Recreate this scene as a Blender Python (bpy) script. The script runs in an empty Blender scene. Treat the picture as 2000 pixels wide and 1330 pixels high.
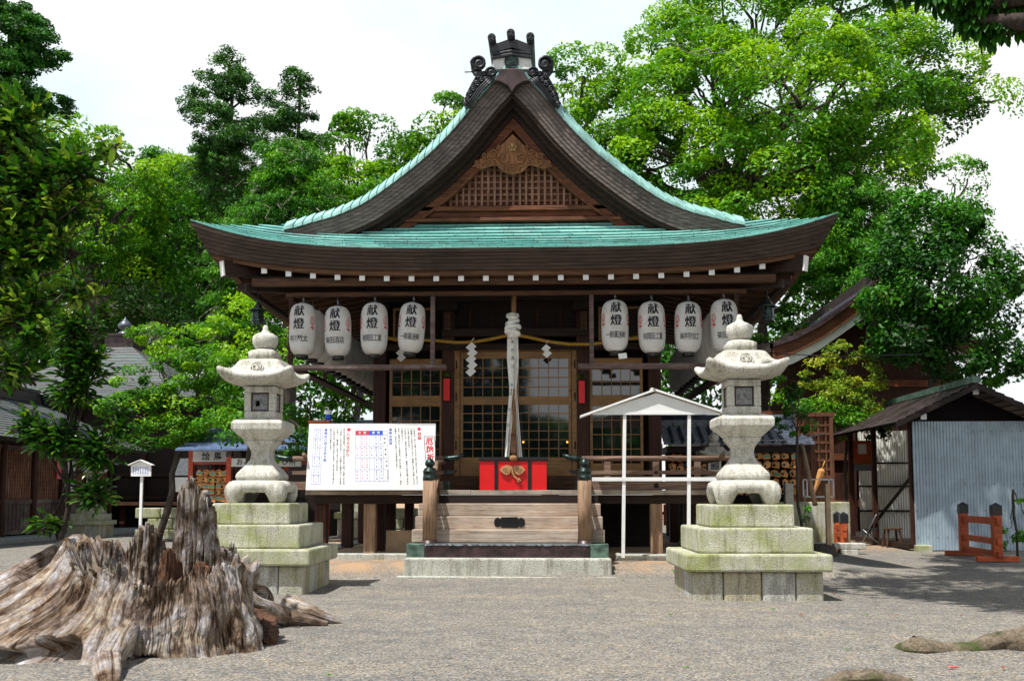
import bpy, math, random
import numpy as np
from mathutils import Vector, Matrix, Euler
R = math.radians
S = bpy.context.scene
random.seed(7)

# ------------------------------------------------------------------ camera
CAMH = 1.4; YAW = R(2.3); PIT = R(5); SHY = .0625; FPX = 2000.
cd = bpy.data.cameras.new('camera'); cam = bpy.data.objects.new('camera', cd)
S.collection.objects.link(cam); S.camera = cam
cam.location = (0, 0, CAMH); cam.rotation_euler = (R(90) + PIT, 0, YAW)
cd.sensor_width = 36; cd.lens = 36; cd.shift_y = SHY; cd.clip_end = 1000; cd.clip_start = .05
cd.dof.use_dof = False

# ------------------------------------------------------------------ sun, sky, exposure
SUN_EL, SUN_AZ = R(66), R(43)          # azimuth: degrees to the left of straight behind the camera
sd = Vector((-math.sin(SUN_AZ) * math.cos(SUN_EL), -math.cos(SUN_AZ) * math.cos(SUN_EL), math.sin(SUN_EL)))
sl = bpy.data.lights.new('sun', 'SUN'); sl.energy = 5.0; sl.angle = R(.6); sl.color = (1, .975, .93)
so = bpy.data.objects.new('sun', sl); S.collection.objects.link(so)
so.rotation_euler = sd.to_track_quat('Z', 'Y').to_euler(); so.location = (-20, -20, 40)
W = bpy.data.worlds.new('World'); S.world = W; W.use_nodes = True
nt = W.node_tree; bg = nt.nodes['Background']
sky = nt.nodes.new('ShaderNodeTexSky'); sky.sky_type = 'NISHITA'; sky.sun_disc = False
sky.sun_elevation = SUN_EL; sky.sun_rotation = math.atan2(sd.x, sd.y)
geo = nt.nodes.new('ShaderNodeTexCoord'); sep = nt.nodes.new('ShaderNodeSeparateXYZ')
nt.links.new(geo.outputs['Generated'], sep.inputs[0])
ns = nt.nodes.new('ShaderNodeTexNoise'); ns.inputs['Scale'].default_value = 2.6; ns.inputs['Detail'].default_value = 6
mpn = nt.nodes.new('ShaderNodeMapping'); mpn.inputs['Scale'].default_value = (1, 1, 2.2); mpn.inputs['Location'].default_value = (3.1, .4, 0)
nt.links.new(geo.outputs['Generated'], mpn.inputs[0]); nt.links.new(mpn.outputs[0], ns.inputs['Vector'])
# cloud cover: closed deck low in the sky, broken towards the zenith
mr = nt.nodes.new('ShaderNodeMapRange'); mr.inputs['From Min'].default_value = .45; mr.inputs['From Max'].default_value = .72
mr.inputs['To Min'].default_value = .56; mr.inputs['To Max'].default_value = -.12
nt.links.new(sep.outputs['Z'], mr.inputs['Value'])
ad = nt.nodes.new('ShaderNodeMath'); ad.operation = 'ADD'
nt.links.new(ns.outputs[0], ad.inputs[0]); nt.links.new(mr.outputs[0], ad.inputs[1])
cr = nt.nodes.new('ShaderNodeMapRange'); cr.inputs['From Min'].default_value = .52; cr.inputs['From Max'].default_value = .84
nt.links.new(ad.outputs[0], cr.inputs['Value'])
mx = nt.nodes.new('ShaderNodeMix'); mx.data_type = 'RGBA'
nt.links.new(cr.outputs[0], mx.inputs['Factor']); nt.links.new(sky.outputs[0], mx.inputs['A'])
n2 = nt.nodes.new('ShaderNodeTexNoise'); n2.inputs['Scale'].default_value = 3.4; n2.inputs['Detail'].default_value = 7
nt.links.new(mpn.outputs[0], n2.inputs['Vector'])
c2 = nt.nodes.new('ShaderNodeValToRGB'); c2.color_ramp.elements[0].position = .36; c2.color_ramp.elements[0].color = (.80, .93, .97, 1)
c2.color_ramp.elements[1].position = .54; c2.color_ramp.elements[1].color = (.98, .99, 1.0, 1)
nt.links.new(n2.outputs[0], c2.inputs[0])
vm = nt.nodes.new('ShaderNodeVectorMath'); vm.operation = 'SCALE'; vm.inputs['Scale'].default_value = 8.6
nt.links.new(c2.outputs[0], vm.inputs[0]); nt.links.new(vm.outputs[0], mx.inputs['B'])
nt.links.new(mx.outputs['Result'], bg.inputs['Color']); bg.inputs['Strength'].default_value = .1
S.view_settings.view_transform = 'Standard'; S.view_settings.look = 'None'
S.view_settings.exposure = 0.36; S.view_settings.gamma = 1
S.cycles.max_bounces = 5; S.cycles.diffuse_bounces = 2; S.cycles.glossy_bounces = 3
S.cycles.transmission_bounces = 3; S.cycles.transparent_max_bounces = 6
S.cycles.use_denoising = True; S.render.use_persistent_data = False

# ------------------------------------------------------------------ photo measurements -> metres
def ray(px, py):
    x = (px - 1000) / FPX; y = (665 - py) / FPX + SHY
    fy = math.cos(PIT) - y * math.sin(PIT); fz = math.sin(PIT) + y * math.cos(PIT)
    return (x * math.cos(YAW) - fy * math.sin(YAW), x * math.sin(YAW) + fy * math.cos(YAW), fz)
def at(px, py, Y):
    d = ray(px, py); t = Y / d[1]; return d[0] * t, CAMH + d[2] * t
def sm(a, b, x):
    t = np.clip((x - a) / (b - a), 0, 1); return t * t * (3 - 2 * t)
X0 = -.75                                # axis of the hall
def gz(x, y):                            # ground height
    m = sm(16.9, 18.3, y) * (1 - sm(5.2, 7.2, abs(x - X0))) * .2
    return m + .02 * math.sin(x * .7 + 1) * math.sin(y * .5)

# ------------------------------------------------------------------ materials
def newmat(name):
    m = bpy.data.materials.new(name); m.use_nodes = True
    n = m.node_tree.nodes; l = m.node_tree.links
    return m, n, l, n['Principled BSDF']
def N(n, t, **k):
    x = n.new('ShaderNode' + t)
    for a, b in k.items():
        if a in x.inputs: x.inputs[a].default_value = b
        else: setattr(x, a, b)
    return x
def ramp(n, stops):
    r = n.new('ShaderNodeValToRGB'); e = r.color_ramp.elements
    e[0].position, e[0].color = stops[0][0], (*stops[0][1], 1)
    e[1].position, e[1].color = stops[-1][0], (*stops[-1][1], 1)
    for p, c in stops[1:-1]:
        q = e.new(p); q.color = (*c, 1)
    return r
def mixc(n, l, fac, a, b, mode='MIX'):
    m = n.new('ShaderNodeMix'); m.data_type = 'RGBA'; m.blend_type = mode
    for s, v in (('Factor', fac), ('A', a), ('B', b)):
        if isinstance(v, (tuple, list)): m.inputs[s].default_value = (*v, 1)
        elif isinstance(v, (int, float)): m.inputs[s].default_value = v
        else: l.new(v, m.inputs[s])
    return m.outputs['Result']
def bump(n, l, b, h, strength=.3, dist=.02):
    bp = N(n, 'Bump', Strength=strength, Distance=dist); l.new(h, bp.inputs['Height']); l.new(bp.outputs[0], b.inputs['Normal'])
def flat(name, c, rough=.6, metal=0, spec=.5, var=.12, scale=9, emit=None):
    m, n, l, b = newmat(name)
    tc = N(n, 'TexCoord'); no = N(n, 'TexNoise', Scale=scale, Detail=6)
    l.new(tc.outputs['Object'], no.inputs['Vector'])
    lo = tuple(v * (1 - var * 2) for v in c); hi = tuple(min(1, v * (1 + var)) for v in c)
    r = ramp(n, [(.3, lo), (.7, hi)]); l.new(no.outputs[0], r.inputs[0]); l.new(r.outputs[0], b.inputs['Base Color'])
    b.inputs['Roughness'].default_value = rough; b.inputs['Metallic'].default_value = metal
    b.inputs['Specular IOR Level'].default_value = spec
    if emit: b.inputs['Emission Color'].default_value = (*c, 1); b.inputs['Emission Strength'].default_value = emit
    return m
def wood(name, c1, c2, axis='X', rough=.65, bs=.35, grime=None, spec=.3):
    m, n, l, b = newmat(name)
    g = N(n, 'NewGeometry'); mp = N(n, 'Mapping')
    s = {'X': (1.2, 22, 22), 'Y': (22, 1.2, 22), 'Z': (22, 22, 1.2)}[axis]
    mp.inputs['Scale'].default_value = s
    l.new(g.outputs['Position'], mp.inputs[0])
    a = N(n, 'TexNoise', Scale=1.6, Detail=8, Roughness=.65, Distortion=.6); l.new(mp.outputs[0], a.inputs['Vector'])
    d = N(n, 'TexNoise', Scale=2.2, Detail=4); l.new(g.outputs['Position'], d.inputs['Vector'])
    r = ramp(n, [(.28, tuple(v * .45 for v in c1)), (.42, c1), (.68, c2)]); l.new(a.outputs[0], r.inputs[0])
    r2 = ramp(n, [(.3, (.55, .55, .55)), (.65, (1, 1, 1))]); l.new(d.outputs[0], r2.inputs[0])
    col = mixc(n, l, .8, r.outputs[0], r2.outputs[0], 'MULTIPLY')
    if grime:
        e = N(n, 'TexNoise', Scale=.9, Detail=7, Roughness=.7); l.new(g.outputs['Position'], e.inputs['Vector'])
        r3 = ramp(n, [(.5, (0, 0, 0)), (.7, (1, 1, 1))]); l.new(e.outputs[0], r3.inputs[0])
        col = mixc(n, l, r3.outputs[0], col, grime)
    l.new(col, b.inputs['Base Color']); b.inputs['Roughness'].default_value = rough
    b.inputs['Specular IOR Level'].default_value = spec
    bump(n, l, b, a.outputs[0], bs, .01)
    return m
def stone(name, base, dark, moss=None, mossamt=.5, scale=1, bs=.5):
    m, n, l, b = newmat(name)
    g = N(n, 'TexCoord')
    a = N(n, 'TexNoise', Scale=70 * scale, Detail=3, Roughness=.8); l.new(g.outputs['Object'], a.inputs['Vector'])
    v = N(n, 'TexVoronoi', Scale=95 * scale); l.new(g.outputs['Object'], v.inputs['Vector'])
    r = ramp(n, [(.30, dark), (.43, tuple(x * .7 for x in base)), (.55, base), (.72, tuple(min(.8, x * 1.25) for x in base))])
    l.new(a.outputs[0], r.inputs[0])
    big = N(n, 'TexNoise', Scale=2.4 * scale, Detail=6, Roughness=.7); l.new(g.outputs['Object'], big.inputs['Vector'])
    r2 = ramp(n, [(.3, (.62, .6, .56)), (.6, (1, 1, 1))]); l.new(big.outputs[0], r2.inputs[0])
    col = mixc(n, l, .7, r.outputs[0], r2.outputs[0], 'MULTIPLY')
    if moss:
        e = N(n, 'TexNoise', Scale=1.7, Detail=8, Roughness=.75); l.new(g.outputs['Object'], e.inputs['Vector'])
        r3 = ramp(n, [(1 - mossamt, (0, 0, 0)), (min(1, 1.22 - mossamt), (.85, .85, .85))]); l.new(e.outputs[0], r3.inputs[0])
        col = mixc(n, l, r3.outputs[0], col, moss)
    ms_ = N(n, 'Mapping'); ms_.inputs['Scale'].default_value = (9, 9, 1.1); l.new(g.outputs['Object'], ms_.inputs[0])
    st_ = N(n, 'TexNoise', Scale=1.0, Detail=6, Roughness=.7); l.new(ms_.outputs[0], st_.inputs['Vector'])
    r6 = ramp(n, [(.36, (.50, .47, .42)), (.50, (1, 1, 1))]); l.new(st_.outputs[0], r6.inputs[0]); col = mixc(n, l, .75, col, r6.outputs[0], 'MULTIPLY')
    l.new(col, b.inputs['Base Color']); b.inputs['Roughness'].default_value = .9
    b.inputs['Specular IOR Level'].default_value = .2
    ad = N(n, 'Math', operation='ADD'); l.new(a.outputs[0], ad.inputs[0]); l.new(v.outputs[0], ad.inputs[1])
    bump(n, l, b, ad.outputs[0], bs, .012)
    return m
def leafmat(name, stops, trans=.35, tcol=None, rough=.5, spec=.3):
    m, n, l, b = newmat(name)
    at_ = N(n, 'Attribute'); at_.attribute_name = 'v'
    r = ramp(n, stops); l.new(at_.outputs['Fac'], r.inputs[0])
    l.new(r.outputs[0], b.inputs['Base Color']); b.inputs['Roughness'].default_value = rough
    b.inputs['Specular IOR Level'].default_value = spec
    t = N(n, 'BsdfTranslucent')
    l.new(mixc(n, l, 1, r.outputs[0], tcol or (1.35, 1.25, .5), 'MULTIPLY'), t.inputs['Color'])
    mx = N(n, 'MixShader', Fac=trans); l.new(b.outputs[0], mx.inputs[1]); l.new(t.outputs[0], mx.inputs[2])
    l.new(mx.outputs[0], n['Material Output'].inputs[0])
    return m

M = {}
M['dark_x'] = wood('dark wood along x', (.018, .008, .005), (.052, .023, .012), 'X')
M['dark_y'] = wood('dark wood along y', (.018, .008, .005), (.052, .023, .012), 'Y')
M['dark_z'] = wood('dark red wood along z', (.030, .009, .005), (.085, .027, .013), 'Z')
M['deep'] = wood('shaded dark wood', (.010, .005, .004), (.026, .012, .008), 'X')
M['brown_x'] = wood('brown wood along x', (.065, .028, .013), (.16, .075, .035), 'X')
M['eave_x'] = wood('eave board wood', (.09, .04, .018), (.21, .105, .05), 'X')
M['fascia'] = wood('layered fascia', (.050, .031, .023), (.11, .074, .056), 'X', bs=.3)
M['barge'] = wood('bargeboard wood', (.11, .085, .075), (.25, .195, .17), 'X', bs=.25, rough=.5)
M['hafu'] = wood('inner gable board', (.10, .032, .014), (.27, .09, .036), 'X')
M['lattice'] = wood('gable lattice wood', (.20, .085, .05), (.46, .24, .16), 'Z')
M['grey_x'] = wood('weathered plank wood along x', (.38, .29, .22), (.60, .51, .42), 'X', grime=(.34, .24, .17), rough=.8)
M['grey_z'] = wood('weathered post wood', (.24, .14, .08), (.46, .31, .2), 'Z', rough=.8)
M['rail'] = wood('railing wood', (.16, .095, .065), (.33, .22, .16), 'X', rough=.7)
M['deckend'] = wood('deck edge wood', (.33, .27, .21), (.58, .49, .39), 'X', grime=(.2, .15, .11), rough=.8)
M['doorwood'] = wood('golden door wood', (.24, .125, .045), (.36, .20, .08), 'X', bs=.1, rough=.5)
M['frame_grey'] = wood('purplish grey plank', (.10, .065, .06), (.2, .14, .13), 'X', rough=.7, grime=(.35, .28, .25))
M['white'] = flat('white paint', (.80, .80, .78), .55, var=.05, scale=4)
M['plaster'] = flat('white plaster', (.78, .78, .76), .8, var=.04)
M['black'] = flat('black lacquer', (.012, .011, .012), .3, var=.2)
M['ink'] = flat('black ink', (.012, .012, .018), .7, var=.1)
M['inkred'] = flat('red ink', (.62, .02, .04), .7, var=.05)
M['inkblue'] = flat('blue ink', (.02, .08, .62), .7, var=.05)
M['inkpink'] = flat('pink ink', (.8, .12, .3), .7, var=.05)
M['red'] = flat('red lacquer', (.66, .006, .008), .35, var=.04)
M['vermilion'] = flat('faded vermilion paint', (.62, .085, .03), .6, var=.18)
M['rustred'] = wood('worn vermilion wood', (.48, .09, .03), (.68, .17, .06), 'X', grime=(.30, .10, .05))
M['gold'] = flat('carved tan wood', (.46, .25, .10), .6, var=.25, scale=40)
M['rope_gold'] = flat('gold rope', (.44, .25, .03), .7, var=.2, scale=60)
M['hemp'] = flat('brown hemp', (.30, .15, .06), .9, var=.2, scale=60)
M['cloth'] = flat('white cloth', (.76, .75, .70), .9, var=.08)
M['iron'] = flat('black iron', (.02, .02, .022), .4, .6, var=.2)
M['steel'] = flat('grey steel', (.3, .32, .34), .35, .8)
M['bronze'] = flat('green bronze', (.035, .055, .048), .35, .75, var=.3, scale=14)
M['shade'] = flat('soot black board', (.010, .008, .008), .95, spec=.1)  # shed gable's deep shade put into the colour; also backs the stone joints
M['tileblack'] = flat('black roof tile', (.011, .012, .015), .36, 0, var=.25, scale=14)
M['carving'] = wood('carved gable wood', (.24, .095, .04), (.50, .23, .10), 'Z', bs=.2)
M['ply'] = flat('pale plywood', (.52, .36, .22), .8, var=.1, scale=5)
M['sheet'] = flat('purple brown copper sheet', (.06, .036, .036), .42, .3, var=.35, scale=5)
M['patina'] = flat('green patina sheet', (.10, .17, .13), .5, .3, var=.35, scale=8)
M['stone'] = stone('granite', (.68, .66, .58), (.22, .215, .19), (.34, .33, .17), .40, scale=.9, bs=.4)
M['stonep'] = stone('mossy granite block', (.62, .61, .50), (.18, .18, .15), (.27, .30, .08), .57, scale=.9)
M['stones'] = stone('rough base stone', (.54, .52, .43), (.10, .10, .08), (.26, .24, .08), .50)
M['stoneb'] = stone('pale step stone', (.58, .58, .51), (.20, .20, .18), (.38, .38, .27), .42, scale=.8)
M['concrete'] = flat('concrete kerb', (.36, .37, .36), .9, var=.12)
M['paper'] = None
# paper lantern skin: fine horizontal ribs
m, n, l, b = newmat('lantern paper'); tc = N(n, 'TexCoord')
w = N(n, 'TexWave', Scale=9.5, Distortion=.25, Detail=1); w.bands_direction = 'Z'
w.inputs['Detail Scale'].default_value = 1.5
l.new(tc.outputs['Object'], w.inputs['Vector'])
no = N(n, 'TexNoise', Scale=5, Detail=5); l.new(tc.outputs['Object'], no.inputs['Vector'])
r = ramp(n, [(.25, (.66, .60, .52)), (.55, (.83, .82, .80))]); l.new(no.outputs[0], r.inputs[0])
l.new(r.outputs[0], b.inputs['Base Color']); b.inputs['Roughness'].default_value = .6
bump(n, l, b, w.outputs[0], .5, .006)
t = N(n, 'BsdfTranslucent', Color=(.85, .84, .82, 1)); ms = N(n, 'MixShader', Fac=.3)
l.new(b.outputs[0], ms.inputs[1]); l.new(t.outputs[0], ms.inputs[2]); l.new(ms.outputs[0], n['Material Output'].inputs[0])
M['paper'] = m
# window glass
m, n, l, b = newmat('dark window glass'); b.inputs['Base Color'].default_value = (.008, .009, .012, 1)
b.inputs['Roughness'].default_value = .04; b.inputs['IOR'].default_value = 2.0
no = N(n, 'TexNoise', Scale=.8, Detail=2); g = N(n, 'NewGeometry'); l.new(g.outputs['Position'], no.inputs['Vector']); bump(n, l, b, no.outputs[0], .08, .05)
M['glass'] = m
m, n, l, b = newmat('warm lamp glow'); b.inputs['Emission Color'].default_value = (1, .45, .06, 1); b.inputs['Emission Strength'].default_value = 1.6
b.inputs['Base Color'].default_value = (.8, .4, .1, 1); M['lamp'] = m
# copper roofing: brick-like sheets with patina streaks
def copper(name, c1, c2, brown, sw, sh, sx='UV', seam=(.03, .05, .05), amt=.62):
    m, n, l, b = newmat(name); tc = N(n, 'TexCoord'); g = N(n, 'NewGeometry')
    br = N(n, 'TexBrick', Scale=1); br.inputs['Brick Width'].default_value = sw; br.inputs['Row Height'].default_value = sh
    br.inputs['Mortar Size'].default_value = .006; br.inputs['Mortar Smooth'].default_value = .1
    br.inputs['Color1'].default_value = (*c1, 1); br.inputs['Color2'].default_value = (*c2, 1); br.inputs['Mortar'].default_value = (*seam, 1)
    l.new(tc.outputs['UV'], br.inputs['Vector'])
    a = N(n, 'TexNoise', Scale=1.3, Detail=9, Roughness=.72); mp = N(n, 'Mapping'); mp.inputs['Scale'].default_value = (.8, 2.5, 2.5)
    l.new(g.outputs['Position'], mp.inputs[0]); l.new(mp.outputs[0], a.inputs['Vector'])
    r = ramp(n, [(.5, (0, 0, 0)), (amt + .1, (1, 1, 1))]); l.new(a.outputs[0], r.inputs[0])
    col = mixc(n, l, r.outputs[0], br.outputs[0], brown)
    f = N(n, 'TexNoise', Scale=14, Detail=6, Roughness=.7); l.new(g.outputs['Position'], f.inputs['Vector'])
    r2 = ramp(n, [(.3, (.72, .72, .72)), (.65, (1.05, 1.05, 1.05))]); l.new(f.outputs[0], r2.inputs[0])
    col = mixc(n, l, .8, col, r2.outputs[0], 'MULTIPLY')
    l.new(col, b.inputs['Base Color']); b.inputs['Roughness'].default_value = .55; b.inputs['Specular IOR Level'].default_value = .35
    bump(n, l, b, br.outputs['Fac'], -.2, .01)
    return m
M['copper'] = copper('green copper roofing', (.20, .50, .45), (.35, .66, .60), (.19, .24, .24), .62, 50., amt=.60)
M['copper2'] = flat('green copper verge', (.30, .54, .49), .55, 0, var=.22, scale=3)
M['bluetile'] = flat('blue grey roof tile', (.085, .10, .14), .35, 0, var=.3, scale=12, spec=.8)
M['slatebrown'] = flat('purplish copper shingle', (.10, .095, .135), .45, .2, var=.2, scale=6)
M['greyshingle'] = copper('grey copper shingle', (.11, .11, .115), (.15, .15, .15), (.12, .22, .18), .5, .22, seam=(.04, .04, .045))
M['bluemetal'] = flat('blue metal roofing', (.12, .17, .30), .4, .2, var=.15, scale=5)

# foliage colours, albedo
M['lf_camphor'] = leafmat('bright camphor leaves', [(0, (.025, .11, .003)), (.45, (.085, .28, .004)), (1, (.28, .50, .008))], .38)
M['lf_mid'] = leafmat('mid green leaves', [(0, (.014, .075, .004)), (.5, (.050, .21, .005)), (1, (.15, .38, .008))], .36)
M['lf_dark'] = leafmat('dark green leaves', [(0, (.008, .040, .004)), (.5, (.022, .115, .005)), (1, (.07, .26, .008))], .3)
M['lf_conifer'] = leafmat('conifer sprays', [(0, (.010, .045, .006)), (.5, (.026, .11, .010)), (1, (.08, .23, .015))], .22)
M['lf_conlight'] = leafmat('fresh conifer sprays', [(0, (.018, .085, .005)), (.5, (.055, .22, .007)), (1, (.15, .38, .012))], .3)
M['lf_yellow'] = leafmat('yellow green leaves', [(0, (.06, .14, .008)), (.5, (.20, .31, .015)), (1, (.42, .44, .03))], .35)
M['lf_near'] = leafmat('glossy leaves', [(0, (.010, .045, .005)), (.5, (.030, .13, .008)), (.75, (.13, .27, .02)), (1, (.34, .46, .06))], .3, rough=.35, spec=.5)
M['lf_flower'] = leafmat('pale flowering leaves', [(0, (.03, .10, .02)), (.55, (.09, .22, .05)), (.75, (.30, .42, .22)), (1, (.62, .66, .55))], .3)
M['bark'] = wood('grey bark', (.05, .04, .032), (.14, .115, .095), 'Z', bs=.8, rough=.9)
M['barkdark'] = wood('dark bark', (.028, .020, .016), (.075, .055, .042), 'Z', bs=.8, rough=.9)
M['barkpale'] = flat('dead pale twig', (.24, .20, .17), .9, var=.2)

# ------------------------------------------------------------------ mesh building
class MB:
    def __init__(s): s.v = []; s.f = []; s.uv = {}; s.sm = set()
    def add(s, vs, fs, smooth=False):
        o = len(s.v); s.v.extend([tuple(p) for p in vs])
        for f in fs:
            if smooth: s.sm.add(len(s.f))
            s.f.append([i + o for i in f])
        return s
    def box(s, x0, x1, y0, y1, z0, z1, mat=None):
        vs = [(x, y, z) for z in (z0, z1) for y in (y0, y1) for x in (x0, x1)]
        if mat: vs = [tuple(mat @ Vector(p)) for p in vs]
        return s.add(vs, [(0, 2, 3, 1), (4, 5, 7, 6), (0, 1, 5, 4), (2, 6, 7, 3), (0, 4, 6, 2), (1, 3, 7, 5)])
    def bar(s, a, b, w, h, roll=0):
        a = Vector(a); b = Vector(b); d = b - a; L = d.length
        q = d.to_track_quat('X', 'Z').to_matrix().to_4x4()
        m = Matrix.Translation(a) @ q @ Matrix.Rotation(roll, 4, 'X')
        return s.box(0, L, -w / 2, w / 2, -h / 2, h / 2, m)
    def tube(s, pts, rad, n=8, cap=True, smooth=True, squash=1):
        pts = [Vector(p) for p in pts]
        if not isinstance(rad, (list, tuple)): rad = [rad] * len(pts)
        vs = []; ref = Vector((0, 0, 1))
        for i, p in enumerate(pts):
            t = (pts[min(i + 1, len(pts) - 1)] - pts[max(i - 1, 0)]).normalized()
            u = t.cross(ref)
            if u.length < .05: u = t.cross(Vector((0, 1, 0)))
            u.normalize(); w = u.cross(t)
            ref = ref if abs(t.dot(ref)) < .95 else Vector((0, 1, 0))
            for k in range(n):
                a = 2 * math.pi * k / n
                vs.append(p + (u * math.cos(a) + w * math.sin(a) * squash) * rad[i])
        fs = [(i * n + k, i * n + (k + 1) % n, (i + 1) * n + (k + 1) % n, (i + 1) * n + k) for i in range(len(pts) - 1) for k in range(n)]
        s.add(vs, fs, smooth)
        if cap:
            o = len(s.v) - len(vs); s.f.append([o + k for k in range(n)][::-1]); s.f.append([o + (len(pts) - 1) * n + k for k in range(n)])
        return s
    def lathe(s, prof, n=24, c=(0, 0, 0), smooth=True, ph=0):
        vs = [(c[0] + r * math.cos(2 * math.pi * k / n + ph), c[1] + r * math.sin(2 * math.pi * k / n + ph), c[2] + z) for r, z in prof for k in range(n)]
        fs = [(i * n + k, i * n + (k + 1) % n, (i + 1) * n + (k + 1) % n, (i + 1) * n + k) for i in range(len(prof) - 1) for k in range(n)]
        s.add(vs, fs, smooth); o = len(s.v) - len(vs)
        s.f.append([o + k for k in range(n)][::-1]); s.f.append([o + (len(prof) - 1) * n + k for k in range(n)])
        return s
    def prism(s, poly, y0, y1, plane='XZ'):
        n = len(poly)
        if plane == 'XZ': vs = [(x, y0, z) for x, z in poly] + [(x, y1, z) for x, z in poly]
        elif plane == 'YZ': vs = [(y0, x, z) for x, z in poly] + [(y1, x, z) for x, z in poly]
        else: vs = [(x, z, y0) for x, z in poly] + [(x, z, y1) for x, z in poly]
        return s.add(vs, [tuple(range(n)), tuple(range(2 * n - 1, n - 1, -1))] + [(i, i + n, (i + 1) % n + n, (i + 1) % n) for i in range(n)])
    def grid(s, P, smooth=True, uv=None, close=False):
        nu, nv = len(P), len(P[0]); o = len(s.v)
        for r in P: s.v.extend([tuple(p) for p in r])
        for i in range(nu - 1 + (1 if close else 0)):
            for j in range(nv - 1):
                i2 = (i + 1) % nu
                idx = [(i, j), (i2, j), (i2, j + 1), (i, j + 1)]
                if smooth: s.sm.add(len(s.f))
                if uv: s.uv[len(s.f)] = [uv(a, c) for a, c in idx]
                s.f.append([o + a * nv + c for a, c in idx])
        return s
    def build(s, name, mat, parent=None, world=True, bev=0, rec=True):
        off = Vector((0, 0, 0))
        if parent and world:
            off = parent.location.copy()
            if parent.parent: off = off + parent.parent.location
        me = bpy.data.meshes.new(name)
        me.from_pydata([(p[0] - off.x, p[1] - off.y, p[2] - off.z) for p in s.v], [], s.f)
        if s.sm:
            fl = [i in s.sm for i in range(len(s.f))]; me.polygons.foreach_set('use_smooth', fl)
        if s.uv:
            ul = me.uv_layers.new(name='UVMap').data
            for i, c in s.uv.items():
                for k, li in enumerate(me.polygons[i].loop_indices): ul[li].uv = c[k]
        if rec and len(s.f) < 60000:
            import bmesh
            bm = bmesh.new(); bm.from_mesh(me); bmesh.ops.recalc_face_normals(bm, faces=bm.faces); bm.to_mesh(me); bm.free()
        me.materials.append(M[mat] if isinstance(mat, str) else mat)
        o = bpy.data.objects.new(name, me); S.collection.objects.link(o)
        if parent: o.parent = parent
        if bev:
            b = o.modifiers.new('bevel', 'BEVEL'); b.width = bev; b.segments = 2; b.limit_method = 'ANGLE'; b.angle_limit = R(40)
        return o
def thing(name, label, cat, loc=(0, 0, 0), rz=0, group=None):
    o = bpy.data.objects.new(name, None); S.collection.objects.link(o); o.location = loc; o.rotation_euler = (0, 0, rz)
    o.empty_display_size = .2
    return tag(o, label, cat, group)
def tag(o, label=None, cat=None, group=None, kind=None):
    if label: o['label'] = label
    if cat: o['category'] = cat
    if group: o['group'] = group
    if kind: o['kind'] = kind
    return o
def dup(root, loc, rz=None, label=None, group=None, sc=None):
    r = root.copy(); S.collection.objects.link(r); r.location = loc
    if rz is not None: r.rotation_euler = (0, 0, rz)
    if label: r['label'] = label
    if group: r['group'] = group
    if sc: r.scale = (sc, sc, sc)
    for ch in list(root.children):
        c = ch.copy(); S.collection.objects.link(c); c.parent = r
        for g in ch.children:
            d = g.copy(); S.collection.objects.link(d); d.parent = c
    return r
_tc = {}
def glyphs(txt, size=1., bold=.012, spacing=1.0, align='CENTER', line=1.0):
    key = (txt, bold, spacing, align, line)
    if key not in _tc:
        c = bpy.data.curves.new('tmp', 'FONT'); c.body = txt; c.offset = bold; c.resolution_u = 2
        c.align_x = align; c.align_y = 'CENTER'; c.space_character = spacing; c.space_line = line
        o = bpy.data.objects.new('tmp', c); S.collection.objects.link(o)
        dg = bpy.context.evaluated_depsgraph_get(); me = bpy.data.meshes.new_from_object(o.evaluated_get(dg))
        v = [tuple(p.co) for p in me.vertices]; f = [tuple(p.vertices) for p in me.polygons]
        bpy.data.objects.remove(o); bpy.data.curves.remove(c); bpy.data.meshes.remove(me)
        _tc[key] = (v, f)
    v, f = _tc[key]
    return [(p[0] * size, p[1] * size) for p in v], f
def write(mb, txt, cx, y, cz, size, **k):          # flat lettering facing -Y
    v, f = glyphs(txt, size, **k); mb.add([(cx + a, y, cz + b) for a, b in v], f); return mb
# ================================================================== THE HALL
def mk_interp(pts):
    xs = [p[0] for p in pts]; ys = [p[1] for p in pts]
    return lambda u: float(np.interp(u, xs, ys))
GY = 18.7                                  # plane of the bargeboards
prof = []
for dx, y in [(22, 136), (55, 150), (90, 192), (130, 240), (180, 289), (240, 336), (300, 379), (360, 406), (400, 417), (431, 426)]:
    xr = at(1000 + dx, y, GY)[0]; xl = at(1000 - dx, y, GY)[0]
    prof.append((round((xr - xl) / 2, 3), at(1000, y, GY)[1]))
U = 5.75; YE = 17.8; YB = 30.0; YM = (YE + YB) / 2; HL = (YB - YE) / 2
prof = [(0, prof[0][1] + .02)] + prof[:-1] + [(4.12, 6.47), (4.7, 6.35), (5.2, 6.17), (U, 5.76)]
# smooth the profile once
_z = mk_interp(prof)
us = np.linspace(0, U, 59); zz = np.array([_z(u) for u in us]); k = np.array([1, 2, 3, 2, 1]) / 9.
zp = np.convolve(np.r_[[2 * zz[0] - zz[2], 2 * zz[0] - zz[1]], zz, [2 * zz[-1] - zz[-2], 2 * zz[-1] - zz[-3]]], k, 'valid')
zs = lambda u: float(np.interp(u, us, zp))
zf = lambda v: 5.73 + .36 * v + .125 * v * v
def lift(x, y): return .56 * (abs(x) / U) ** 4 * (abs(y - YM) / HL) ** 2
hall = thing('shrine_hall', 'large wooden shrine hall with green copper roof, front gable and raised veranda', 'shrine', (X0, 20.1, .2))
def hx(p): return (X0 + p[0], p[1], p[2])

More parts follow.
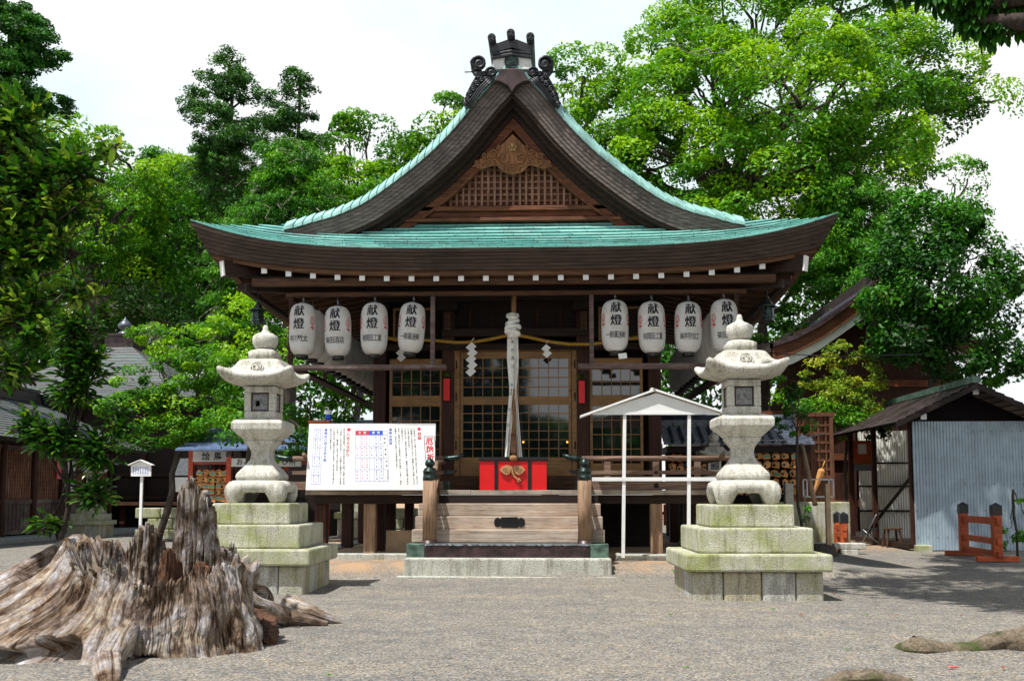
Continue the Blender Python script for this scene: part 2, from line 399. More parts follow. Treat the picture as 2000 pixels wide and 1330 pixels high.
# --- roof surface
mb = MB()
def uh(v):                                   # half width of the front skirt at distance v behind the eave
    lo, hi = 0, U
    if zf(v) <= zs(U): return U
    for _ in range(30):
        m_ = (lo + hi) / 2
        if zs(m_) > zf(v): lo = m_
        else: hi = m_
    return lo
nc = 13; dv = 2.1 / nc; NX = 90
for c in range(nc):
    v0, v1 = c * dv, (c + 1) * dv
    wob = [random.uniform(-.003, .003) for _ in range(NX + 1)]
    P = []
    for i in range(NX + 1):
        t = i / NX * 2 - 1
        a0 = uh(v0) * t; a1 = uh(v1) * t
        l0 = lift(a0, YE + v0); l1 = lift(a1, YE + v1)
        P.append([hx((a0, YE + v0 + .035, zf(v0) + l0 + .004)), hx((a0, YE + v0 - .012, zf(v0) + l0 + .020 + wob[i])), hx((a0, YE + v0 - .013, zf(v0) + l0 + .032 + wob[i])), hx((a1, YE + v1 + .04, zf(v1) + l1 + .006))])
    sh = random.random() * .6 + c * .31
    mb.grid(P, smooth=False, uv=lambda a, b_, c=c, sh=sh: ((a / NX * 2 - 1) * U + sh, c + (.1, .2, .3, .7)[b_]))
# sides in front of the gable, and the main body behind
for sx in (-1, 1):
    P = []
    for i in range(13):
        y = YE + (GY + .36 - YE) * i / 12; h = uh(y - YE)
        P.append([hx((sx * (h + (U - h) * j / 6), y, zs(h + (U - h) * j / 6) + lift(h + (U - h) * j / 6, y))) for j in range(7)])
    mb.grid(P, False, uv=lambda a, b_: (a * .1, b_ * .17))
P = []
for i in range(41):
    y = GY + .34 + (YB - GY - .34) * i / 40
    P.append([hx((x, y, zs(abs(x)) + lift(x, y))) for x in np.linspace(-U, U, 81)])
mb.grid(P, False, uv=lambda a, b_: (a * .29, b_ * .9))
roof = mb.build('roof', 'copper', hall, rec=False)

# --- curve offsets for the gable boards
def offcurve(d, n=60, umax=4.32):
    uu = np.linspace(0, umax, 240); sl_ = (zs(.6) - zs(.7)) / .1
    z = np.array([zs(u) + lift(u, GY) if u > .6 else zs(.6) + (.6 - u) * sl_ for u in uu])
    du = np.gradient(uu); dz = np.gradient(z); L = np.hypot(du, dz)
    pu = uu + dz / L * d; pz = z - du / L * d
    keep = (pu >= 0) & (pu >= np.maximum.accumulate(pu) - 1e-9); pu, pz = pu[keep], pz[keep]
    k4 = min(4, len(pu) - 1)
    if pu[0] > 0: # extend to the axis
        z0 = pz[0] + min(1.6, max(.5, (pz[0] - pz[k4]) / max(1e-3, pu[k4] - pu[0]))) * pu[0]; pu = np.r_[0, pu]; pz = np.r_[z0, pz]
    s_ = np.r_[0, np.cumsum(np.hypot(np.diff(pu), np.diff(pz)))]
    t = np.linspace(0, s_[-1], n); return list(zip(np.interp(t, s_, pu), np.interp(t, s_, pz)))
def strip(mb, d0, d1, y0, y1, sx, n=60, umax=4.32):   # solid curved board between two offsets
    A = offcurve(d0, n, umax); B = offcurve(d1, n, umax)
    P = []
    for (a, az), (b_, bz) in zip(A, B):
        P.append([hx((sx * a, y1, az)), hx((sx * a, y0, az)), hx((sx * b_, y0, bz)), hx((sx * b_, y1, bz)), hx((sx * a, y1, az))])
    mb.grid(P, False, uv=lambda i, j: (i * .1, j))
mb = MB()
for sx in (-1, 1):                            # copper verge sheets, each lapping the next
    A = offcurve(-.03, 30); B = offcurve(.17, 30)
    for i in range(29):
        (a0, z0), (a1, z1), (b0, w0), (b1, w1) = A[i], A[i + 1], B[i], B[i + 1]
        e = .03
        mb.add([hx((sx * a0, GY + .32, z0 + e)), hx((sx * a1, GY + .32, z1)), hx((sx * b1, GY - .03, w1)), hx((sx * b0, GY - .03 - e, w0 + e)),
                hx((sx * a0, GY + .32, z0 - .02)), hx((sx * b0, GY - .03, w0 - .02)), hx((sx * b1, GY - .03, w1 - .05)), hx((sx * b0, GY - .03 - e, w0 - .05))],
               [(0, 1, 2, 3), (0, 3, 5, 4), (3, 2, 6, 7)])
mb.build('verge_sheets', 'copper2', roof, rec=False)
for sx in (-1, 1):
    mb = MB()
    for k_ in range(6):
        strip(mb, .16 + k_ * .066, .16 + (k_ + 1) * .066 - .004, GY + k_ * .018, GY + .42, sx)
    mb.build('bargeboard', 'barge', hall, rec=False)
    mb = MB(); strip(mb, .55, .62, GY + .12, GY + .75, sx); strip(mb, .615, .70, GY + .30, GY + .75, sx); strip(mb, .695, .78, GY + .45, GY + .75, sx); mb.build('verge_soffit', 'dark_x', hall, rec=False)
    mb = MB(); strip(mb, .755, .90, GY + .52, GY + .60, sx)
    strip(mb, .90, .945, GY + .50, GY + .64, sx)
    mb.build('inner_bargeboard', 'hafu', hall, rec=False)
# --- gable wall, lattice, beams
GW = GY + .66
mb = MB(); A = offcurve(.7, 40, 4.2)
poly = [(X0 + a, z) for a, z in A] + [(X0 - a, z) for a, z in A[::-1][:-1]]
mb.prism(poly, GW + .06, GW + .12); mb.build('gable_wall', 'hafu', hall)
mb = MB(); zb = at(1000, 402, GW)[1]; ztop = at(1000, 325, GW)[1]
innr = offcurve(.91, 60, 4.6); iu = [a for a, z in innr]; iz = [z for a, z in innr]
for i in range(-15, 16):
    x = i * .122; zt = min(float(np.interp(abs(x), iu, iz)) + .1, ztop + .6)
    if zt > zb + .05: mb.box(X0 + x - .022, X0 + x + .022, GW - .02, GW + .03, zb, zt)
for k_ in range(7):
    z = zb + .1 + k_ * .125; h = float(np.interp(-z, [-q for q in iz], iu)) + .1
    if h > .1: mb.box(X0 - h, X0 + h, GW + .025, GW + .06, z - .02, z + .02)
mb.build('gable_lattice', 'lattice', hall)
mb = MB()
for (za, zb_, yy, hw) in [(402, 411, GW - .14, 2.2), (411.5, 423.5, GW - .05, 2.45), (424, 431, GW - .2, 2.55)]:
    mb.box(X0 - hw, X0 + hw, yy, GW + .05, at(1000, zb_, yy)[1], at(1000, za, yy)[1])
mb.build('gable_beam', 'hafu', hall, bev=.01)
# carved pendant in the gable: board, flower boss, cloud scrolls and wave lines
YP = GY + .44
pend = MB(); c_ = lambda px_, py_: at(px_, py_, YP)
pts = [(1001, 262), (1036, 296), (1052, 316), (1033, 322), (1021, 335), (1001, 341), (981, 335), (969, 322), (950, 316), (966, 296)]
pend.prism([c_(*p) for p in pts], YP, YP + .06); pendo = pend.build('gable_pendant', 'carving', hall, bev=.008)
mb = MB()
def spiral(mb, cx, cz, r, turns, sx=1, w=.016, y=YP - .015, start=0, n=26):
    P = []
    for i in range(n):
        t = i / (n - 1); a = start + t * turns * 2 * math.pi; rr = r * (1 - .85 * t)
        P.append((cx + sx * rr * math.cos(a), y, cz + rr * math.sin(a)))
    mb.tube(P, w, 5)
for sx in (-1, 1):
    x, z = c_(1001 + sx * 17, 311); spiral(mb, x, z, .15, 1.6, sx, .02, start=-1.8)
    for px_, py_, rr in [(36, 300, .085), (34, 317, .08), (54, 304, .07), (52, 320, .06), (69, 318, .05), (46, 309, .06), (63, 325, .04), (28, 290, .05)]:
        x, z = c_(1001 + sx * px_, py_); spiral(mb, x, z, rr, 1.4, sx, .014, start=py_)
    for k_ in range(4):
        mb.tube([(*[c_(1001 + sx * (24 - k_ * 3) * t, 322 + k_ * 4.5 + 6 * t * (1 - t) * 2 - 5 * t)[0]], YP - .015, c_(1001, 322 + k_ * 5 - 9 * t * t)[1]) for t in (0, .33, .66, 1)], .013, 4)
    mb.prism([c_(1001 + sx * a, b_) for a, b_ in [(28, 292), (46, 296), (78, 324), (60, 329), (36, 322)]], YP + .02, YP + .06)
mb.build('cloud_scroll', 'carving', pendo)
mb = MB(); bx, bz = c_(1001, 288)
for k_ in range(6):
    a = k_ * math.pi / 3; m_ = Matrix.Translation((bx + .055 * math.cos(a), YP - .03, bz + .055 * math.sin(a))) @ Matrix.Rotation(R(90), 4, 'X')
    mb.add([m_ @ Vector(p) for p in [(r_ * math.cos(q), r_ * math.sin(q), h_) for r_, h_ in [(.04, 0), (.035, .03), (.012, .045)] for q in np.linspace(0, 2 * math.pi, 9)[:-1]]],
           [(i * 8 + j, i * 8 + (j + 1) % 8, (i + 1) * 8 + (j + 1) % 8, (i + 1) * 8 + j) for i in range(2) for j in range(8)], True)
mb.tube([(bx, YP, bz), (bx, YP - .14, bz)], [.045, .025], 8)
mb.build('flower_boss', 'gold', pendo)
# --- ridge: apex plate, plaster box, black end tiles with scrolls
mb = MB(); q = lambda px_, py_, Y=GY - .12: at(px_, py_, Y)
mb.prism([q(*p) for p in [(978, 135), (1020, 135), (1034, 158), (1022, 160), (1008, 168), (1000, 180), (992, 168), (978, 160), (966, 158)]], GY - .13, GY + .1)
mb.build('apex_plate', 'sheet', hall, bev=.01)
YR = GY - .02
mb = MB(); zr0 = at(1000, 136, YR)[1]; zr1 = at(1000, 98, YR)[1]
mb.prism([at(961, 136, YR), at(1040, 136, YR), at(1035, 99, YR), at(965, 99, YR)], YR, YR + 10.6)
mb.build('ridge', 'plaster', hall, bev=.01)
rt = MB()
for (a, b_, hw) in [(112, 117, 40), (106, 110, 39)]:
    z0, z1 = at(1000, b_, YR)[1], at(1000, a, YR)[1]; pk = .06
    xa = at(1000 - hw, 110, YR)[0]; xb = at(1000 + hw, 110, YR)[0]
    rt.prism([(xa, z0), (X0, z0 + pk), (xb, z0), (xb, z1), (X0, z1 + pk), (xa, z1)], YR - .06, YR + 10.6)
def zc(px_, py_): return at(px_, py_, YR - .05)
top = [zc(*p) for p in [(956, 100), (1042, 100), (1042, 84), (1030, 86), (1012, 80), (1000, 84), (986, 80), (970, 86), (956, 84)]]
rt.prism([zc(957, 100), zc(964, 104), zc(1000, 94), zc(1036, 104), zc(1042, 100), zc(1042, 80), zc(1028, 85), zc(1010, 78), zc(990, 78), zc(970, 85), zc(956, 80)], YR - .06, YR + 10.6)
rto = rt.build('ridge_tiles', 'tileblack', hall, bev=.006)
for px_, py_ in [(961, 79), (998, 70), (1036, 77)]:
    mb = MB(); x, z = zc(px_, py_); mb.tube([(x, YR - .16, z), (x, YR + 1.2, z)], .075, 16)
    mb.tube([(x, YR - .18, z), (x, YR - .155, z)], [.075, .08], 16)
    for k_ in range(3):
        a0 = k_ * 2.094
        mb.tube([(x + .045 * math.cos(a0 + t) * (1 - t * .2), YR - .182, z + .045 * math.sin(a0 + t) * (1 - t * .2)) for t in (0, .5, 1, 1.5)], [.016, .012, .008, .004], 5)
    mb.build('round_end_tile', 'tileblack', rto)
mb = MB(); x, z = at(999, 121, YR - .02); yb = YR - .03
mb.tube([(x + .125 * math.cos(a), yb, z + .125 * math.sin(a)) for a in np.linspace(0, 2 * math.pi, 25)], .014, 5, cap=False)
mb.tube([(x, yb + .02, z), (x, yb, z)], .12, 24)
for k_ in range(3):
    a = R(90 + 120 * k_); cx_, cz_ = x + .055 * math.cos(a), z + .055 * math.sin(a)
    mb.add([(cx_ + .05 * math.cos(t) * (1 + .25 * math.cos(3 * (t - a))), yb - .012, cz_ + .05 * math.sin(t) * (1 + .25 * math.cos(3 * (t - a)))) for t in np.linspace(0, 2 * math.pi, 13)[:-1]], [tuple(range(12))])
    mb.tube([(x, yb - .012, z), (cx_, yb - .014, cz_)], .009, 4)
mb.build('crest', 'bronze', rto)
for sx in (-1, 1):                              # carved scroll tiles running down either side of the ridge end
    mb = MB(); Z_ = lambda a, b_: at(1000 + sx * a, b_, GY - .05)
    body = [(62, 118), (76, 114), (82, 120), (80, 135), (70, 148), (80, 165), (90, 185), (94, 205), (88, 210), (74, 190), (58, 168), (44, 150), (34, 138), (46, 138), (56, 146), (60, 135)]
    mb.prism([Z_(a + 0, b_) for a, b_ in body], GY - .06, GY + .12)
    def ball(a, b_, r_, y=GY - .08):
        x, z = Z_(a, b_); mb.add([(x + r_ * math.sin(p) * math.cos(t), y - r_ * .45 * math.cos(p), z + r_ * math.sin(p) * math.sin(t)) for p in (.05, .5, 1, 1.5) for t in np.linspace(0, 2 * math.pi, 13)[:-1]],
            [(i * 12 + j, i * 12 + (j + 1) % 12, (i + 1) * 12 + (j + 1) % 12, (i + 1) * 12 + j) for i in range(3) for j in range(12)], True)
        spiral(mb, x, z, r_ * 1.15, 1.3, sx, r_ * .2, y - r_ * .35)
    ball(64, 127, .13); ball(40, 144, .095); ball(54, 146, .045)
    for a, b_, r_ in [(60, 158, .055), (76, 176, .055), (86, 196, .05)]: ball(a, b_, r_)
    for a, b_, r_ in [(68, 150, .06), (68, 166, .06), (82, 186, .055), (90, 206, .05), (70, 134, .07), (50, 158, .05)]: x, z = Z_(a, b_); spiral(mb, x, z, r_, 1.5, sx, .016, GY - .10)
    for d_ in (0, 6, 12):
        mb.tube([(*[Z_(a - d_ * .5, b_ + d_ * .4)[0]], GY - .1, Z_(a - d_ * .5, b_ + d_ * .4)[1]) for a, b_ in [(40, 152), (52, 162), (66, 176), (78, 194), (90, 210)]], .018, 5)
    x0_, z0_ = Z_(70, 138); mb.tube([(x0_, GY, z0_), (x0_ + sx * .22, GY, z0_ - .01)], .012, 5)
    mb.build('scroll_tile', 'tileblack', rto)

# --- layered fascia all round, eave board below it
mb = MB()
def eave_pts(ins, n=70):
    P = [(-U + ins, YB - (YB - YE - ins) * i / 30) for i in range(30)]
    P += [(-(U - ins) + 2 * (U - ins) * i / n, YE + ins) for i in range(n + 1)]
    P += [(U - ins, YE + ins + (YB - YE - ins) * i / 30) for i in range(1, 31)]
    return P
def zE(x, y, ins):                            # underside reference, follows the lift
    xx = x * U / (U - ins); yy = YE + (y - YE - ins) * (YB - YE) / (YB - YE - ins) if y > YE + ins else YE
    return 5.735 + lift(xx, max(YE, yy))
for k_ in range(6):
    i0 = .012 + k_ * .045
    P = []
    for (x, y) in eave_pts(i0):
        lf = zE(x, y, i0); f = 1 + 1.1 * (lf - 5.735)
        h = .054 * f; zt = lf - k_ * h
        j0 = i0 + .045; s0 = (U - j0) / (U - i0)
        y2 = y if y > YE + i0 + 1e-6 else y + .045
        x2 = x * s0
        P.append([hx((x * (U - i0 + .012) / (U - i0), y - (.012 if y <= YE + i0 + 1e-6 else 0), zt)), hx((x, y, zt - h)), hx((x2, y2 , zt - h + .002))])
    mb.grid(P, False)
mb.build('eave_fascia', 'fascia', hall, rec=False)
mb = MB(); P = []
for (x, y) in eave_pts(.30):
    lf = zE(x, y, .30); h = .054 * (1 + 1.1 * (lf - 5.735)) * 6
    zt = lf - h + .01; fr = y <= YE + .301
    P.append([hx((x, y, zt + .02)), hx((x, y, zt - .10)), hx((x * .975, y + (.14 if fr else 0), zt - .105)), hx((x * .975, y + (.14 if fr else 0), zt + .02))])
mb.grid(P, False); mb.build('eave_board', 'eave_x', hall, rec=False)
# soffit boards sloping up to the walls
mb = MB(); A_ = eave_pts(.42); P = []
for (x, y) in A_:
    lf = zE(x, y, .42) - 5.735
    tx = max(-2.75, min(2.75, x * .5)); ty = max(y, 20.1) if abs(x) < U - .43 or y > YE + .43 else 20.1
    if abs(abs(x) - (U - .42)) < 1e-3: tx = math.copysign(2.75, x); ty = max(20.1, y)
    P.append([hx((x, y, 5.30 + lf * .95)), hx((x * .5 + tx * .5, (y + ty) / 2, 5.62 + lf * .4)), hx((tx, ty, 5.95))])
mb.grid(P, False); mb.build('soffit', 'dark_x', hall, rec=False)
# rafters with white ends
for i in range(21):
    x = (i - 10) * .449; lz = .46 * (abs(x) / U) ** 4 * 1.0
    mb = MB(); a = (X0 + x, 18.16, 5.275 + lz); b_ = (X0 + x * .985, 20.15, 5.80); mb.bar(a, b_, .10, .10)
    ro = mb.build('rafter', 'dark_y', hall)
    mb = MB(); mb.box(X0 + x - .05, X0 + x + .05, 18.135, 18.16, 5.225 + lz, 5.325 + lz); mb.build('rafter_cap', 'white', ro)
for sx in (-1, 1):
    for i in range(22):
        y = 18.75 + i * .47; lz = .46 * (abs(y - YM) / HL) ** 4
        mb = MB(); mb.bar((X0 + sx * 5.25, y, 5.31 + lz), (X0 + sx * 2.7, max(20.1, y), 5.80), .09, .09)
        mb.build('rafter', 'brown_x', hall)
    mb = MB(); a = Vector((X0 + sx * 5.22, 18.06, 5.47)); b_ = Vector((X0 + sx * 2.75, 20.1, 5.86)); mb.bar(a, b_, .15, .30)
    ho = mb.build('hip_rafter', 'dark_x', hall)
    mb = MB(); d_ = (a - b_).normalized(); mb.bar(a, a + d_ * .03, .14, .27); mb.build('rafter_cap', 'white', ho)
    mb = MB(); mb.bar((X0 + sx * 4.9, 18.35, 5.17), (X0 + sx * 2.6, 20.2, 5.45), .12, .14); mb.build('corner_bracket', 'dark_x', hall)
# beams under the eaves
mb = MB(); mb.box(X0 - 4.75, X0 + 4.75, 18.26, 18.38, 5.19, 5.33); mb.build('eave_beam', 'brown_x', hall, bev=.006)
mb = MB(); mb.box(X0 - 4.2, X0 + 4.28, 18.56, 18.68, 5.05, 5.125); mb.build('lantern_beam', 'brown_x', hall, bev=.006)
for sx in (-1, 1):
    mb = MB(); mb.box(X0 + sx * 4.2 - .05, X0 + sx * 4.2 + .05, 18.69, 28, 5.05, 5.125); mb.build('lantern_beam', 'dark_y', hall)
    mb = MB(); mb.box(X0 + sx * 5.0 - .06, X0 + sx * 5.0 + .06, 18.4, 29, 5.16, 5.26); mb.build('eave_beam', 'dark_y', hall)
mb = MB(); mb.box(X0 - 2.9, X0 + 2.9, 19.55, 19.8, 5.15, 5.42); mb.build('eave_beam', 'deep', hall, bev=.01)
# columns and bracket blocks
DZ = 1.475
for x in (-2.68, -1.32, 1.34, 2.74):
    mb = MB(); mb.box(X0 + x - .125, X0 + x + .125, 20.02, 20.27, DZ, 5.3); co = mb.build('column', 'dark_z', hall, bev=.02)
    mb = MB(); mb.box(X0 + x - .2, X0 + x + .2, 19.8, 20.3, 5.0, 5.16); mb.build('bracket', 'deep', co)
for sx in (-1, 1):
    for y in (23, 26, 29):
        mb = MB(); mb.box(X0 + sx * 2.7 - .125, X0 + sx * 2.7 + .125, y - .125, y + .125, DZ, 5.8); mb.build('column', 'dark_z', hall)
# walls
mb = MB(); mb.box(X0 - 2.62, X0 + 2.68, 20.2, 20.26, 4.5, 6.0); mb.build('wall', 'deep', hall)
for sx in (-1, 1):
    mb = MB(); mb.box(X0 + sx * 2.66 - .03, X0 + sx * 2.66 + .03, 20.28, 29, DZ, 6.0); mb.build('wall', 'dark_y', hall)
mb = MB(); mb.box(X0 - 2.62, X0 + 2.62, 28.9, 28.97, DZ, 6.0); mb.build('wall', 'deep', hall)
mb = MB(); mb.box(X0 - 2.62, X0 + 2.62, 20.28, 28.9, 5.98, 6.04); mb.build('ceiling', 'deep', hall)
mb = MB()
for x in (-.9, -.45, 0, .45, .9): mb.box(X0 + x - .02, X0 + x + .02, 20.17, 20.2, 4.7, 5.1)
mb.build('wall_batten', 'dark_z', hall)
mb = MB(); mb.box(X0 - 1.45, X0 + 1.47, 19.96, 20.2, 4.50, 4.66); mb.build('lintel_beam', 'dark_x', hall, bev=.01)
mb = MB(); mb.box(X0 - 2.8, X0 + 2.85, 19.985, 20.2, 4.235, 4.36); mb.build('lintel_beam', 'dark_x', hall, bev=.01)
mb = MB(); mb.box(X0 - 2.8, X0 + 2.85, 19.97, 20.2, DZ + .02, 1.76); mb.build('sill_beam', 'brown_x', hall, bev=.01)
# votive panels and framed pictures on the upper wall
for x, wd in ((-1.32, .12), (1.36, .12)):
    mb = MB(); mb.box(X0 + x - wd / 2, X0 + x + wd / 2, 19.9, 19.93, 4.62, 4.98); po = mb.build('wall_plaque', 'brown_x', hall)
    mb = MB(); write(mb, '千\n社\n札', X0 + x, 19.896, 4.80, .1); mb.build('lettering', 'ink', po)
for x in (-2.0, 2.05):
    mb = MB(); w_ = .38
    for a in (-1, 1): mb.box(X0 + x + a * w_ - .02, X0 + x + a * w_ + .02, 19.9, 19.95, 4.42, 5.02)
    for z in (4.40, 5.02): mb.box(X0 + x - w_ - .02, X0 + x + w_ + .02, 19.905, 19.955, z, z + .045)
    fo = mb.build('picture_frame', 'doorwood', hall)
    mb = MB(); mb.box(X0 + x - w_ + .02, X0 + x + w_ - .02, 19.93, 19.94, 4.445, 5.02); mb.build('picture', 'deep', fo)
# doors and lattice windows
def px2(x, y, Y=20.05): return at(x, y, Y)
def leaf(x0, x1, rows, name, z0, z1, hinge, mat='doorwood', cols=5, Y=20.06):
    """rows = [(za, zb, nrow)] glass fields"""
    mb = MB(); t = .045
    st = .055
    mb.box(x0, x0 + st, Y, Y + t, z0, z1); mb.box(x1 - st, x1, Y, Y + t, z0, z1)
    prev = z0
    for za, zb_, nr in rows:
        mb.box(x0 + st, x1 - st, Y + .002, Y + t, prev, za); prev = zb_
    mb.box(x0 + st, x1 - st, Y + .002, Y + t, prev, z1)
    o = mb.build(name, mat, hall, bev=.004)
    for za, zb_, nr in rows:
        g = MB(); g.box(x0 + st, x1 - st, Y + .026, Y + .032, za, zb_); g.build('glass', 'glass', o)
        g = MB(); b_ = .008
        for c in range(1, cols):
            x = x0 + st + (x1 - x0 - 2 * st) * c / cols; g.box(x - b_, x + b_, Y + .004, Y + .024, za, zb_)
        for r_ in range(1, nr):
            z = za + (zb_ - za) * r_ / nr; g.box(x0 + st, x1 - st, Y + .006, Y + .0245, z - b_, z + b_)
        g.build('glazing_bars', mat, o)
    return o
zz_ = lambda y: px2(1000, y)[1]
xx_ = lambda x: px2(x, 800)[0]
rowsD = [(zz_(893), zz_(790), 6), (zz_(774), zz_(700), 4)]
dl = leaf(xx_(899), xx_(1006), rowsD, 'door', zz_(929), zz_(686), -1)
dr = leaf(xx_(1008), xx_(1116), rowsD, 'door', zz_(929), zz_(686), 1)
mb = MB(); x = xx_(1022); mb.tube([(x, 20.05, zz_(806)), (x, 20.0, zz_(806)), (x + .1, 20.0, zz_(806))], .012, 6); mb.build('handle', 'steel', dr)
mb = MB()
for px_ in (887, 1117): mb.box(xx_(px_), xx_(px_ + 11), 20.045, 20.12, zz_(930), zz_(676))
mb.box(xx_(898.3), xx_(1116.8), 20.04, 20.12, zz_(685), zz_(676)); fr = mb.build('door_frame', 'doorwood', hall, bev=.005)
for px_ in (891, 1123):
    for py_ in (712, 775, 870): MB().tube([(xx_(px_), 20.035, zz_(py_ + 8)), (xx_(px_), 20.035, zz_(py_ - 8))], .012, 6).build('hinge', 'iron', fr)
rowsW = [(zz_(905), zz_(793), 4), (zz_(772), zz_(722), 2)]
for a, b_ in ((760, 864), (1152, 1256)):
    leaf(xx_(a), xx_(b_), rowsW, 'window', zz_(930), zz_(700), 0)
for x, zz2 in ((1024, 863), (1107, 863)):
    pass
mb = MB(); mb.box(X0 - 2.6, X0 + 2.6, 20.5, 20.56, DZ, 5); mb.build('dark_backing', 'deep', hall)  # dark plane added behind the glass to stand for the unlit room
for px_ in (1022, 1108):
    mb = MB(); x, z = px2(px_, 863, 20.04); mb.lathe([(.012, -.02), (.02, 0), (.014, .02)], 8, (x, 20.078, z)); mb.build('lamp_bulb', 'lamp', hall)

# --- veranda
def veranda():
    mb = MB(); y0 = 18.9; x = -3.85
    while x < 3.85:
        w_ = random.choice([.68, .74, .80]); x1 = min(3.85, x + w_)
        d_ = random.uniform(0, .006)
        mb.box(X0 + x + .002, X0 + x1 - .002, y0 + d_, 20.02, DZ - .085, DZ + random.uniform(-.004, .004)); x = x1
    mb.build('veranda_floor', 'deckend', hall, bev=.006)
    for sx in (-1, 1):
        mb = MB(); mb.box(X0 + sx * 3.27 - .58, X0 + sx * 3.27 + .58, 20.025, 29, DZ - .08, DZ - .003); mb.build('veranda_floor', 'deckend', hall)
    mb = MB(); mb.box(X0 - 3.72, X0 + 3.72, 19.02, 19.14, DZ - .25, DZ - .088); mb.build('floor_beam', 'dark_x', hall, bev=.008)
    for sx in (-1, 1):
        mb = MB(); mb.box(X0 + sx * 3.6 - .06, X0 + sx * 3.6 + .06, 19.15, 29, DZ - .25, DZ - .088); mb.build('floor_beam', 'dark_y', hall)
    for (x, y, h_) in [(-2.66, 19.1, 0), (2.64, 19.1, 0), (-3.55, 21.4, 0), (-3.55, 23.2, 0), (-3.55, 25, 0), (-2.68, 20.2, 1), (2.74, 20.2, 1), (3.55, 19.15, 0), (3.55, 21.4, 0), (3.55, 24, 0), (-1.3, 20.2, 1), (1.3, 20.2, 1), (-3.6, 19.2, 0), (-2.9, 23, 1), (-2.9, 26, 1)]:
        mb = MB(); mb.box(X0 + x - .11, X0 + x + .11, y - .11, y + .11, .3, DZ - .25); mb.build('veranda_post', 'grey_z' if y < 19.15 else 'dark_z', hall, bev=.012)
    for q_ in ((-4.0, -1.9, 18.78, 19.35), (1.9, 4.0, 18.78, 19.35), (-4.0, -3.6, 19.36, 29), (3.6, 4.0, 19.36, 29)):
        MB().box(X0 + q_[0], X0 + q_[1], q_[2], q_[3], 0, .315).build('foundation_kerb', 'stoneb', hall, bev=.02)
    mb = MB(); mb.box(X0 - 3.6, X0 + 3.6, 19.36, 29, 0, .29); mb.build('underfloor', M['ply'], hall)
    mb = MB(); mb.box(X0 - 1.1, X0 + 3.05, 22, 22.2, .29, 1.2); mb.box(X0 - 1.1, X0 - 1.0, 20.4, 22, .29, 1.2)
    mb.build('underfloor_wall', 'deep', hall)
    mb = MB(); z = DZ
    m_ = Matrix.Translation((X0 - 2.42, 19.42, .30)) @ Matrix.Rotation(R(-6), 4, 'X'); mb.box(0, 1.05, 0, .03, 0, .42, m_); tag(mb.build('plywood_sheet', 'ply'), 'pale plywood sheet leaning in the dark space under the veranda', 'plywood')
veranda()
# stairs
STX = at(991, 1000, 17.6)[0]
YS = [17.5, 17.8, 18.1, 18.4]; ZT = [.57, .79, 1.01, 1.235]
stairs = thing('staircase', 'wide weathered wooden stairs with a sheet metal bottom step up to the veranda', 'stairs', (STX, 17.5, .33))
for i, (y, z) in enumerate(zip(YS, ZT)):
    hw = 1.69 - i * .02
    mb = MB()
    if i == 0:
        mb.box(STX - 1.38, STX + 1.4, y, y + .3, .33, z - .012); o = mb.build('bottom_step', 'sheet', stairs, bev=.012)
        mb = MB(); P = []
        for k_ in range(60):
            x = STX - 1.4 + 2.8 * k_ / 59; w_ = random.uniform(-.008, .008)
            P.append([(x, y + .3, z - .008), (x, y - .012, z - .006 + w_ * .4), (x, y - .014 + w_, z - .035 + w_)])
        mb.grid(P, False); mb.build('metal_sheet', 'steel', o, rec=False)
        for sx in (-1, 1): MB().box(STX + sx * 1.56 - .16, STX + sx * 1.56 + .16, y + .02, y + .3, .33, z - .01).build('patina_box', 'patina', o, bev=.01)
    else:
        mb.box(STX - hw, STX + hw, y, y + .32, z - .222, z); mb.build('step', 'grey_x', stairs, bev=.014)
mb = MB(); mb.box(STX - 1.6, STX + 1.6, 18.72, 18.88, .9, 1.385); mb.build('riser_board', 'deep', stairs)
mb = MB(); mb.box(STX - 1.62, STX + 1.62, 17.8, 18.7, .3, .56); mb.build('stair_block', 'deep', stairs)
mb = MB(); x, z = at(995, 1020, 18.08)[0], at(995, 1020, 18.08)[1]
pl = []
for a in np.linspace(0, 2 * math.pi, 49)[:-1]:
    cx_ = math.cos(a); r_ = 1
    X_ = .27 * cx_; Zr = .095 if abs(X_) < .15 else (.06 if abs(X_) < .18 else .085 * math.sqrt(max(0, 1 - ((abs(X_) - .2) / .075) ** 2)) + .0)
    pl.append((x + X_, z + (Zr if math.sin(a) >= 0 else -Zr)))
mb.prism(pl, 18.083, 18.1); mb.build('metal_fitting', 'iron', stairs, bev=.006)
mb = MB(); bs_l, bs_r = at(788, 1120, 17.3)[0], at(1195, 1120, 17.3)[0]
mb.box(bs_l, bs_r, 17.3, 18.75, -.2, .33); base = mb.build('stone_step', 'stoneb', bev=.03); tag(base, 'long pale granite block at the foot of the wooden stairs', 'stone step')
mb = MB(); mb.box(bs_l - .1, bs_r + .06, 17.12, 17.4, -.2, .035); mb.build('stone_slab', 'stoneb', base, bev=.01, world=False)
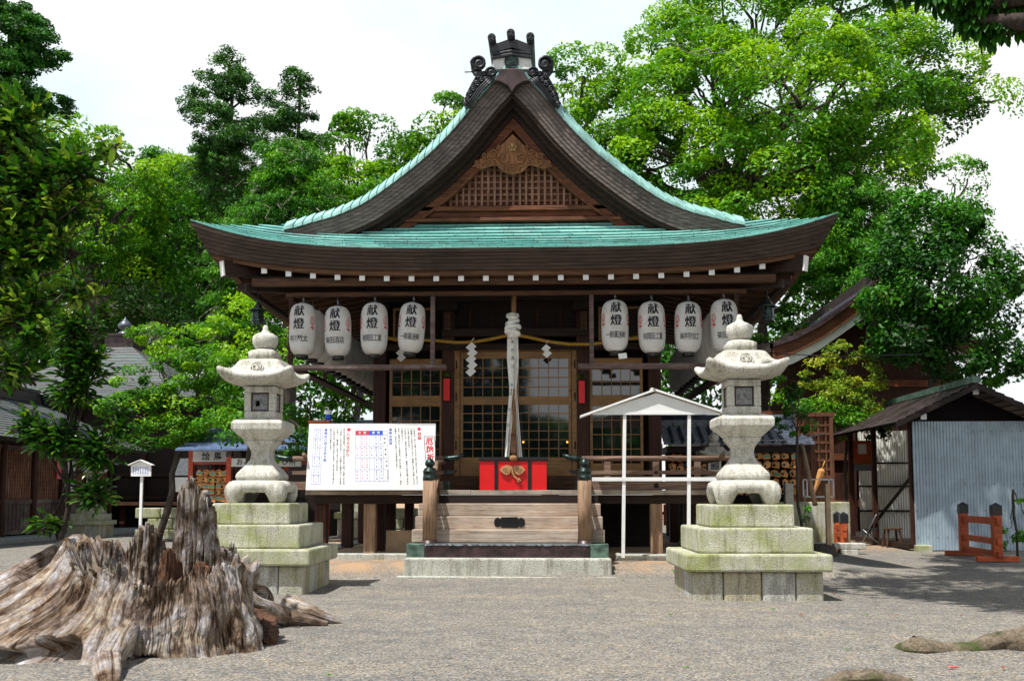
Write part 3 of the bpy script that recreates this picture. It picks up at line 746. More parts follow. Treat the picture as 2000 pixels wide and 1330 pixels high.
# newel posts with onion caps
def newel(x):
    o = MB().lathe([(.128, .33), (.128, .62)], 24, (x, 17.62, 0)).build('post_shoe', 'sheet', stairs)
    p = MB().lathe([(.118, .62), (.118, 1.66)], 24, (x, 17.62, 0)).build('newel_post', 'grey_z', stairs)
    q_ = MB().lathe([(.122, 1.64), (.122, 1.70), (.116, 1.705), (.116, 1.77), (.122, 1.775), (.122, 1.80), (.114, 1.805), (.10, 1.84), (.055, 1.86), (.05, 1.875), (.07, 1.885), (.088, 1.915), (.085, 1.95), (.06, 1.985), (.025, 2.01), (.006, 2.045), (.001, 2.05)], 24, (x, 17.62, 0)).build('onion_cap', 'bronze', p)
NL, NR = at(839, 1000, 17.62)[0], at(1142, 1000, 17.62)[0]
newel(NL); newel(NR)
# railings (front and sides) with bronze-tipped ends
def rail_side(sx):
    xi = X0 + sx * 1.28; xo = X0 + sx * 4.12; yf = 19.0
    rail = thing('veranda_railing', ('left' if sx < 0 else 'right') + ' wooden veranda railing with upturned bronze rail ends beside the stairs', 'railing', (X0 + sx * 2.7, yf, DZ))
    for nm, z, r_ in (('top_rail', 2.06, .05), ('middle_rail', 1.80, 0), ('bottom_rail', 1.56, -1)):
        mb = MB()
        if r_ > 0: mb.tube([(xi, yf, z), (xo, yf, z)], r_, 12)
        elif r_ == 0: mb.box(min(xi, xo), max(xi, xo), yf - .04, yf + .04, z - .035, z + .035)
        else: mb.box(min(xi, xo), max(xi, xo), yf - .05, yf + .05, z - .075, z + .075)
        ro = mb.build(nm, 'rail', rail)
        mb = MB()
        for xe, s_ in ((xi, -sx), (xo, sx)):
            if r_ > 0:
                mb.tube([(xe, yf, z), (xe + s_ * .12, yf, z), (xe + s_ * .24, yf, z + .02), (xe + s_ * .36, yf, z + .075)], [.054, .056, .05, .03], 12)
            elif r_ == 0:
                mb.prism([(xe, z - .04), (xe + s_ * .2, z - .02), (xe + s_ * .25, z + .05), (xe, z + .04)], yf - .045, yf + .045)
            else: mb.box(min(xe, xe + s_ * .12), max(xe, xe + s_ * .12), yf - .056, yf + .056, z - .08, z + .08)
        mb.build('rail_end', 'bronze' if r_ else 'iron', ro)
    xc = X0 + sx * 3.82
    mb = MB(); mb.tube([(xc, 18.6, 2.14), (xc, 18.78, 2.07), (xc, 19.0, 2.06), (xc, 24, 2.06)], [.03, .05, .05, .05], 12); mb.box(xc - .04, xc + .04, 18.75, 24, 1.765, 1.835); mb.box(xc - .05, xc + .05, 18.8, 24, 1.485, 1.635)
    mb.build('side_rail', 'rail', rail)
    for x in (sx * 2.64, sx * 1.75, sx * 3.4):
        mb = MB(); mb.box(X0 + x - .06, X0 + x + .06, yf - .03, yf + .03, DZ, 2.01); po = mb.build('rail_post', 'rail', rail, bev=.005)
        mb = MB(); X_ = X0 + x
        for z, r_ in ((1.80, .028), (1.56, .045)):
            mb.add([(X_ + r_ * math.sin(p) * math.cos(t), yf - .052 - r_ * .8 * math.cos(p), z + r_ * math.sin(p) * math.sin(t)) for p in (.05, .7, 1.2, 1.57) for t in np.linspace(0, 2 * math.pi, 13)[:-1]],
            [(i * 12 + j, i * 12 + (j + 1) % 12, (i + 1) * 12 + (j + 1) % 12, (i + 1) * 12 + j) for i in range(3) for j in range(12)], True)
        if abs(x) == 2.64: mb.build('nail_cover', 'iron', po)
    # sloping handrail down to the newel
    nx = NL if sx < 0 else NR
    mb = MB(); mb.tube([(xi - sx * -.0, 19.0, 2.0), (nx + sx * .02, 18.75, 1.98), (nx + sx * .0, 18.5, 1.85), (nx, 18.1, 1.72), (nx, 17.7, 1.60)], .045, 8)
    mb.bar((nx, 18.9, 1.70), (nx, 17.65, 1.15), .07, .07); mb.bar((nx, 18.9, 1.45), (nx, 17.65, .8), .08, .14)
    mb.build('sloping_handrail', 'rail', rail)
for sx in (-1, 1): rail_side(sx)
# hanging frames and shelves for the lanterns
for sx in (-1, 1):
    f = thing('lantern_shelf', ('left' if sx < 0 else 'right') + ' hanging frame with a grey purple plank shelf below the front paper lanterns', 'hanging shelf', (X0 + sx * 2.8, 18.62, 3.68))
    for x in (1.46, 4.1):
        mb = MB(); mb.box(X0 + sx * x - .04, X0 + sx * x + .04, 18.58, 18.66, 3.7, 5.055); mb.build('shelf_post', 'dark_z' if x > 2 else 'frame_grey', f)
    mb = MB(); mb.prism([(X0 + sx * 1.22, 3.69), (X0 + sx * 1.20, 3.76), (X0 + sx * 4.1, 3.76), (X0 + sx * 4.1, 3.69)], 18.48, 18.8); mb.build('shelf_plank', 'frame_grey', f, bev=.006)
    mb = MB(); mb.box(X0 + sx * 4.0 - .1, X0 + sx * 4.0 + .1, 18.81, 27, 3.67, 3.73)
    mb.build('side_plank', 'dark_y', f)
    for y in (21.5, 24.5, 27):
        mb = MB(); mb.box(X0 + sx * 4.1 - .03, X0 + sx * 4.1 + .03, y - .03, y + .03, 3.7, 5.06); mb.build('shelf_post', 'dark_z', f)
# ================================================================== THINGS ON AND AROUND THE HALL
# --- paper lanterns
LH, LR = .93, .25
lprof = [(.10, -.47), (.125, -.465), (.165, -.44), (.205, -.39), (.232, -.31), (.246, -.2), (.25, 0), (.247, .2), (.236, .31), (.21, .39), (.17, .44), (.125, .465), (.06, .475)]
def lrad(z): return float(np.interp(z, [p[1] for p in lprof], [p[0] for p in lprof]))
def paper_lantern(label, x, y, zc_, names=None, yaw=0, group=None):
    t = thing('paper_lantern', label, 'paper lantern', (x, y, zc_), yaw, group)
    b_ = MB().lathe(lprof, 28).build('paper_body', 'paper', t, world=False)
    MB().lathe([(.112, -.54), (.112, -.462), (.1, -.46)], 20).build('bottom_ring', 'black', t, world=False)
    mb = MB().lathe([(.07, .47), (.07, .49)], 16); mb.tube([(0, 0, .49), (0, 0, .66)], .008, 5); mb.tube([(.02, 0, .49), (.02, 0, .6)], .006, 4); mb.build('hook', 'steel', t, world=False)
    mb = MB(); mb.tube([(0, -.113, -.50), (0, -.125, -.50)], .008, 6); mb.build('brass_stud', 'gold', t, world=False)
    if names:
        def wrap(mb, vs, fs, e=.004):
            out = []
            for a, z in vs:
                r_ = lrad(z) + e; th = a / .25
                out.append((r_ * math.sin(th), -r_ * math.cos(th), z))
            mb.add(out, fs)
        mb = MB()
        for ch, z in (('献', .30), ('燈', .06)):
            for dx in (-.005, 0, .005):
                v, f = glyphs(ch, .215, bold=.004); wrap(mb, [(a + dx, b2 + z) for a, b2 in v], f, .006 + dx * .6)
        n_ = len(names); sz = .40 / max(4, n_)
        for i, ch in enumerate(names):
            v, f = glyphs(ch, 1, bold=.006); wrap(mb, [(a * sz * 1.0 + (i - (n_ - 1) / 2) * sz * .95 - .01, b2 * .135 - .20) for a, b2 in v], f, .005)
        mb.build('lettering', 'ink', b_, world=False)
        mb = MB()                                # red double-leaf crest on each flank
        for s_ in (-1, 1):
            c0 = s_ * .27
            for rr in (1, .62, .3):
                q_ = []
                for a in np.linspace(0, 2 * math.pi, 19)[:-1]:
                    for e in (1, .84): q_.append((c0 + .052 * rr * e * math.sin(a) * (1 - .25 * math.cos(a)), .14 + .075 * rr * e * math.cos(a)))
                wrap(mb, q_, [(2 * i, 2 * i + 1, (2 * i + 3) % 36, (2 * i + 2) % 36) for i in range(18)], .004)
            wrap(mb, [(c0 - .006, .07), (c0 + .006, .07), (c0 + s_ * .02 + .006, -.03), (c0 + s_ * .02 - .006, -.03)], [(0, 1, 2, 3)], .005)
            for dx, dz in ((-.015, .0), (.02, -.01)):
                wrap(mb, [(c0 + dx + .02 * math.cos(a), .015 + dz + .02 * math.sin(a)) for a in np.linspace(0, 6.28, 9)[:-1]], [tuple(range(8))], .005)
        mb.build('crest', 'inkred', b_, world=False)
    return t
LW = 'front paper lanterns with black writing'
for px_, py_, nm, lab, yw in [
    (591, 644, '中川敏太', 'white paper lantern at the left end of the front row, touching the corner post', -4),
    (660, 648, '柴田酒店', 'white paper lantern second from the left corner post in the front row', -2),
    (731, 643, '㈲岡田工業', 'white paper lantern third from the left corner post in the front row', 0),
    (804, 641, '一柳運送㈱', 'white paper lantern leaning slightly, next to the inner post left of the doors', 3),
    (1201, 637, '一柳運送㈱', 'white paper lantern right of the doors with a small paper tag below it', 2),
    (1273, 640, '㈲岡田工業', 'white paper lantern second from the inner post right of the doors', 2),
    (1344, 640, '㈱井狩自工', 'white paper lantern second from the right end of the front row', 3),
    (1415, 637, '柴田酒店', 'rightmost front paper lantern, partly hidden by the stone lantern finial', 5)]:
    x, z = at(px_, py_, 18.62); o = paper_lantern(lab, x, 18.62, z, nm, R(yw), LW); o.rotation_euler.y = R((px_ * 7 % 5 - 2) * .7); o.scale = (1 + (px_ % 3 - 1) * .012, 1, 1 + (px_ % 4 - 1.5) * .012)
    if px_ == 804: o.rotation_euler.y = R(3)
    if px_ == 1201:
        tg = MB(); tg.box(-.03, .12, -.115, -.11, -.63, -.53, Matrix.Rotation(R(-8), 4, 'Y')); tg.build('paper_tag', 'white', o, world=False)
for sx, side in ((-1, 'left'), (1, 'right')):
    src = None; xr = X0 + (-3.84 if sx < 0 else 3.92)
    lab = 'white paper lantern in the long row receding under the %s side eave' % side
    for i in range(13):
        y = 19.2 + i * .55
        if src is None: src = paper_lantern(lab, xr, y, 4.43, None, 0, 'paper lanterns along the %s side' % side)
        else: dup(src, (xr + random.uniform(-.01, .01), y, 4.43))
# --- bronze hanging lanterns at the eave corners
def bronze_lantern(label, x, y, z):
    t = thing('hanging_lantern', label, 'hanging lantern', (x, y, z))
    mb = MB(); mb.lathe([(.02, .42), (.03, .38), (.012, .36), (.05, .345), (.10, .27), (.185, .235), (.185, .225), (.10, .22)], 6, smooth=False); mb.build('lantern_roof', 'bronze', t, world=False, rec=True)
    mb = MB(); mb.lathe([(.095, .22), (.105, .05), (.11, .045)], 6, smooth=False)
    for k_ in range(6):
        a = k_ * math.pi / 3 + math.pi / 6; mb.bar((.098 * math.cos(a), .098 * math.sin(a), .06), (.09 * math.cos(a), .09 * math.sin(a), .2), .07, .006)
        mb.tube([(.105 * math.cos(a - .52), .105 * math.sin(a - .52), .05), (.1 * math.cos(a - .52), .1 * math.sin(a - .52), .22)], .01, 4)
    mb.build('fire_box', 'bronze', t, world=False)
    mb = MB(); mb.lathe([(.13, .05), (.135, .03), (.11, .02), (.11, -.02)], 6, smooth=False); mb.build('lantern_base', 'bronze', t, world=False)
    mb = MB()
    mb.tube([(0, 0, .42), (0, 0, .62)], .006, 4)
    mb.build('chain', 'iron', t, world=False)
    return t
x, z = at(503, 631, 18.3); bronze_lantern('small dark bronze lantern hanging under the left eave corner', x, 18.3, z)
x, z = at(1500, 624, 18.3); bronze_lantern('small dark bronze lantern hanging under the right eave corner', x, 18.3, z)
# --- twisted gold rope with paper streamers
def twisted(mb, P, r_, strands=2, pitch=.09, n=5, res=6):
    P = [Vector(p) for p in P]; L = 0; out = []
    for a, b_ in zip(P, P[1:]):
        m_ = max(1, int((b_ - a).length / (pitch / res)))
        for i in range(m_): out.append((a.lerp(b_, i / m_), (b_ - a).normalized()))
    out.append((P[-1], (P[-1] - P[-2]).normalized()))
    for s_ in range(strands):
        Q = []
        for i, (p, t) in enumerate(out):
            u = t.cross(Vector((0, 1, 0))).normalized(); w_ = u.cross(t); a = i / res * 2 * math.pi + s_ * 2 * math.pi / strands
            Q.append(p + (u * math.cos(a) + w_ * math.sin(a)) * r_ * .5)
        mb.tube(Q, r_ * .62, n)
def ropeat(pts, Y): return [(at(a, b_, Y)[0], Y, at(a, b_, Y)[1]) for a, b_ in pts]
mb = MB(); twisted(mb, ropeat([(715, 655), (770, 662), (810, 664), (850, 665), (890, 669), (925, 668), (960, 662), (1000, 653), (1030, 658), (1070, 667), (1110, 672), (1150, 672), (1190, 668), (1240, 659), (1290, 650)], 19.7), .034)
tag(mb.build('sacred_rope', 'rope_gold'), 'twisted golden rope sagging across the front above the doors', 'rope')
def shide(label, px_, py_, steps, Y=19.65, sc=1):
    x, z = at(px_, py_, Y); mb = MB(); s_ = .085 * sc; xx, zz2 = 0, 0
    for k_ in range(steps):
        d_ = 1 if k_ % 2 else -1
        yo = -.012 * k_
        mb.add([(x + xx, Y + yo, z + zz2), (x + xx + s_, Y + yo - .01, z + zz2 - s_ * .9), (x + xx + s_ - s_ * 1.15, Y + yo - .02, z + zz2 - s_ * 2.0), (x + xx - s_ * 1.15, Y + yo, z + zz2 - s_ * 1.1)], [(0, 1, 2, 3)])
        zz2 -= s_ * 1.25; xx += .0
        xx += -.25 * s_ if k_ % 2 else .25 * s_
    mb.tube([(x, Y, z + .02), (x + .05, Y, z + .08)], .006, 4)
    o = mb.build('paper_streamer', 'white', rec=False); sd_ = o.modifiers.new('thick', 'SOLIDIFY'); sd_.thickness = .003
    tag(o, label, 'paper streamer')
shide('long white zigzag paper streamer hanging from the gold rope over the left door', 921, 668, 5, sc=1.15)
shide('short folded white paper streamer on the gold rope over the right door', 1067, 672, 2)
shide('small white paper streamer glimpsed between the third and fourth front lanterns', 783, 680, 2)
# --- bell rope with cloth
br = thing('bell_rope', 'bell rope with knotted white cloth strips hanging in front of the doors', 'bell rope', (at(1002, 600, 18.95)[0], 18.95, 2.1))
BY = 18.95
def B_(a, b_, dy=0): x, z = at(a, b_, BY + dy); return (x, BY + dy, z)
mb = MB(); twisted(mb, [B_(1004, 572), B_(1003, 615)], .05, 3, .14); mb.build('brown_rope', 'hemp', br)
mb = MB(); twisted(mb, [B_(1001, 760), B_(1004, 800), B_(1003, 848)], .036, 3, .10); mb.build('brown_rope', 'hemp', br)
mb = MB()
for k_, (a, b_, r_) in enumerate([(1001, 618, .085), (1000, 630, .10), (1001, 641, .12), (1001, 651, .115)]):
    x, y, z = B_(a, b_)
    mb.tube([(x + r_ * math.cos(t) * 1.0, y + r_ * .8 * math.sin(t), z + .035 * math.sin(t + k_ * 1.3)) for t in np.linspace(0, 6.28, 15)], [.042 + .012 * math.sin(3 * t + k_) for t in np.linspace(0, 6.28, 15)], 7)
mb.tube([B_(1000, 612), B_(1001, 660)], [.07, .1], 9)
mb.build('cloth_knot', 'cloth', br)
def cloth(pl, pr, dy0, dy1, name='cloth_strip'):
    mb = MB(); n_ = 16; m_ = 30; P = []
    for j in range(m_ + 1):
        t = j / m_; lx = np.interp(t, [q[2] for q in pl], [q[0] for q in pl]); ly = np.interp(t, [q[2] for q in pl], [q[1] for q in pl])
        rx = np.interp(t, [q[2] for q in pr], [q[0] for q in pr]); row = []
        for i in range(n_ + 1):
            s_ = i / n_; a = lx + (rx - lx) * s_
            row.append(B_(a, ly, dy0 + (dy1 - dy0) * t + .03 * math.sin(s_ * 9 + t * 1.5) + .018 * math.sin(s_ * 17 + 1 + t * 3)))
        P.append(row)
    mb.grid(P, True); o = mb.build(name, 'cloth', br, rec=False); return o
c1 = cloth([(991, 655, 0), (990, 700, .2), (995, 760, .45), (990, 820, .7), (986, 892, 1)], [(1011, 655, 0), (1013, 700, .2), (1008, 760, .45), (1001, 820, .7), (994, 892, 1)], 0, -.02)
c2 = cloth([(999, 655, 0), (1000, 720, .3), (1002, 760, .45), (1006, 820, .7), (1011, 893, 1)], [(1012, 655, 0), (1013, 720, .3), (1009, 760, .45), (1014, 820, .7), (1020, 893, 1)], .05, .04)
mb = MB()
for ch, (a, b_, s_) in zip('奉井清正家内安全', [(1001, 668, .075), (1001, 684, .075), (1001, 700, .085), (1002, 716, .075), (1000, 752, .06), (997, 770, .06), (995, 800, .06), (992, 830, .06)]):
    x, y, z = B_(a, b_, -.075); write(mb, ch, x, y, z, s_, bold=.0)
mb.build('lettering', 'ink', c1)
mb = MB(); x, y, z = B_(1003, 868, -.03); mb.box(x - .05, x + .05, y - .05, y + .05, z - .17, z + .2); wo = mb.build('wooden_handle', 'brown_x', br, bev=.008)
mb = MB(); mb.lathe([(.05, -.2), (.075, -.23), (.08, -.26), (.065, -.29), (.06, -.3)], 12, (x, y, z)); mb.build('tassel_cap', 'hemp', wo)
# --- offertory box
bxl, bz1 = at(937, 898, 18.97); bxr, bz0 = at(1068, 956, 18.97)
ob = thing('offertory_box', 'bright red offertory box with black straps and carved leaf crest on the veranda edge', 'offertory box', ((bxl + bxr) / 2, 19.2, DZ))
mb = MB(); mb.box(bxl, bxr, 18.97, 19.5, DZ + .004, bz1 - .02); mb.build('box_body', 'red', ob, bev=.006)
mb = MB(); mb.box(bxl - .02, bxr + .02, 18.945, 19.52, bz1 - .018, bz1 + .04); mb.build('box_rim', 'black', ob, bev=.006)
mb = MB()
for k_ in range(9): mb.box(bxl + .02, bxr - .02, 18.99 + k_ * .06, 19.015 + k_ * .06, bz1 + .041, bz1 + .055)
mb.build('slatted_top', 'black', ob)
for px_ in (969, 1034):
    xa = at(px_ - 3.2, 900, 18.96)[0]; mb = MB(); mb.box(xa, xa + .062, 18.95, 18.969, DZ + .002, bz1 - .019); mb.build('strap', 'black', ob, bev=.004)
mb = MB(); ce = lambda a, b_: at(a, b_, 18.955)
for s_, c_x in ((-1, 990), (1, 1014)):
    pts = [(1002, 913), (1000 + s_ * 4, 909), (1001 + s_ * 13, 908.5), (1001 + s_ * 21, 912), (1001 + s_ * 25, 918), (1001 + s_ * 19, 924), (1001 + s_ * 12, 928), (1001 + s_ * 6, 925), (1001 + s_ * 3, 918)]
    mb.prism([ce(*p) for p in pts], 18.925, 18.968)
    x, z = ce(1001 + s_ * 13, 918); spiral(mb, x, z, .05, 2.0, s_, .008, 18.922)
mb.tube([(ce(a, b_)[0], 18.935, ce(a, b_)[1]) for a, b_ in [(1000, 912), (1001, 922), (1004, 930), (1010, 935), (1014, 938)]], [.02, .022, .018, .016, .022], 7)
for a, b_ in ((1014, 935), (1016, 938), (1012, 940)): x, z = ce(a, b_); mb.tube([(x, 18.96, z), (x, 18.925, z)], .018, 8)
mb.build('leaf_crest', 'gold', ob, bev=.004)
# --- vases of sprigs on the door posts
def vase(label, px_, py0, py1, Y=19.93):
    x, z1 = at(px_, py0, Y); z0 = at(px_, py1, Y)[1]
    t = thing('wall_vase', label, 'wall vase', (x, Y, z0)); mb = MB(); mb.box(x - .06, x + .06, Y - .07, Y + .03, z0, z1); mb.build('red_case', 'red', t, bev=.01)
    rng = np.random.default_rng(int(px_)); mb = MB(); F = []
    for k_ in range(40):
        a = rng.uniform(0, 6.28); el = rng.uniform(-.3, 1.4); r_ = rng.uniform(.03, .2)
        c_ = Vector((x + r_ * math.cos(a) * math.cos(el), Y - .05 + r_ * .7 * math.sin(a) * math.cos(el), z1 + .06 + r_ * math.sin(el)))
        d_ = Vector((math.cos(a), math.sin(a), .3 + rng.uniform(-.6, .3))).normalized() * .05; w_ = d_.cross(Vector((0, 0, 1))).normalized() * .022
        mb.add([c_ - d_, c_ - w_, c_ + d_, c_ + w_], [(0, 1, 2, 3)])
    o = mb.build('leafy_sprig', 'lf_mid', t, rec=False); a_ = o.data.attributes.new('v', 'FLOAT', 'FACE'); a_.data.foreach_set('value', rng.uniform(.1, .8, len(o.data.polygons)))
vase('slim red vase of green sprigs on the post left of the doors', 873, 740, 783)
vase('slim red vase of green sprigs on the post right of the doors', 1136, 744, 788)

# --- information board
BY0, BY1 = 18.62, 18.80
bl, br_ = at(597, 950, BY0), at(848, 955, BY0); tz = at(730, 827, BY1)[1]
bw = br_[0] - bl[0]; bh = math.hypot(tz - DZ, BY1 - BY0)
ib = thing('information_board', 'wide white notice board with red, blue and black Japanese text and tables', 'notice board', (bl[0], BY0, DZ - .0))
ib.rotation_euler = (-math.atan2(BY1 - BY0, tz - DZ), 0, 0)
mb = MB(); mb.box(0, bw, 0, .03, 0, bh); bd = mb.build('board_panel', 'white', ib, world=False, bev=.004)
# crop coordinates (2000x1143) of the board -> board plane
def bc(cx, cy):
    v = (1105 - cy) / (1105 - 190); xl = 30 + (95 - 30) * v; xr = 1730 + (1870 - 1730) * v
    return (cx - xl) / (xr - xl) * bw, v * bh
sxu = bw / 1735.; 
def col(mb, txt, cx, cy0, cy1, size, shear=0, e=-.002, bold=.01):
    n_ = len(txt)
    for i, ch in enumerate(txt):
        if ch == ' ': continue
        f_ = (i + .5) / n_; x, z = bc(cx - shear * f_, cy0 + (cy1 - cy0) * f_)
        v, fc = glyphs(ch if ch not in 'ー' else '丨', size, bold=bold); mb.add([(x + a, e, z + b2) for a, b2 in v], fc)
def rect(mb, pts, e=-.0015, lw=None):
    mb.add([(bc(*p)[0], e, bc(*p)[1]) for p in pts], [(0, 1, 2, 3)])
def line(mb, a, b_, w_=.004, e=-.0018):
    A_ = Vector(bc(*a)); B2 = Vector(bc(*b_)); d_ = (B2 - A_).normalized(); n_ = Vector((-d_.y, d_.x)) * w_ / 2
    mb.add([((A_ + n_).x, e, (A_ + n_).y), ((A_ - n_).x, e, (A_ - n_).y), ((B2 - n_).x, e, (B2 - n_).y), ((B2 + n_).x, e, (B2 + n_).y)], [(0, 1, 2, 3)])
k = MB()
for i, (s_, cx, c0, c1) in enumerate([
    ('この年は、災いの起こりやすい年と言われます。古来より', 1562, 255, 1035), ('ご家族でこの年の方がいると、家族にも災いが起こりやす', 1520, 255, 1035),
    ('いと言い伝えられます。', 1478, 255, 560), ('この年には、当社で祈祷を受け、無事その年が過ごせるよ', 1435, 255, 1035), ('うお祈り下さい。', 1390, 255, 470),
    ('また、厄年の終わった翌年を「おかげ詣り」と言い、祈祷', 1345, 255, 1035), ('を受け、今後のご健康とご多幸を祈ります。', 1300, 255, 830),
    ('暦の方位吉凶図で、自分の生まれ年の星（九星）が中央', 585, 262, 1030), ('（中宮）にある年を言い、八方塞りで囲まれている状態', 540, 262, 1030),
    ('になり、「要注意」の年であると言われます。', 492, 262, 880), ('この年には八方除けの祈祷を受け、あらゆる出来事が好', 445, 262, 1030), ('転するよう祈願します。', 400, 262, 580)]):
    col(k, s_, cx, c0, c1, .034, shear=45 * (c1 - c0) / 780, bold=.02)
for t_, y0, y1 in (('前厄', 370, 490), ('本厄', 520, 650), ('後厄', 680, 810), ('おかげ詣り', 835, 975)): col(k, t_, 1140, y0, y1, .036 if len(t_) < 3 else .027, shear=10, bold=.02)
for a, b_ in (((1685, 372), (1828, 372)), ((1828, 372), (1800, 865)), ((1800, 865), (1660, 865)), ((1660, 865), (1685, 372))): line(k, a, b_, .009)
k.build('black_text', 'ink', bd, world=False, rec=False)
k = MB(); col(k, '厄年', 1628, 315, 430, .075, 12, bold=.03); col(k, '八方ふさがり', 640, 318, 655, .07, 30, bold=.03); col(k, '厄除祈願', 1755, 390, 830, .14, 30, bold=.03)
rect(k, [(1608, 248), (1650, 248), (1650, 288), (1608, 288)]); rect(k, [(628, 254), (670, 254), (670, 294), (628, 294)])
rect(k, [(742, 292), (932, 292), (930, 350), (740, 350)]); k.build('red_text', 'inkred', bd, world=False, rec=False)
k = MB(); rect(k, [(932, 292), (1120, 292), (1118, 350), (930, 350)]); col(k, '本年の厄年', 1232, 255, 495, .062, 18, bold=.02); col(k, '本年の八方ふさがり年', 332, 258, 725, .062, 35, bold=.02)
for i in range(3):
    for j, (y0, y1) in enumerate(((360, 495), (515, 650), (675, 810), (832, 968))):
        if i == 2 and j != 1: continue
        col(k, ['平三十一年', '平十年', '昭六十二年', '平八年'][(i + j) % 4], 1085 - i * 66 - j * 9, y0, y1, .030, 5, bold=.02)
for c_ in range(2):
    for j in range(6): col(k, ['平四年', '昭六十年', '平十三年', '昭四十二年', '平七年', '昭五一年'][(j + c_ * 2) % 6], 255 - c_ * 62 - j * 10, 275 + j * 125, 380 + j * 125, .026, 4, bold=.01)
k.build('blue_text', 'inkblue', bd, world=False, rec=False)
k = MB()
for i in range(3):
    for j, (y0, y1) in enumerate(((360, 495), (515, 650), (675, 810), (832, 968))):
        if i == 2 and j in (0, 2): continue
        col(k, ['平十七年', '平二年', '昭六三年', '平元年'][(i * 2 + j) % 4], 890 - i * 66 - j * 9, y0, y1, .030, 5, bold=.02)
k.build('pink_text', 'inkpink', bd, world=False, rec=False)
k = MB()
for t_, x in (('女', 800), ('性', 870), ('男', 990), ('性', 1060)): col(k, t_, x, 292, 350, .05, e=-.004, bold=.03)
k.build('white_text', 'white', bd, world=False, rec=False)
k = MB(); X_ = [1185, 1120, 1060, 995, 932, 868, 805, 742]
for j, y in enumerate((290, 350, 508, 665, 825, 985)): line(k, (742 - j * 9, y), (1185 - j * 9, y), .0035)
for x in X_: line(k, (x, 290), (x - 42, 985), .0035)
for j in range(7): line(k, (165 - j * 10, 268 + j * 126), (287 - j * 10, 268 + j * 126), .0035)
for x in (165, 225, 287): line(k, (x, 268), (x - 60, 1024), .0035)
k.build('table_lines', 'inkblue', bd, world=False, rec=False)
mb = MB(); xa = at(604, 822, 19.0)[0]; xb = at(646, 822, 19.0)[0]; zt = at(600, 822, 19.0)[1]
mb.box(xa, xb, 18.9, 19.15, zt - .04, zt); mb.box(xa + .1, xa + .16, 18.95, 19.0, DZ, zt - .04); mb.box(xb - .16, xb - .1, 18.95, 19.0, DZ, zt - .04); tag(mb.build('small_shelf', 'rustred', bev=.004), 'small red brown stand behind the notice board carrying a bottle', 'stand')
bt = thing('sanitiser_bottle', 'clear pump bottle with blue and pink label standing behind the notice board', 'pump bottle', (at(641, 815, 19.0)[0], 19.0, zt))
MB().lathe([(.055, .002), (.055, .14), (.045, .17), (.02, .19), (.018, .2)], 14).build('bottle_body', 'white', bt, world=False)
MB().lathe([(.0565, .01), (.0565, .12)], 14).build('bottle_label', 'inkblue', bt, world=False)
mb = MB(); mb.tube([(0, 0, .2), (0, 0, .255)], .01, 6); mb.tube([(-.01, 0, .255), (-.06, 0, .25)], .012, 6); mb.build('pump_head', 'white', bt, world=False)

# --- empty white sign frame with a little roof
SY = 18.35
sf = thing('sign_frame', 'empty white sign frame with small pitched roof and two slim legs before the veranda', 'sign frame', (at(1282, 1080, SY)[0], SY, .2))
s_ = lambda a, b_, Y=SY: at(a, b_, Y)
for (a0, b0), (a1, b1) in (((1220, 808), (1217, 1089)), ((1346, 806), (1345, 1085))):
    x0_, z0_ = s_(a0, b0); x1_, z1_ = s_(a1, b1); mb = MB(); mb.bar((x0_, SY, z0_), (x1_, SY, max(z1_, .15)), .06, .06); mb.build('leg', 'white', sf, bev=.004)
mb = MB(); mb.box(s_(1156, 936)[0], s_(1405, 936)[0], SY - .05, SY - .032, s_(1000, 939.5)[1], s_(1000, 932)[1]); mb.build('crossbar', 'white', sf)
mb = MB(); mb.prism([s_(1155, 809), s_(1404, 808), s_(1396, 803), s_(1282, 768), s_(1162, 804)], SY - .045, SY + .045); mb.build('gable_panel', 'white', sf)
mb = MB(); mb.box(s_(1158, 808)[0], s_(1402, 808)[0], SY - .055, SY - .046, s_(1000, 811)[1], s_(1000, 806)[1]); mb.build('lower_batten', 'white', sf)
for a, b_ in (((1271, 758), (1418, 806)), ((1279, 760), (1133, 812))):
    x0_, z0_ = s_(*a); x1_, z1_ = s_(*b_); mb = MB(); dz = .0
    mb.add([(x0_, SY - .12, z0_), (x1_, SY - .12, z1_), (x1_, SY + .22, z1_), (x0_, SY + .22, z0_), (x0_, SY - .12, z0_ - .035), (x1_, SY - .12, z1_ - .035), (x1_, SY + .22, z1_ - .035), (x0_, SY + .22, z0_ - .035)],
           [(0, 1, 2, 3), (7, 6, 5, 4), (0, 4, 5, 1), (1, 5, 6, 2), (2, 6, 7, 3), (3, 7, 4, 0)]); mb.build('roof_board', 'white', sf)

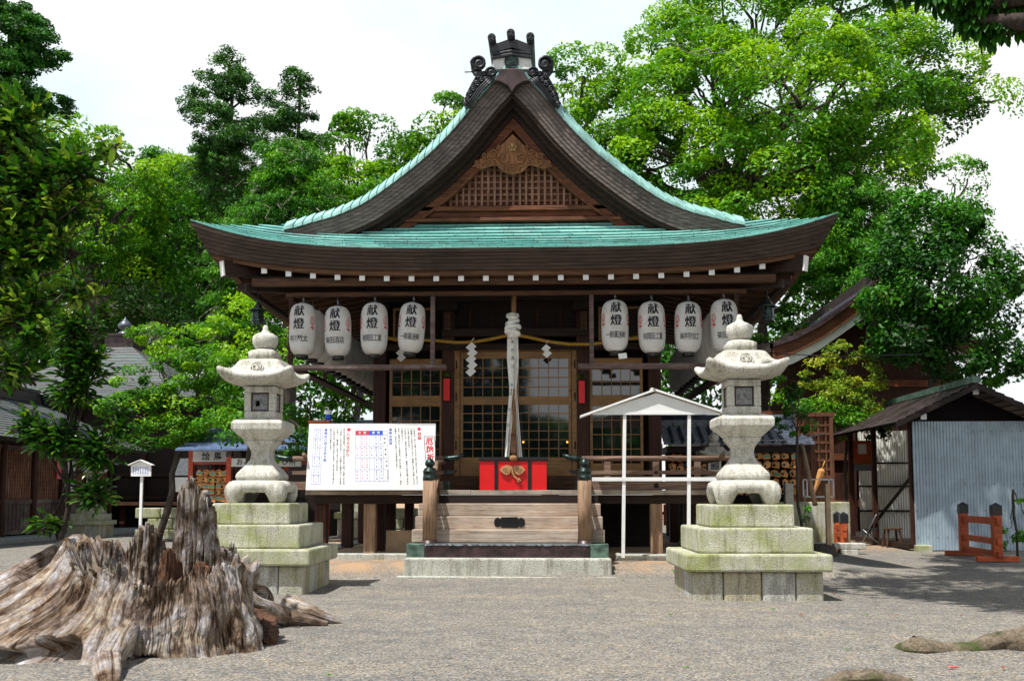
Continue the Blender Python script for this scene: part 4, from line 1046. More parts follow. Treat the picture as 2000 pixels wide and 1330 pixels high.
# --- stone lanterns
def sqring(w_, z, liftc=0, rnd=0, n=8, zfun=None, bow=0):
    P = []
    for side in range(4):
        for i in range(n):
            s = -1 + 2 * i / n; x, y = s, -1.
            for _ in range(side): x, y = -y, x
            c = min(abs(x), abs(y)) ** 3                      # closeness to corner
            L = math.hypot(x, y); m_ = max(abs(x), abs(y))
            f = (1 - rnd) + rnd * m_ / L * 1.12 if rnd else 1
            f2 = 1 + bow * (c - .3)
            P.append((x * w_ * f * f2, y * w_ * f * f2, (zfun(s, z) if zfun else z) + liftc * c))
    return P
def sqloft(mb, rows, n=8, smooth=False, capb=True, capt=True):
    R_ = [sqring(*r[:4], n=n, bow=r[4] if len(r) > 4 else 0) for r in rows]; m_ = 4 * n; o = len(mb.v)
    mb.add([p for r in R_ for p in r], [(i * m_ + k_, i * m_ + (k_ + 1) % m_, (i + 1) * m_ + (k_ + 1) % m_, (i + 1) * m_ + k_) for i in range(len(rows) - 1) for k_ in range(m_)], smooth)
    if capb: mb.f.append([o + k_ for k_ in range(m_)][::-1])
    if capt: mb.f.append([o + (len(rows) - 1) * m_ + k_ for k_ in range(m_)])
    return mb
M['stones2'] = stone('greyer base stone', (.58, .575, .53), (.14, .14, .13), (.26, .25, .09), .42)
M['stones3'] = stone('ochre stained base stone', (.56, .52, .40), (.13, .12, .09), (.36, .30, .09), .56)
def stone_lantern(label, x, y, gz_, lean=0, emblem=True):
    t = thing('stone_lantern', label, 'stone lantern', (x, y, gz_), R(lean))
    ped = []
    # pedestal: four mortared corner-stone blocks per face, slab, two blocks
    hw = .87; xs = [-.87, -.46, .05, .5, .87]
    for i in range(4):
        for j in range(4):
            if 0 < i < 3 and 0 < j < 3: continue
            if (i in (1, 2) and j in (1, 2)): continue
            mb = MB(); mb.box(xs[i] + .005, xs[i + 1] - .005, xs[j] + .005, xs[j + 1] - .005, -.25, .405)
            o = mb.build('base_stone', ('stones', 'stones2', 'stones3')[(i * 2 + j) % 3], t, world=False, bev=.03); ped.append(o)
    MB().box(-.78, .78, -.78, .78, -.2, .40).build('base_core', 'shade', t, world=False)
    MB().box(-.97, .97, -.97, .97, .407, .64).build('slab', 'stonep', t, world=False, bev=.03)
    MB().box(-.775, .775, -.775, .775, .642, .98).build('pedestal_block', 'stonep', t, world=False, bev=.028)
    MB().box(-.575, .575, -.575, .575, .982, 1.29).build('pedestal_block', 'stonep', t, world=False, bev=.025)
    z0 = 1.291
    # cabriole-legged base
    mb = MB(); n_ = 16
    def zb(s):
        a = abs(s)
        return 0 if a > .58 else (.135 if a < .46 else .135 * (.58 - a) / .12) + (.012 * abs(math.sin(a * 14)) if a < .46 else 0)
    prof_ = [(.32, .31), (.36, .305), (.41, .285), (.45, .24), (.465, .18), (.46, .10), (.435, .03), (.41, 0)]
    P = []
    for w_, z in prof_:
        f = (.31 - z) / .31
        P.append(sqring(w_, 0, 0, .28, n_, lambda s, z_, f=f: .31 - (.31 - zb(s)) * f))
    for w_, q_ in ((.35, 1.0), (.28, .45)):
        P.append(sqring(w_, 0, 0, .28, n_, lambda s, z_, q_=q_: .31 - (.31 - zb(s)) * q_))
    mb.grid([[ (a[0], a[1], a[2] + z0) for a in r] + [(r[0][0], r[0][1], r[0][2] + z0)] for r in P], True)
    mb.f.append([k_ for k_ in range(4 * n_)][::-1] ); mb.build('footed_base', 'stone', t, world=False)
    z1 = z0 + .31
    mb = sqloft(MB(), [(.305, z1, 0, .1), (.325, z1 + .03, 0, .12), (.325, z1 + .07, 0, .12), (.305, z1 + .10, 0, .1), (.20, z1 + .22, 0, .1), (.155, z1 + .29, 0, .12), (.142, z1 + .36, 0, .12), (.15, z1 + .42, 0, .12), (.19, z1 + .48, 0, .1), (.232, z1 + .53, 0, .1), (.235, z1 + .555, 0, .1)], smooth=True)
    o = mb.build('shaft', 'stone', t, world=False)
    mb = MB(); write(mb, '永', 0, -.158, z1 + .37, .12, bold=-.005)
    mb.build('carved_mark', 'stones', o, world=False)
    z2 = z1 + .556
    mb = sqloft(MB(), [(.235, z2, 0, .05), (.26, z2 + .03, 0, .04), (.385, z2 + .14, 0, .03), (.39, z2 + .235, 0, .03), (.365, z2 + .265, 0, .03), (.27, z2 + .30, 0, .05)])
    mb.build('platform', 'stone', t, world=False, bev=.012)
    z3 = z2 + .301
    mb = MB()                                              # fire box with window openings on all sides
    w_ = .235; h_ = .45; o_ = .135
    for sx in (-1, 1):
        for sy in (-1, 1): mb.box(min(sx * o_, sx * w_), max(sx * o_, sx * w_), min(sy * o_, sy * w_), max(sy * o_, sy * w_), z3 + .10, z3 + .36)
    mb.box(-w_, w_, -w_, w_, z3, z3 + .10); mb.box(-w_, w_, -w_, w_, z3 + .36, z3 + h_)
    mb.build('fire_box', 'stone', t, world=False, bev=.015)
    mb = MB(); e = .20
    for a in range(4):
        m_ = Matrix.Rotation(a * math.pi / 2, 4, 'Z')
        for b0, b1, c0, c1 in ((-o_, o_, z3 + .10, z3 + .118), (-o_, o_, z3 + .342, z3 + .36), (-o_, -o_ + .018, z3 + .118, z3 + .342), (o_ - .018, o_, z3 + .118, z3 + .342)): mb.box(b0, b1, -.215, -.20, c0, c1, m_)
    fo = mb.build('window_frame', 'dark_x', t, world=False)
    mb = MB()
    for a in range(4):
        m_ = Matrix.Rotation(a * math.pi / 2, 4, 'Z')
        if emblem and a == 0: mb.add([m_ @ Vector(p) for p in [(-.117, -.205, z3 + .118), (.117, -.205, z3 + .118), (.117, -.205, z3 + .342), (-.117, -.205, z3 + .342), (-.07, -.205, z3 + .16), (.0, -.205, z3 + .18), (-.01, -.205, z3 + .25), (-.06, -.205, z3 + .25)]], [(0, 1, 5, 4), (1, 2, 6, 5), (2, 3, 7, 6), (3, 0, 4, 7)])
        else: mb.box(-.117, .117, -.205, -.203, z3 + .118, z3 + .342, m_)
    mb.build('window_paper', flat('dusty window paper', (.22, .22, .22), .7, var=.3, scale=20) if 'wp' not in M else M['wp'], fo, world=False)
    z4 = z3 + h_ + .001
    rows = [(.24, z4, 0, 0), (.40, z4 + .025, .02, 0), (.565, z4 + .06, .12, 0, .06), (.57, z4 + .135, .14, 0, .06), (.53, z4 + .155, .12, 0, .05), (.45, z4 + .175, .05, .05), (.375, z4 + .25, .01, .1), (.34, z4 + .34, 0, .12), (.29, z4 + .375, 0, .12), (.22, z4 + .385, 0, .1)]
    mb = sqloft(MB(), rows, 10, True); o = mb.build('lantern_roof', 'stone', t, world=False)
    o.modifiers.new('sub', 'SUBSURF').levels = 1; o.modifiers['sub'].render_levels = 1
    mb = MB(); yc = -.435; tl = R(35)
    m_ = Matrix.Translation((0, -.425, z4 + .235)) @ Matrix.Rotation(-R(28), 4, 'X')
    mb.tube([m_ @ Vector((.095 * math.cos(a), 0, .095 * math.sin(a))) for a in np.linspace(0, 6.283, 21)], .012, 5, cap=False)
    for s2 in (-1, 1): mb.tube([m_ @ Vector((s2 * (.035 + .03 * math.cos(a)), -.0, .012 + .035 * math.sin(a))) for a in np.linspace(0, 6.283, 11)], .011, 4, cap=False)
    mb.tube([m_ @ Vector(p) for p in [(0, 0, .02), (.0, 0, -.03), (.02, 0, -.055)]], .012, 5)
    mb.build('crest', 'stone', o, world=False)
    z5 = z4 + .386
    sqloft(MB(), [(.20, z5, 0, .1), (.205, z5 + .10, 0, .12), (.17, z5 + .13, 0, .5), (.13, z5 + .15, 0, 1)], 6, True).build('neck', 'stone', t, world=False)
    MB().lathe([(.12, z5 + .15), (.165, z5 + .19), (.192, z5 + .25), (.195, z5 + .30), (.18, z5 + .345), (.12, z5 + .38), (.065, z5 + .40), (.045, z5 + .43), (.036, z5 + .48), (.02, z5 + .50), (.002, z5 + .502)], 24).build('jewel_finial', 'stone', t, world=False)
    for o in t.children_recursive:
        if o.type == 'MESH':
            for v in o.data.vertices:
                if v.co.z > 1.29: v.co.z = 1.291 + (v.co.z - 1.291) * 1.085
    return t
M['wp'] = flat('dusty window paper', (.22, .22, .22), .7, var=.3, scale=20)
xl = at(482, 980, 15.05)[0]; stone_lantern('large pale stone lantern on stepped blocks beside the tree stump', -4.42, 15.45, -.02, 0)
stone_lantern('large pale stone lantern on stepped blocks in front of the white sign frame', 2.69, 14.72, -.03, 1.5, False)

# --- tree stump: hollow, weathered, jagged, with flaring roots
from mathutils import noise as mn
def fbm(x, y, z, o=4): return mn.fractal(Vector((x, y, z)), .9, 2.1, o)
def stumpmat(MNAME, DARK):
    m, n, l, b = newmat(MNAME); tc = N(n, 'TexCoord'); mp = N(n, 'Mapping'); mp.inputs['Scale'].default_value = (22, 1.3, 1)
    l.new(tc.outputs['UV'], mp.inputs[0]); a = N(n, 'TexNoise', Scale=1.0, Detail=9, Roughness=.68, Distortion=.8); l.new(mp.outputs[0], a.inputs['Vector'])
    mp2 = N(n, 'Mapping'); mp2.inputs['Scale'].default_value = (4.5, 1.6, 1); l.new(tc.outputs['UV'], mp2.inputs[0])
    d = N(n, 'TexNoise', Scale=1.3, Detail=7, Roughness=.7, Distortion=1.2); l.new(mp2.outputs[0], d.inputs['Vector'])
    r1 = ramp(n, [(.33, (.015, .010, .008)), (.385, (.16, .11, .075)), (.46, (.42, .38, .345)), (.66, (.66, .64, .63))]); l.new(a.outputs[0], r1.inputs[0])
    r2 = ramp(n, [(.33, (.10, .06, .04)), (.40, (.36, .27, .20)), (.47, (.90, .80, .64)), (.54, (.62, .61, .64)), (.62, (1.15, 1.13, 1.16)), (.75, (.72, .71, .72))]); l.new(d.outputs[0], r2.inputs[0])
    c_ = mixc(n, l, .9, r1.outputs[0], r2.outputs[0], 'MULTIPLY')
    gp_ = N(n, 'NewGeometry'); mac = N(n, 'TexNoise', Scale=2.0, Detail=8, Roughness=.72, Distortion=.8); l.new(gp_.outputs['Position'], mac.inputs['Vector'])
    r5 = ramp(n, [(.36, DARK[0]), (.47, DARK[1]), (.56, (1, 1, 1))]); l.new(mac.outputs[0], r5.inputs[0]); c_ = mixc(n, l, 1, c_, r5.outputs[0], 'MULTIPLY')
    l.new(c_, b.inputs['Base Color']); b.inputs['Roughness'].default_value = .85; b.inputs['Specular IOR Level'].default_value = .15
    sm_ = N(n, 'Math', operation='MULTIPLY_ADD'); l.new(mac.outputs[0], sm_.inputs[0]); sm_.inputs[1].default_value = 1.2; l.new(a.outputs[0], sm_.inputs[2])
    bump(n, l, b, sm_.outputs[0], 1.0, .04); M[MNAME] = m
stumpmat('stump', ((.16, .10, .07), (.62, .52, .44)))
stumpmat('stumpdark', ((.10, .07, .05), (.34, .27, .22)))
M['rot'] = wood('rotten red brown wood', (.05, .024, .014), (.21, .10, .055), 'Z', bs=1, rough=.95)
SX, SYc = -3.62, 9.35
st = thing('tree_stump', 'huge weathered hollow tree stump with a jagged top and flaring roots', 'tree stump', (SX, SYc, 0))
NT, NR_ = 900, 80
def crk(th, t, f, s): 
    q = abs(mn.noise(Vector((math.cos(th) * f + s, math.sin(th) * f, t * .9 + .25 * mn.noise(Vector((th * 3, t * 4, s))))))); return max(0, 1 - q / .07)
def ridge(th, t): return .5 * fbm(math.cos(th) * 5, math.sin(th) * 5, 3.3 + t * .8) + .22 * fbm(math.cos(th) * 26, math.sin(th) * 26, 1.1 + t * 1.2, 3)
LOB = [(-2.75, .55, 1.55), (-2.2, .28, .75), (-1.72, .20, .45), (-1.25, .22, .12), (-.75, .22, .18), (-.25, .25, .22), (3.0, .35, 1.0), (.9, .4, .3), (1.9, .3, .3)]
def top(th):
    h = .70 + .06 * fbm(math.cos(th) * 3, math.sin(th) * 3, 7) + .10 * abs(fbm(math.cos(th) * 9, math.sin(th) * 9, 2)) + .12 * max(0, fbm(math.cos(th) * 30, math.sin(th) * 30, 5))
    return h + .24 * math.exp(-((th - 2.7) / .6) ** 2) + .20 * math.exp(-((th + 2.9) / .5) ** 2) - .10 * math.exp(-((th + 1.35) / .5) ** 2) + .02 * math.exp(-((th + .5) / .4) ** 2)
def srad(th, t):                                # t: 0 ground, 1 top
    base = .80 + .06 * math.cos(2 * th)
    fl = 0
    for c0, w_, amp in LOB:
        d_ = (th - c0 + math.pi) % (2 * math.pi) - math.pi; fl += amp * math.exp(-(d_ / w_) ** 2)
    r_ = base + (.08 + fl) * (1 - t) ** 1.5
    hollow = 0
    for c0, w_, t1, dep in ((-1.98, .13, .42, .45), (-2.42, .30, .34, .70), (-1.42, .20, .24, .22)):
        d_ = (th - c0); hollow += dep * math.exp(-(d_ / w_) ** 4) * (1 - float(sm(t1 * .6, t1, t)))
    return r_ - hollow - .035 * crk(th, t, 9, 1) - .022 * crk(th, t, 19, 5) - .012 * crk(th, t, 38, 9) + .05 * ridge(th, t) * (1.1 - .3 * t) + .07 * fbm(math.cos(th) * 1.8, math.sin(th) * 1.8, t * 2.2)
P = []
for i in range(NT):
    th = -math.pi + 2 * math.pi * i / NT; H_ = top(th); col_ = []
    for j in range(NR_ + 1):
        t = j / NR_; r_ = srad(th, t); wv = th + .10 * fbm(th * 1.5, t * 1.6, 4, 2) * (1 if j else 1)
        col_.append((SX + r_ * math.cos(wv), SYc + r_ * .80 * math.sin(wv), -.12 + (H_ + .12) * t))
    for r_k, dz in ((.95, -.03), (.88, -.14), (.80, -.26), (.55, -.34), (.2, -.38)):
        rr = srad(th, 1) * r_k; col_.append((SX + rr * math.cos(th), SYc + rr * .8 * math.sin(th), max(.2, H_ + dz * 1.2) + .05 * fbm(rr * 6 * math.cos(th), rr * 6 * math.sin(th), 1)))
    P.append(col_)
mb = MB(); mb.grid(P + [P[0]], True, uv=lambda i, j: (i / NT * 6.28 * .9, j / NR_ * 1.2)); mb.build('stump_shell', 'stump', st, rec=False)
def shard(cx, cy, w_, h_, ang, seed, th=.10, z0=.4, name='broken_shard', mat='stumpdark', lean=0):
    mb = MB(); n_ = 44; rows = 30; P = []
    for i in range(n_):
        s = i / (n_ - 1) * 2 - 1
        hh = h_ * (1 - .25 * abs(s) ** 2) * (1 - .30 * abs(fbm(s * 5 + seed, seed, 0))) - .12 * max(0, fbm(s * 24, seed, 2))
        colm = []
        for side in (1, -1):
            rg = range(rows) if side == 1 else range(rows - 1, -1, -1)
            for j in rg:
                t = j / (rows - 1); wt = 1 - .35 * t
                d_ = (th * (1 - .6 * t) * math.sqrt(max(0, 1 - s * s)) + .03 * fbm(s * 9, t * 3, seed * 2 + side)) * side
                x = s * w_ * wt; y = -d_ + .12 * s * s
                X_ = cx + x * math.cos(ang) - y * math.sin(ang) + lean * t * h_; Y_ = cy + x * math.sin(ang) + y * math.cos(ang)
                colm.append((X_, Y_, z0 + hh * t))
        P.append(colm)
    mb.grid(P, True, uv=lambda i, j: (i / n_ * w_ * 3 + seed, (j if j < rows else 2 * rows - j) / rows * h_)); return mb.build(name, mat, st, rec=False)
zS = lambda py_, Y: at(1000, py_, Y)[1]
xS = lambda px_, Y: at(px_, 1000, Y)[0]
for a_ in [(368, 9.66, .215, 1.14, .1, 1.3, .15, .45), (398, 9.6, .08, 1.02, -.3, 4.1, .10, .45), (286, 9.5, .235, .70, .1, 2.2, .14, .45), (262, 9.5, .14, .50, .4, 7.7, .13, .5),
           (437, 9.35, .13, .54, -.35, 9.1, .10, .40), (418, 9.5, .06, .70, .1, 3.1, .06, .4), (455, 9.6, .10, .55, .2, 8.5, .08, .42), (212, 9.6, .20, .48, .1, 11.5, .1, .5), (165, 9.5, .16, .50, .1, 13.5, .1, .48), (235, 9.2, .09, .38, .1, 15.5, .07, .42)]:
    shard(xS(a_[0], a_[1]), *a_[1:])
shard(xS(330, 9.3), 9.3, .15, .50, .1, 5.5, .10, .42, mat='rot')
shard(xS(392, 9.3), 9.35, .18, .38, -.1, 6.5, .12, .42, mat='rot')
def log(name, pts, rad, label=None, mat='stump', parent=None, n=16, rough_=.12, seed=0, cat='root'):
    mb = MB(); Q = []; m_ = len(pts) * 6
    ts = np.linspace(0, len(pts) - 1, m_)
    for k_, t in enumerate(ts):
        c = [float(np.interp(t, range(len(pts)), [p[a] for p in pts])) for a in range(3)]; r_ = float(np.interp(t, range(len(pts)), rad))
        pa = Vector(pts[min(int(t) + 1, len(pts) - 1)]) - Vector(pts[max(0, min(int(t), len(pts) - 2))]); pa.normalize()
        u = pa.cross(Vector((0, 0, 1))).normalized(); w_ = u.cross(pa); row = []
        for q_ in range(n + 1):
            a = 2 * math.pi * q_ / n; rr = r_ * (1 + rough_ * 2 * fbm(math.cos(a) * 1.6 + seed, math.sin(a) * 1.6, t * .5 + seed) + rough_ * fbm(math.cos(a) * 5, math.sin(a) * 5, t * .4 + seed))
            row.append(tuple(Vector(c) + (u * math.cos(a) + w_ * math.sin(a)) * rr))
        Q.append(row)
    mb.grid(Q, True, uv=lambda i, j: (j / n * .6 + seed, i * .05))
    for row in (Q[0], Q[-1]): mb.add(row[:-1], [tuple(range(n))])
    o = mb.build(name, mat, parent, rec=True); return tag(o, label, cat) if label else o
G = lambda px_, py_, z=0: (lambda d: (d[0] * (z - CAMH) / d[2], d[1] * (z - CAMH) / d[2], z))(ray(px_, py_))
log('root', [G(150, 1062, .86), G(90, 1105, .70), G(10, 1150, .52), G(-120, 1230, .22)], [.12, .13, .15, .18], parent=st, seed=2, rough_=.2)
log('root', [G(262, 1215, .30), G(232, 1255, .19), G(212, 1295, .08), G(218, 1350, -.04)], [.07, .11, .11, .07], parent=st, seed=5, rough_=.18)
log('root', [G(425, 1110, .62), G(470, 1150, .44), G(500, 1180, .28), G(560, 1205, .10), G(640, 1218, .03)], [.05, .06, .08, .09, .03], parent=st, seed=8, rough_=.2)
log('root', [G(480, 1205, .20), G(520, 1228, .10), G(528, 1258, .02)], [.10, .11, .06], parent=st, mat='rot', seed=9, rough_=.3)
log('fallen_branch', [G(565, 1180, .20), G(600, 1195, .14), G(640, 1208, .06), G(668, 1216, .01)], [.13, .10, .07, .02], 'dark broken log tapering to a point on the gravel right of the stump', seed=11, cat='log')
log('broken_stub', [G(500, 1160, .34), G(517, 1170, .22), G(528, 1195, .06)], [.12, .11, .05], 'upright splintered grey stub between the stump and the stone lantern', seed=13, cat='wood stub')

# --- roots lower right
m, n, l, b = newmat('surface root bark'); g = N(n, 'NewGeometry'); a = N(n, 'TexNoise', Scale=16, Detail=9, Roughness=.75, Distortion=1.2); l.new(g.outputs['Position'], a.inputs['Vector'])
d = N(n, 'TexNoise', Scale=3, Detail=4); l.new(g.outputs['Position'], d.inputs['Vector'])
r1 = ramp(n, [(.3, (.07, .05, .03)), (.5, (.26, .20, .13)), (.7, (.42, .35, .27))]); l.new(a.outputs[0], r1.inputs[0]); r2 = ramp(n, [(.5, (0, 0, 0)), (.62, (1, 1, 1))]); l.new(d.outputs[0], r2.inputs[0])
l.new(mixc(n, l, r2.outputs[0], r1.outputs[0], (.10, .12, .03)), b.inputs['Base Color']); b.inputs['Roughness'].default_value = .9; bump(n, l, b, a.outputs[0], 1.0, .06); M['rootbark'] = m
log('surface_root', [G(1752, 1272, -.03), G(1790, 1268, .03), G(1850, 1270, .0), G(1900, 1268, .01), G(1960, 1255, .05), G(2060, 1250, .12)], [.05, .11, .07, .07, .13, .18], 'knobbly mossy tree root breaking the gravel at the right edge', mat='rootbark', seed=21)
log('surface_root', [G(1600, 1340, -.05), G(1650, 1325, .01), G(1710, 1322, .03), G(1780, 1335, -.02)], [.03, .06, .06, .04], 'low curved root at the bottom edge of the gravel', mat='rootbark', seed=25)

# --- red barriers
def barrier(label, p0, p1, h=1.1, foot=.5):
    a = Vector((p0[0], p0[1], 0)); b_ = Vector((p1[0], p1[1], 0)); d_ = (b_ - a).normalized(); L = (b_ - a).length
    t = thing('red_barrier', label, 'barrier', ((a + b_) / 2)); t.rotation_euler.z = math.atan2(d_.y, d_.x)
    for s in (-1, 1):
        mb = MB(); x = s * L / 2; mb.box(x - .09, x + .09, -.09, .09, .06, h - .12); po = mb.build('post', 'rustred', t, world=False, bev=.01)
        mb = MB(); mb.box(x - .098, x + .098, -.098, .098, h - .14, h + .06); mb.add([(x - .098, -.098, h + .06), (x + .098, -.098, h + .06), (x + .098, .098, h + .06), (x - .098, .098, h + .06), (x, 0, h + .13)], [(0, 1, 4), (1, 2, 4), (2, 3, 4), (3, 0, 4)])
        mb.build('post_cap', 'black', po, world=False)
        mb = MB(); mb.box(x - .08, x + .08, -foot, foot, 0, .11); mb.build('foot', 'rustred', t, world=False, bev=.01)
    for z, w_ in ((h - .26, .075), (.42, .065), (.16, .06)):
        mb = MB(); mb.box(-L / 2 - .16, L / 2 + .16, -.04, .04, z - w_, z + w_); mb.build('rail', 'rustred', t, world=False, bev=.008)
    return t
barrier('worn vermilion wooden barrier with black post caps beside the corrugated shed', (9.46, 24.2), (9.28, 22.0), 1.1, .42)
# ================================================================== GROUND
xs = np.unique(np.r_[np.linspace(-300, -30, 14), np.linspace(-30, -9, 22), np.linspace(-9, 8, 110), np.linspace(8, 30, 22), np.linspace(30, 300, 14)])
ys = np.unique(np.r_[np.linspace(-60, 3, 12), np.linspace(3, 20, 110), np.linspace(20, 50, 30), np.linspace(50, 500, 16)])
P = [[(x, y, gz(x, y) + (.012 * mn.noise(Vector((x * .9, y * .9, 0))) if 3 < y < 40 else 0)) for y in ys] for x in xs]
mb = MB(); mb.grid(P, True); gr = mb.build('ground', 'white', rec=False); gr['kind'] = 'structure'
soil = []
for x in xs:
    for y in ys:
        d_ = abs(x - X0); s_ = sm(17.2, 17.9, y) * (1 - sm(4.6, 5.6, d_)) * (.35 + .65 * float(sm(-.2, .35, fbm(x * 1.3, y * 1.3, 2)))) if 3 < y < 30 else 0
        s_ = max(s_, .8 * sm(39, 42, y) * (1 - sm(-11, -8, x)), .6 * sm(25.5, 27, y) * sm(5, 6.5, x))
        soil.append(float(s_))
a_ = gr.data.attributes.new('soil', 'FLOAT', 'POINT'); a_.data.foreach_set('value', soil)
m, n, l, b = newmat('gravel'); g = N(n, 'NewGeometry')
v = N(n, 'TexVoronoi', Scale=78); v2 = N(n, 'TexVoronoi', Scale=27); nz = N(n, 'TexNoise', Scale=3, Detail=5)
wb = N(n, 'TexNoise', Scale=40, Detail=2); l.new(g.outputs['Position'], wb.inputs['Vector'])
for q_ in (v, v2, nz): l.new(g.outputs['Position'], q_.inputs['Vector'])
r1 = ramp(n, [(0, (.085, .085, .085)), (.22, (.165, .16, .15)), (.45, (.26, .25, .225)), (.62, (.37, .35, .30)), (.78, (.43, .32, .20)), (.86, (.23, .235, .24)), (1, (.62, .59, .53))])
sp = N(n, 'SeparateColor'); l.new(v.outputs['Color'], sp.inputs[0]); l.new(sp.outputs[0], r1.inputs[0])
sp2 = N(n, 'SeparateColor'); l.new(v2.outputs['Color'], sp2.inputs[0]); r2 = ramp(n, [(0, (.68, .68, .70)), (.6, (1, 1, 1)), (1, (1.15, 1.1, 1.0))]); l.new(sp2.outputs[1], r2.inputs[0])
c_ = mixc(n, l, .8, r1.outputs[0], r2.outputs[0], 'MULTIPLY')
r3 = ramp(n, [(.3, (.70, .705, .72)), (.7, (1.0, .98, .95))]); l.new(nz.outputs[0], r3.inputs[0]); c_ = mixc(n, l, .9, c_, r3.outputs[0], 'MULTIPLY')
mg = N(n, 'Mapping'); mg.inputs['Scale'].default_value = (.35, 1.1, 1); l.new(g.outputs['Position'], mg.inputs[0]); nb_ = N(n, 'TexNoise', Scale=1.0, Detail=5, Roughness=.6); l.new(mg.outputs[0], nb_.inputs['Vector'])
r7 = ramp(n, [(.35, (.86, .87, .90)), (.5, (.98, .98, .98)), (.65, (1.08, 1.05, 1.0))]); l.new(nb_.outputs[0], r7.inputs[0]); c_ = mixc(n, l, 1, c_, r7.outputs[0], 'MULTIPLY')
sa = N(n, 'Attribute'); sa.attribute_name = 'soil'
mm = N(n, 'Math', operation='MULTIPLY'); l.new(sa.outputs['Fac'], mm.inputs[0]); r4 = ramp(n, [(.25, (.25, .25, .25)), (.55, (1, 1, 1))]); l.new(wb.outputs[0], r4.inputs[0]); l.new(r4.outputs[0], mm.inputs[1])
c_ = mixc(n, l, mm.outputs[0], c_, (.46, .29, .16))
l.new(c_, b.inputs['Base Color']); b.inputs['Roughness'].default_value = .9; b.inputs['Specular IOR Level'].default_value = .2
bump(n, l, b, v.outputs['Distance'], .9, .012); gr.data.materials[0] = m
# small fallen leaves
def leafobj(x, y, sz, a, mat, label, group=None):
    mb = MB(); q_ = [(0, -sz), (sz * .35, -sz * .3), (sz * .3, sz * .4), (0, sz), (-sz * .3, sz * .4), (-sz * .35, -sz * .3)]
    mb.add([(x + p * math.cos(a) - r_ * math.sin(a), y + p * math.sin(a) + r_ * math.cos(a), gz(x, y) + .02 + .01 * (i % 2)) for i, (p, r_) in enumerate(q_)], [(0, 1, 2, 3), (0, 3, 4, 5)])
    o = mb.build('fallen_leaf', mat, rec=False); sd_ = o.modifiers.new('thick', 'SOLIDIFY'); sd_.thickness = .002; tag(o, label, 'leaf', group)
M['greenleaf'] = flat('fallen green leaf', (.10, .26, .03), .5); M['redleaf'] = flat('fallen red leaf', (.65, .02, .03), .5)
p = G(1862, 1308); leafobj(p[0], p[1], .05, 1.4, 'redleaf', 'bright red fallen leaf on the gravel at the lower right')
for px_, py_ in [(1308, 1202), (1655, 1270), (642, 1323), (1340, 1303), (1692, 1204), (1218, 1137), (1510, 1192), (1258, 1133)]:
    p = G(px_, py_); leafobj(p[0], p[1], .035, px_, 'greenleaf', 'small green leaf lying on the gravel', 'fallen green leaves')
for px_, py_ in [(1750, 1206), (1565, 1203), (1878, 1205), (1988, 1197), (95, 1086), (1630, 1160), (1640, 1166), (1960, 1310)]:
    p = G(px_, py_); leafobj(p[0], p[1], .035, px_, 'rustred', 'small brown leaf lying on the gravel', 'fallen brown leaves')
# grass tufts at stone bases
def tuft(x, y, label, n_=26, h_=.10, z=None):
    mb = MB(); rng = random.Random(int(x * 100)); z = gz(x, y) if z is None else z
    for i in range(n_):
        a = rng.uniform(0, 6.28); r_ = rng.uniform(0, .07); hh = h_ * rng.uniform(.5, 1.1); bx_, by_ = x + r_ * math.cos(a), y + r_ * math.sin(a)
        mb.add([(bx_ - .008, by_, z), (bx_ + .008, by_, z), (bx_ + .05 * math.cos(a), by_ + .05 * math.sin(a), z + hh)], [(0, 1, 2)])
    o = mb.build('grass_tuft', 'lf_conlight', rec=False); at2 = o.data.attributes.new('v', 'FLOAT', 'FACE'); at2.data.foreach_set('value', [rng.uniform(.4, 1) for _ in o.data.polygons]); tag(o, label, 'grass tuft')
p = G(1322, 1128); tuft(p[0], p[1], 'tiny green tuft at the left foot of the right stone pedestal', 14, .06)
p = G(445, 1112, .45); tuft(p[0], p[1], 'bright green sprig growing behind the stump by the stone blocks', 30, .16, .45)

# ================================================================== OTHER BUILDINGS
# left lattice-walled building
lb = thing('lattice_building', 'long dark lattice walled wooden building with grey shingle roof at the left edge', 'building', (-16.3, 32, 0))
XL = -16.3; y0, y1 = 26.0, 37.0
MB().box(XL - 4, XL - .1, y0, y1, .15, 2.9).build('wall', 'deep', lb)
mb = MB(); mb.box(XL - 4.3, XL + .9, y0 - 1, y1 + .9, -.1, .15); mb.build('base_slab', 'concrete', lb, bev=.03)
for k_ in range(7):
    y = y0 + k_ * (y1 - y0) / 6; MB().box(XL - .1, XL + .12, y - .1, y + .1, .15, 2.9).build('post', 'dark_z', lb)
mb = MB()
for z in (.2, 1.12, 2.75): mb.box(XL - .09, XL + .08, y0, y1, z, z + .12)
mb.build('wall_rail', 'frame_grey', lb)
mb = MB(); y = y0
while y < y1: mb.box(XL - .098, XL + .03, y, y + .05, 1.24, 2.75); y += .14
for k_ in range(11): mb.box(XL - .098, XL + .01, y0, y1, 1.34 + k_ * .13, 1.36 + k_ * .13)
mb.build('lattice', 'lattice', lb)
mb = MB(); y = y0
while y < y1: mb.box(XL - .098, XL + .02, y + .01, y + .17, .32, 1.12); mb.box(XL - .09, XL + .05, y + .18, y + .215, .32, 1.12); y += .22
mb.build('lower_boards', 'frame_grey', lb)
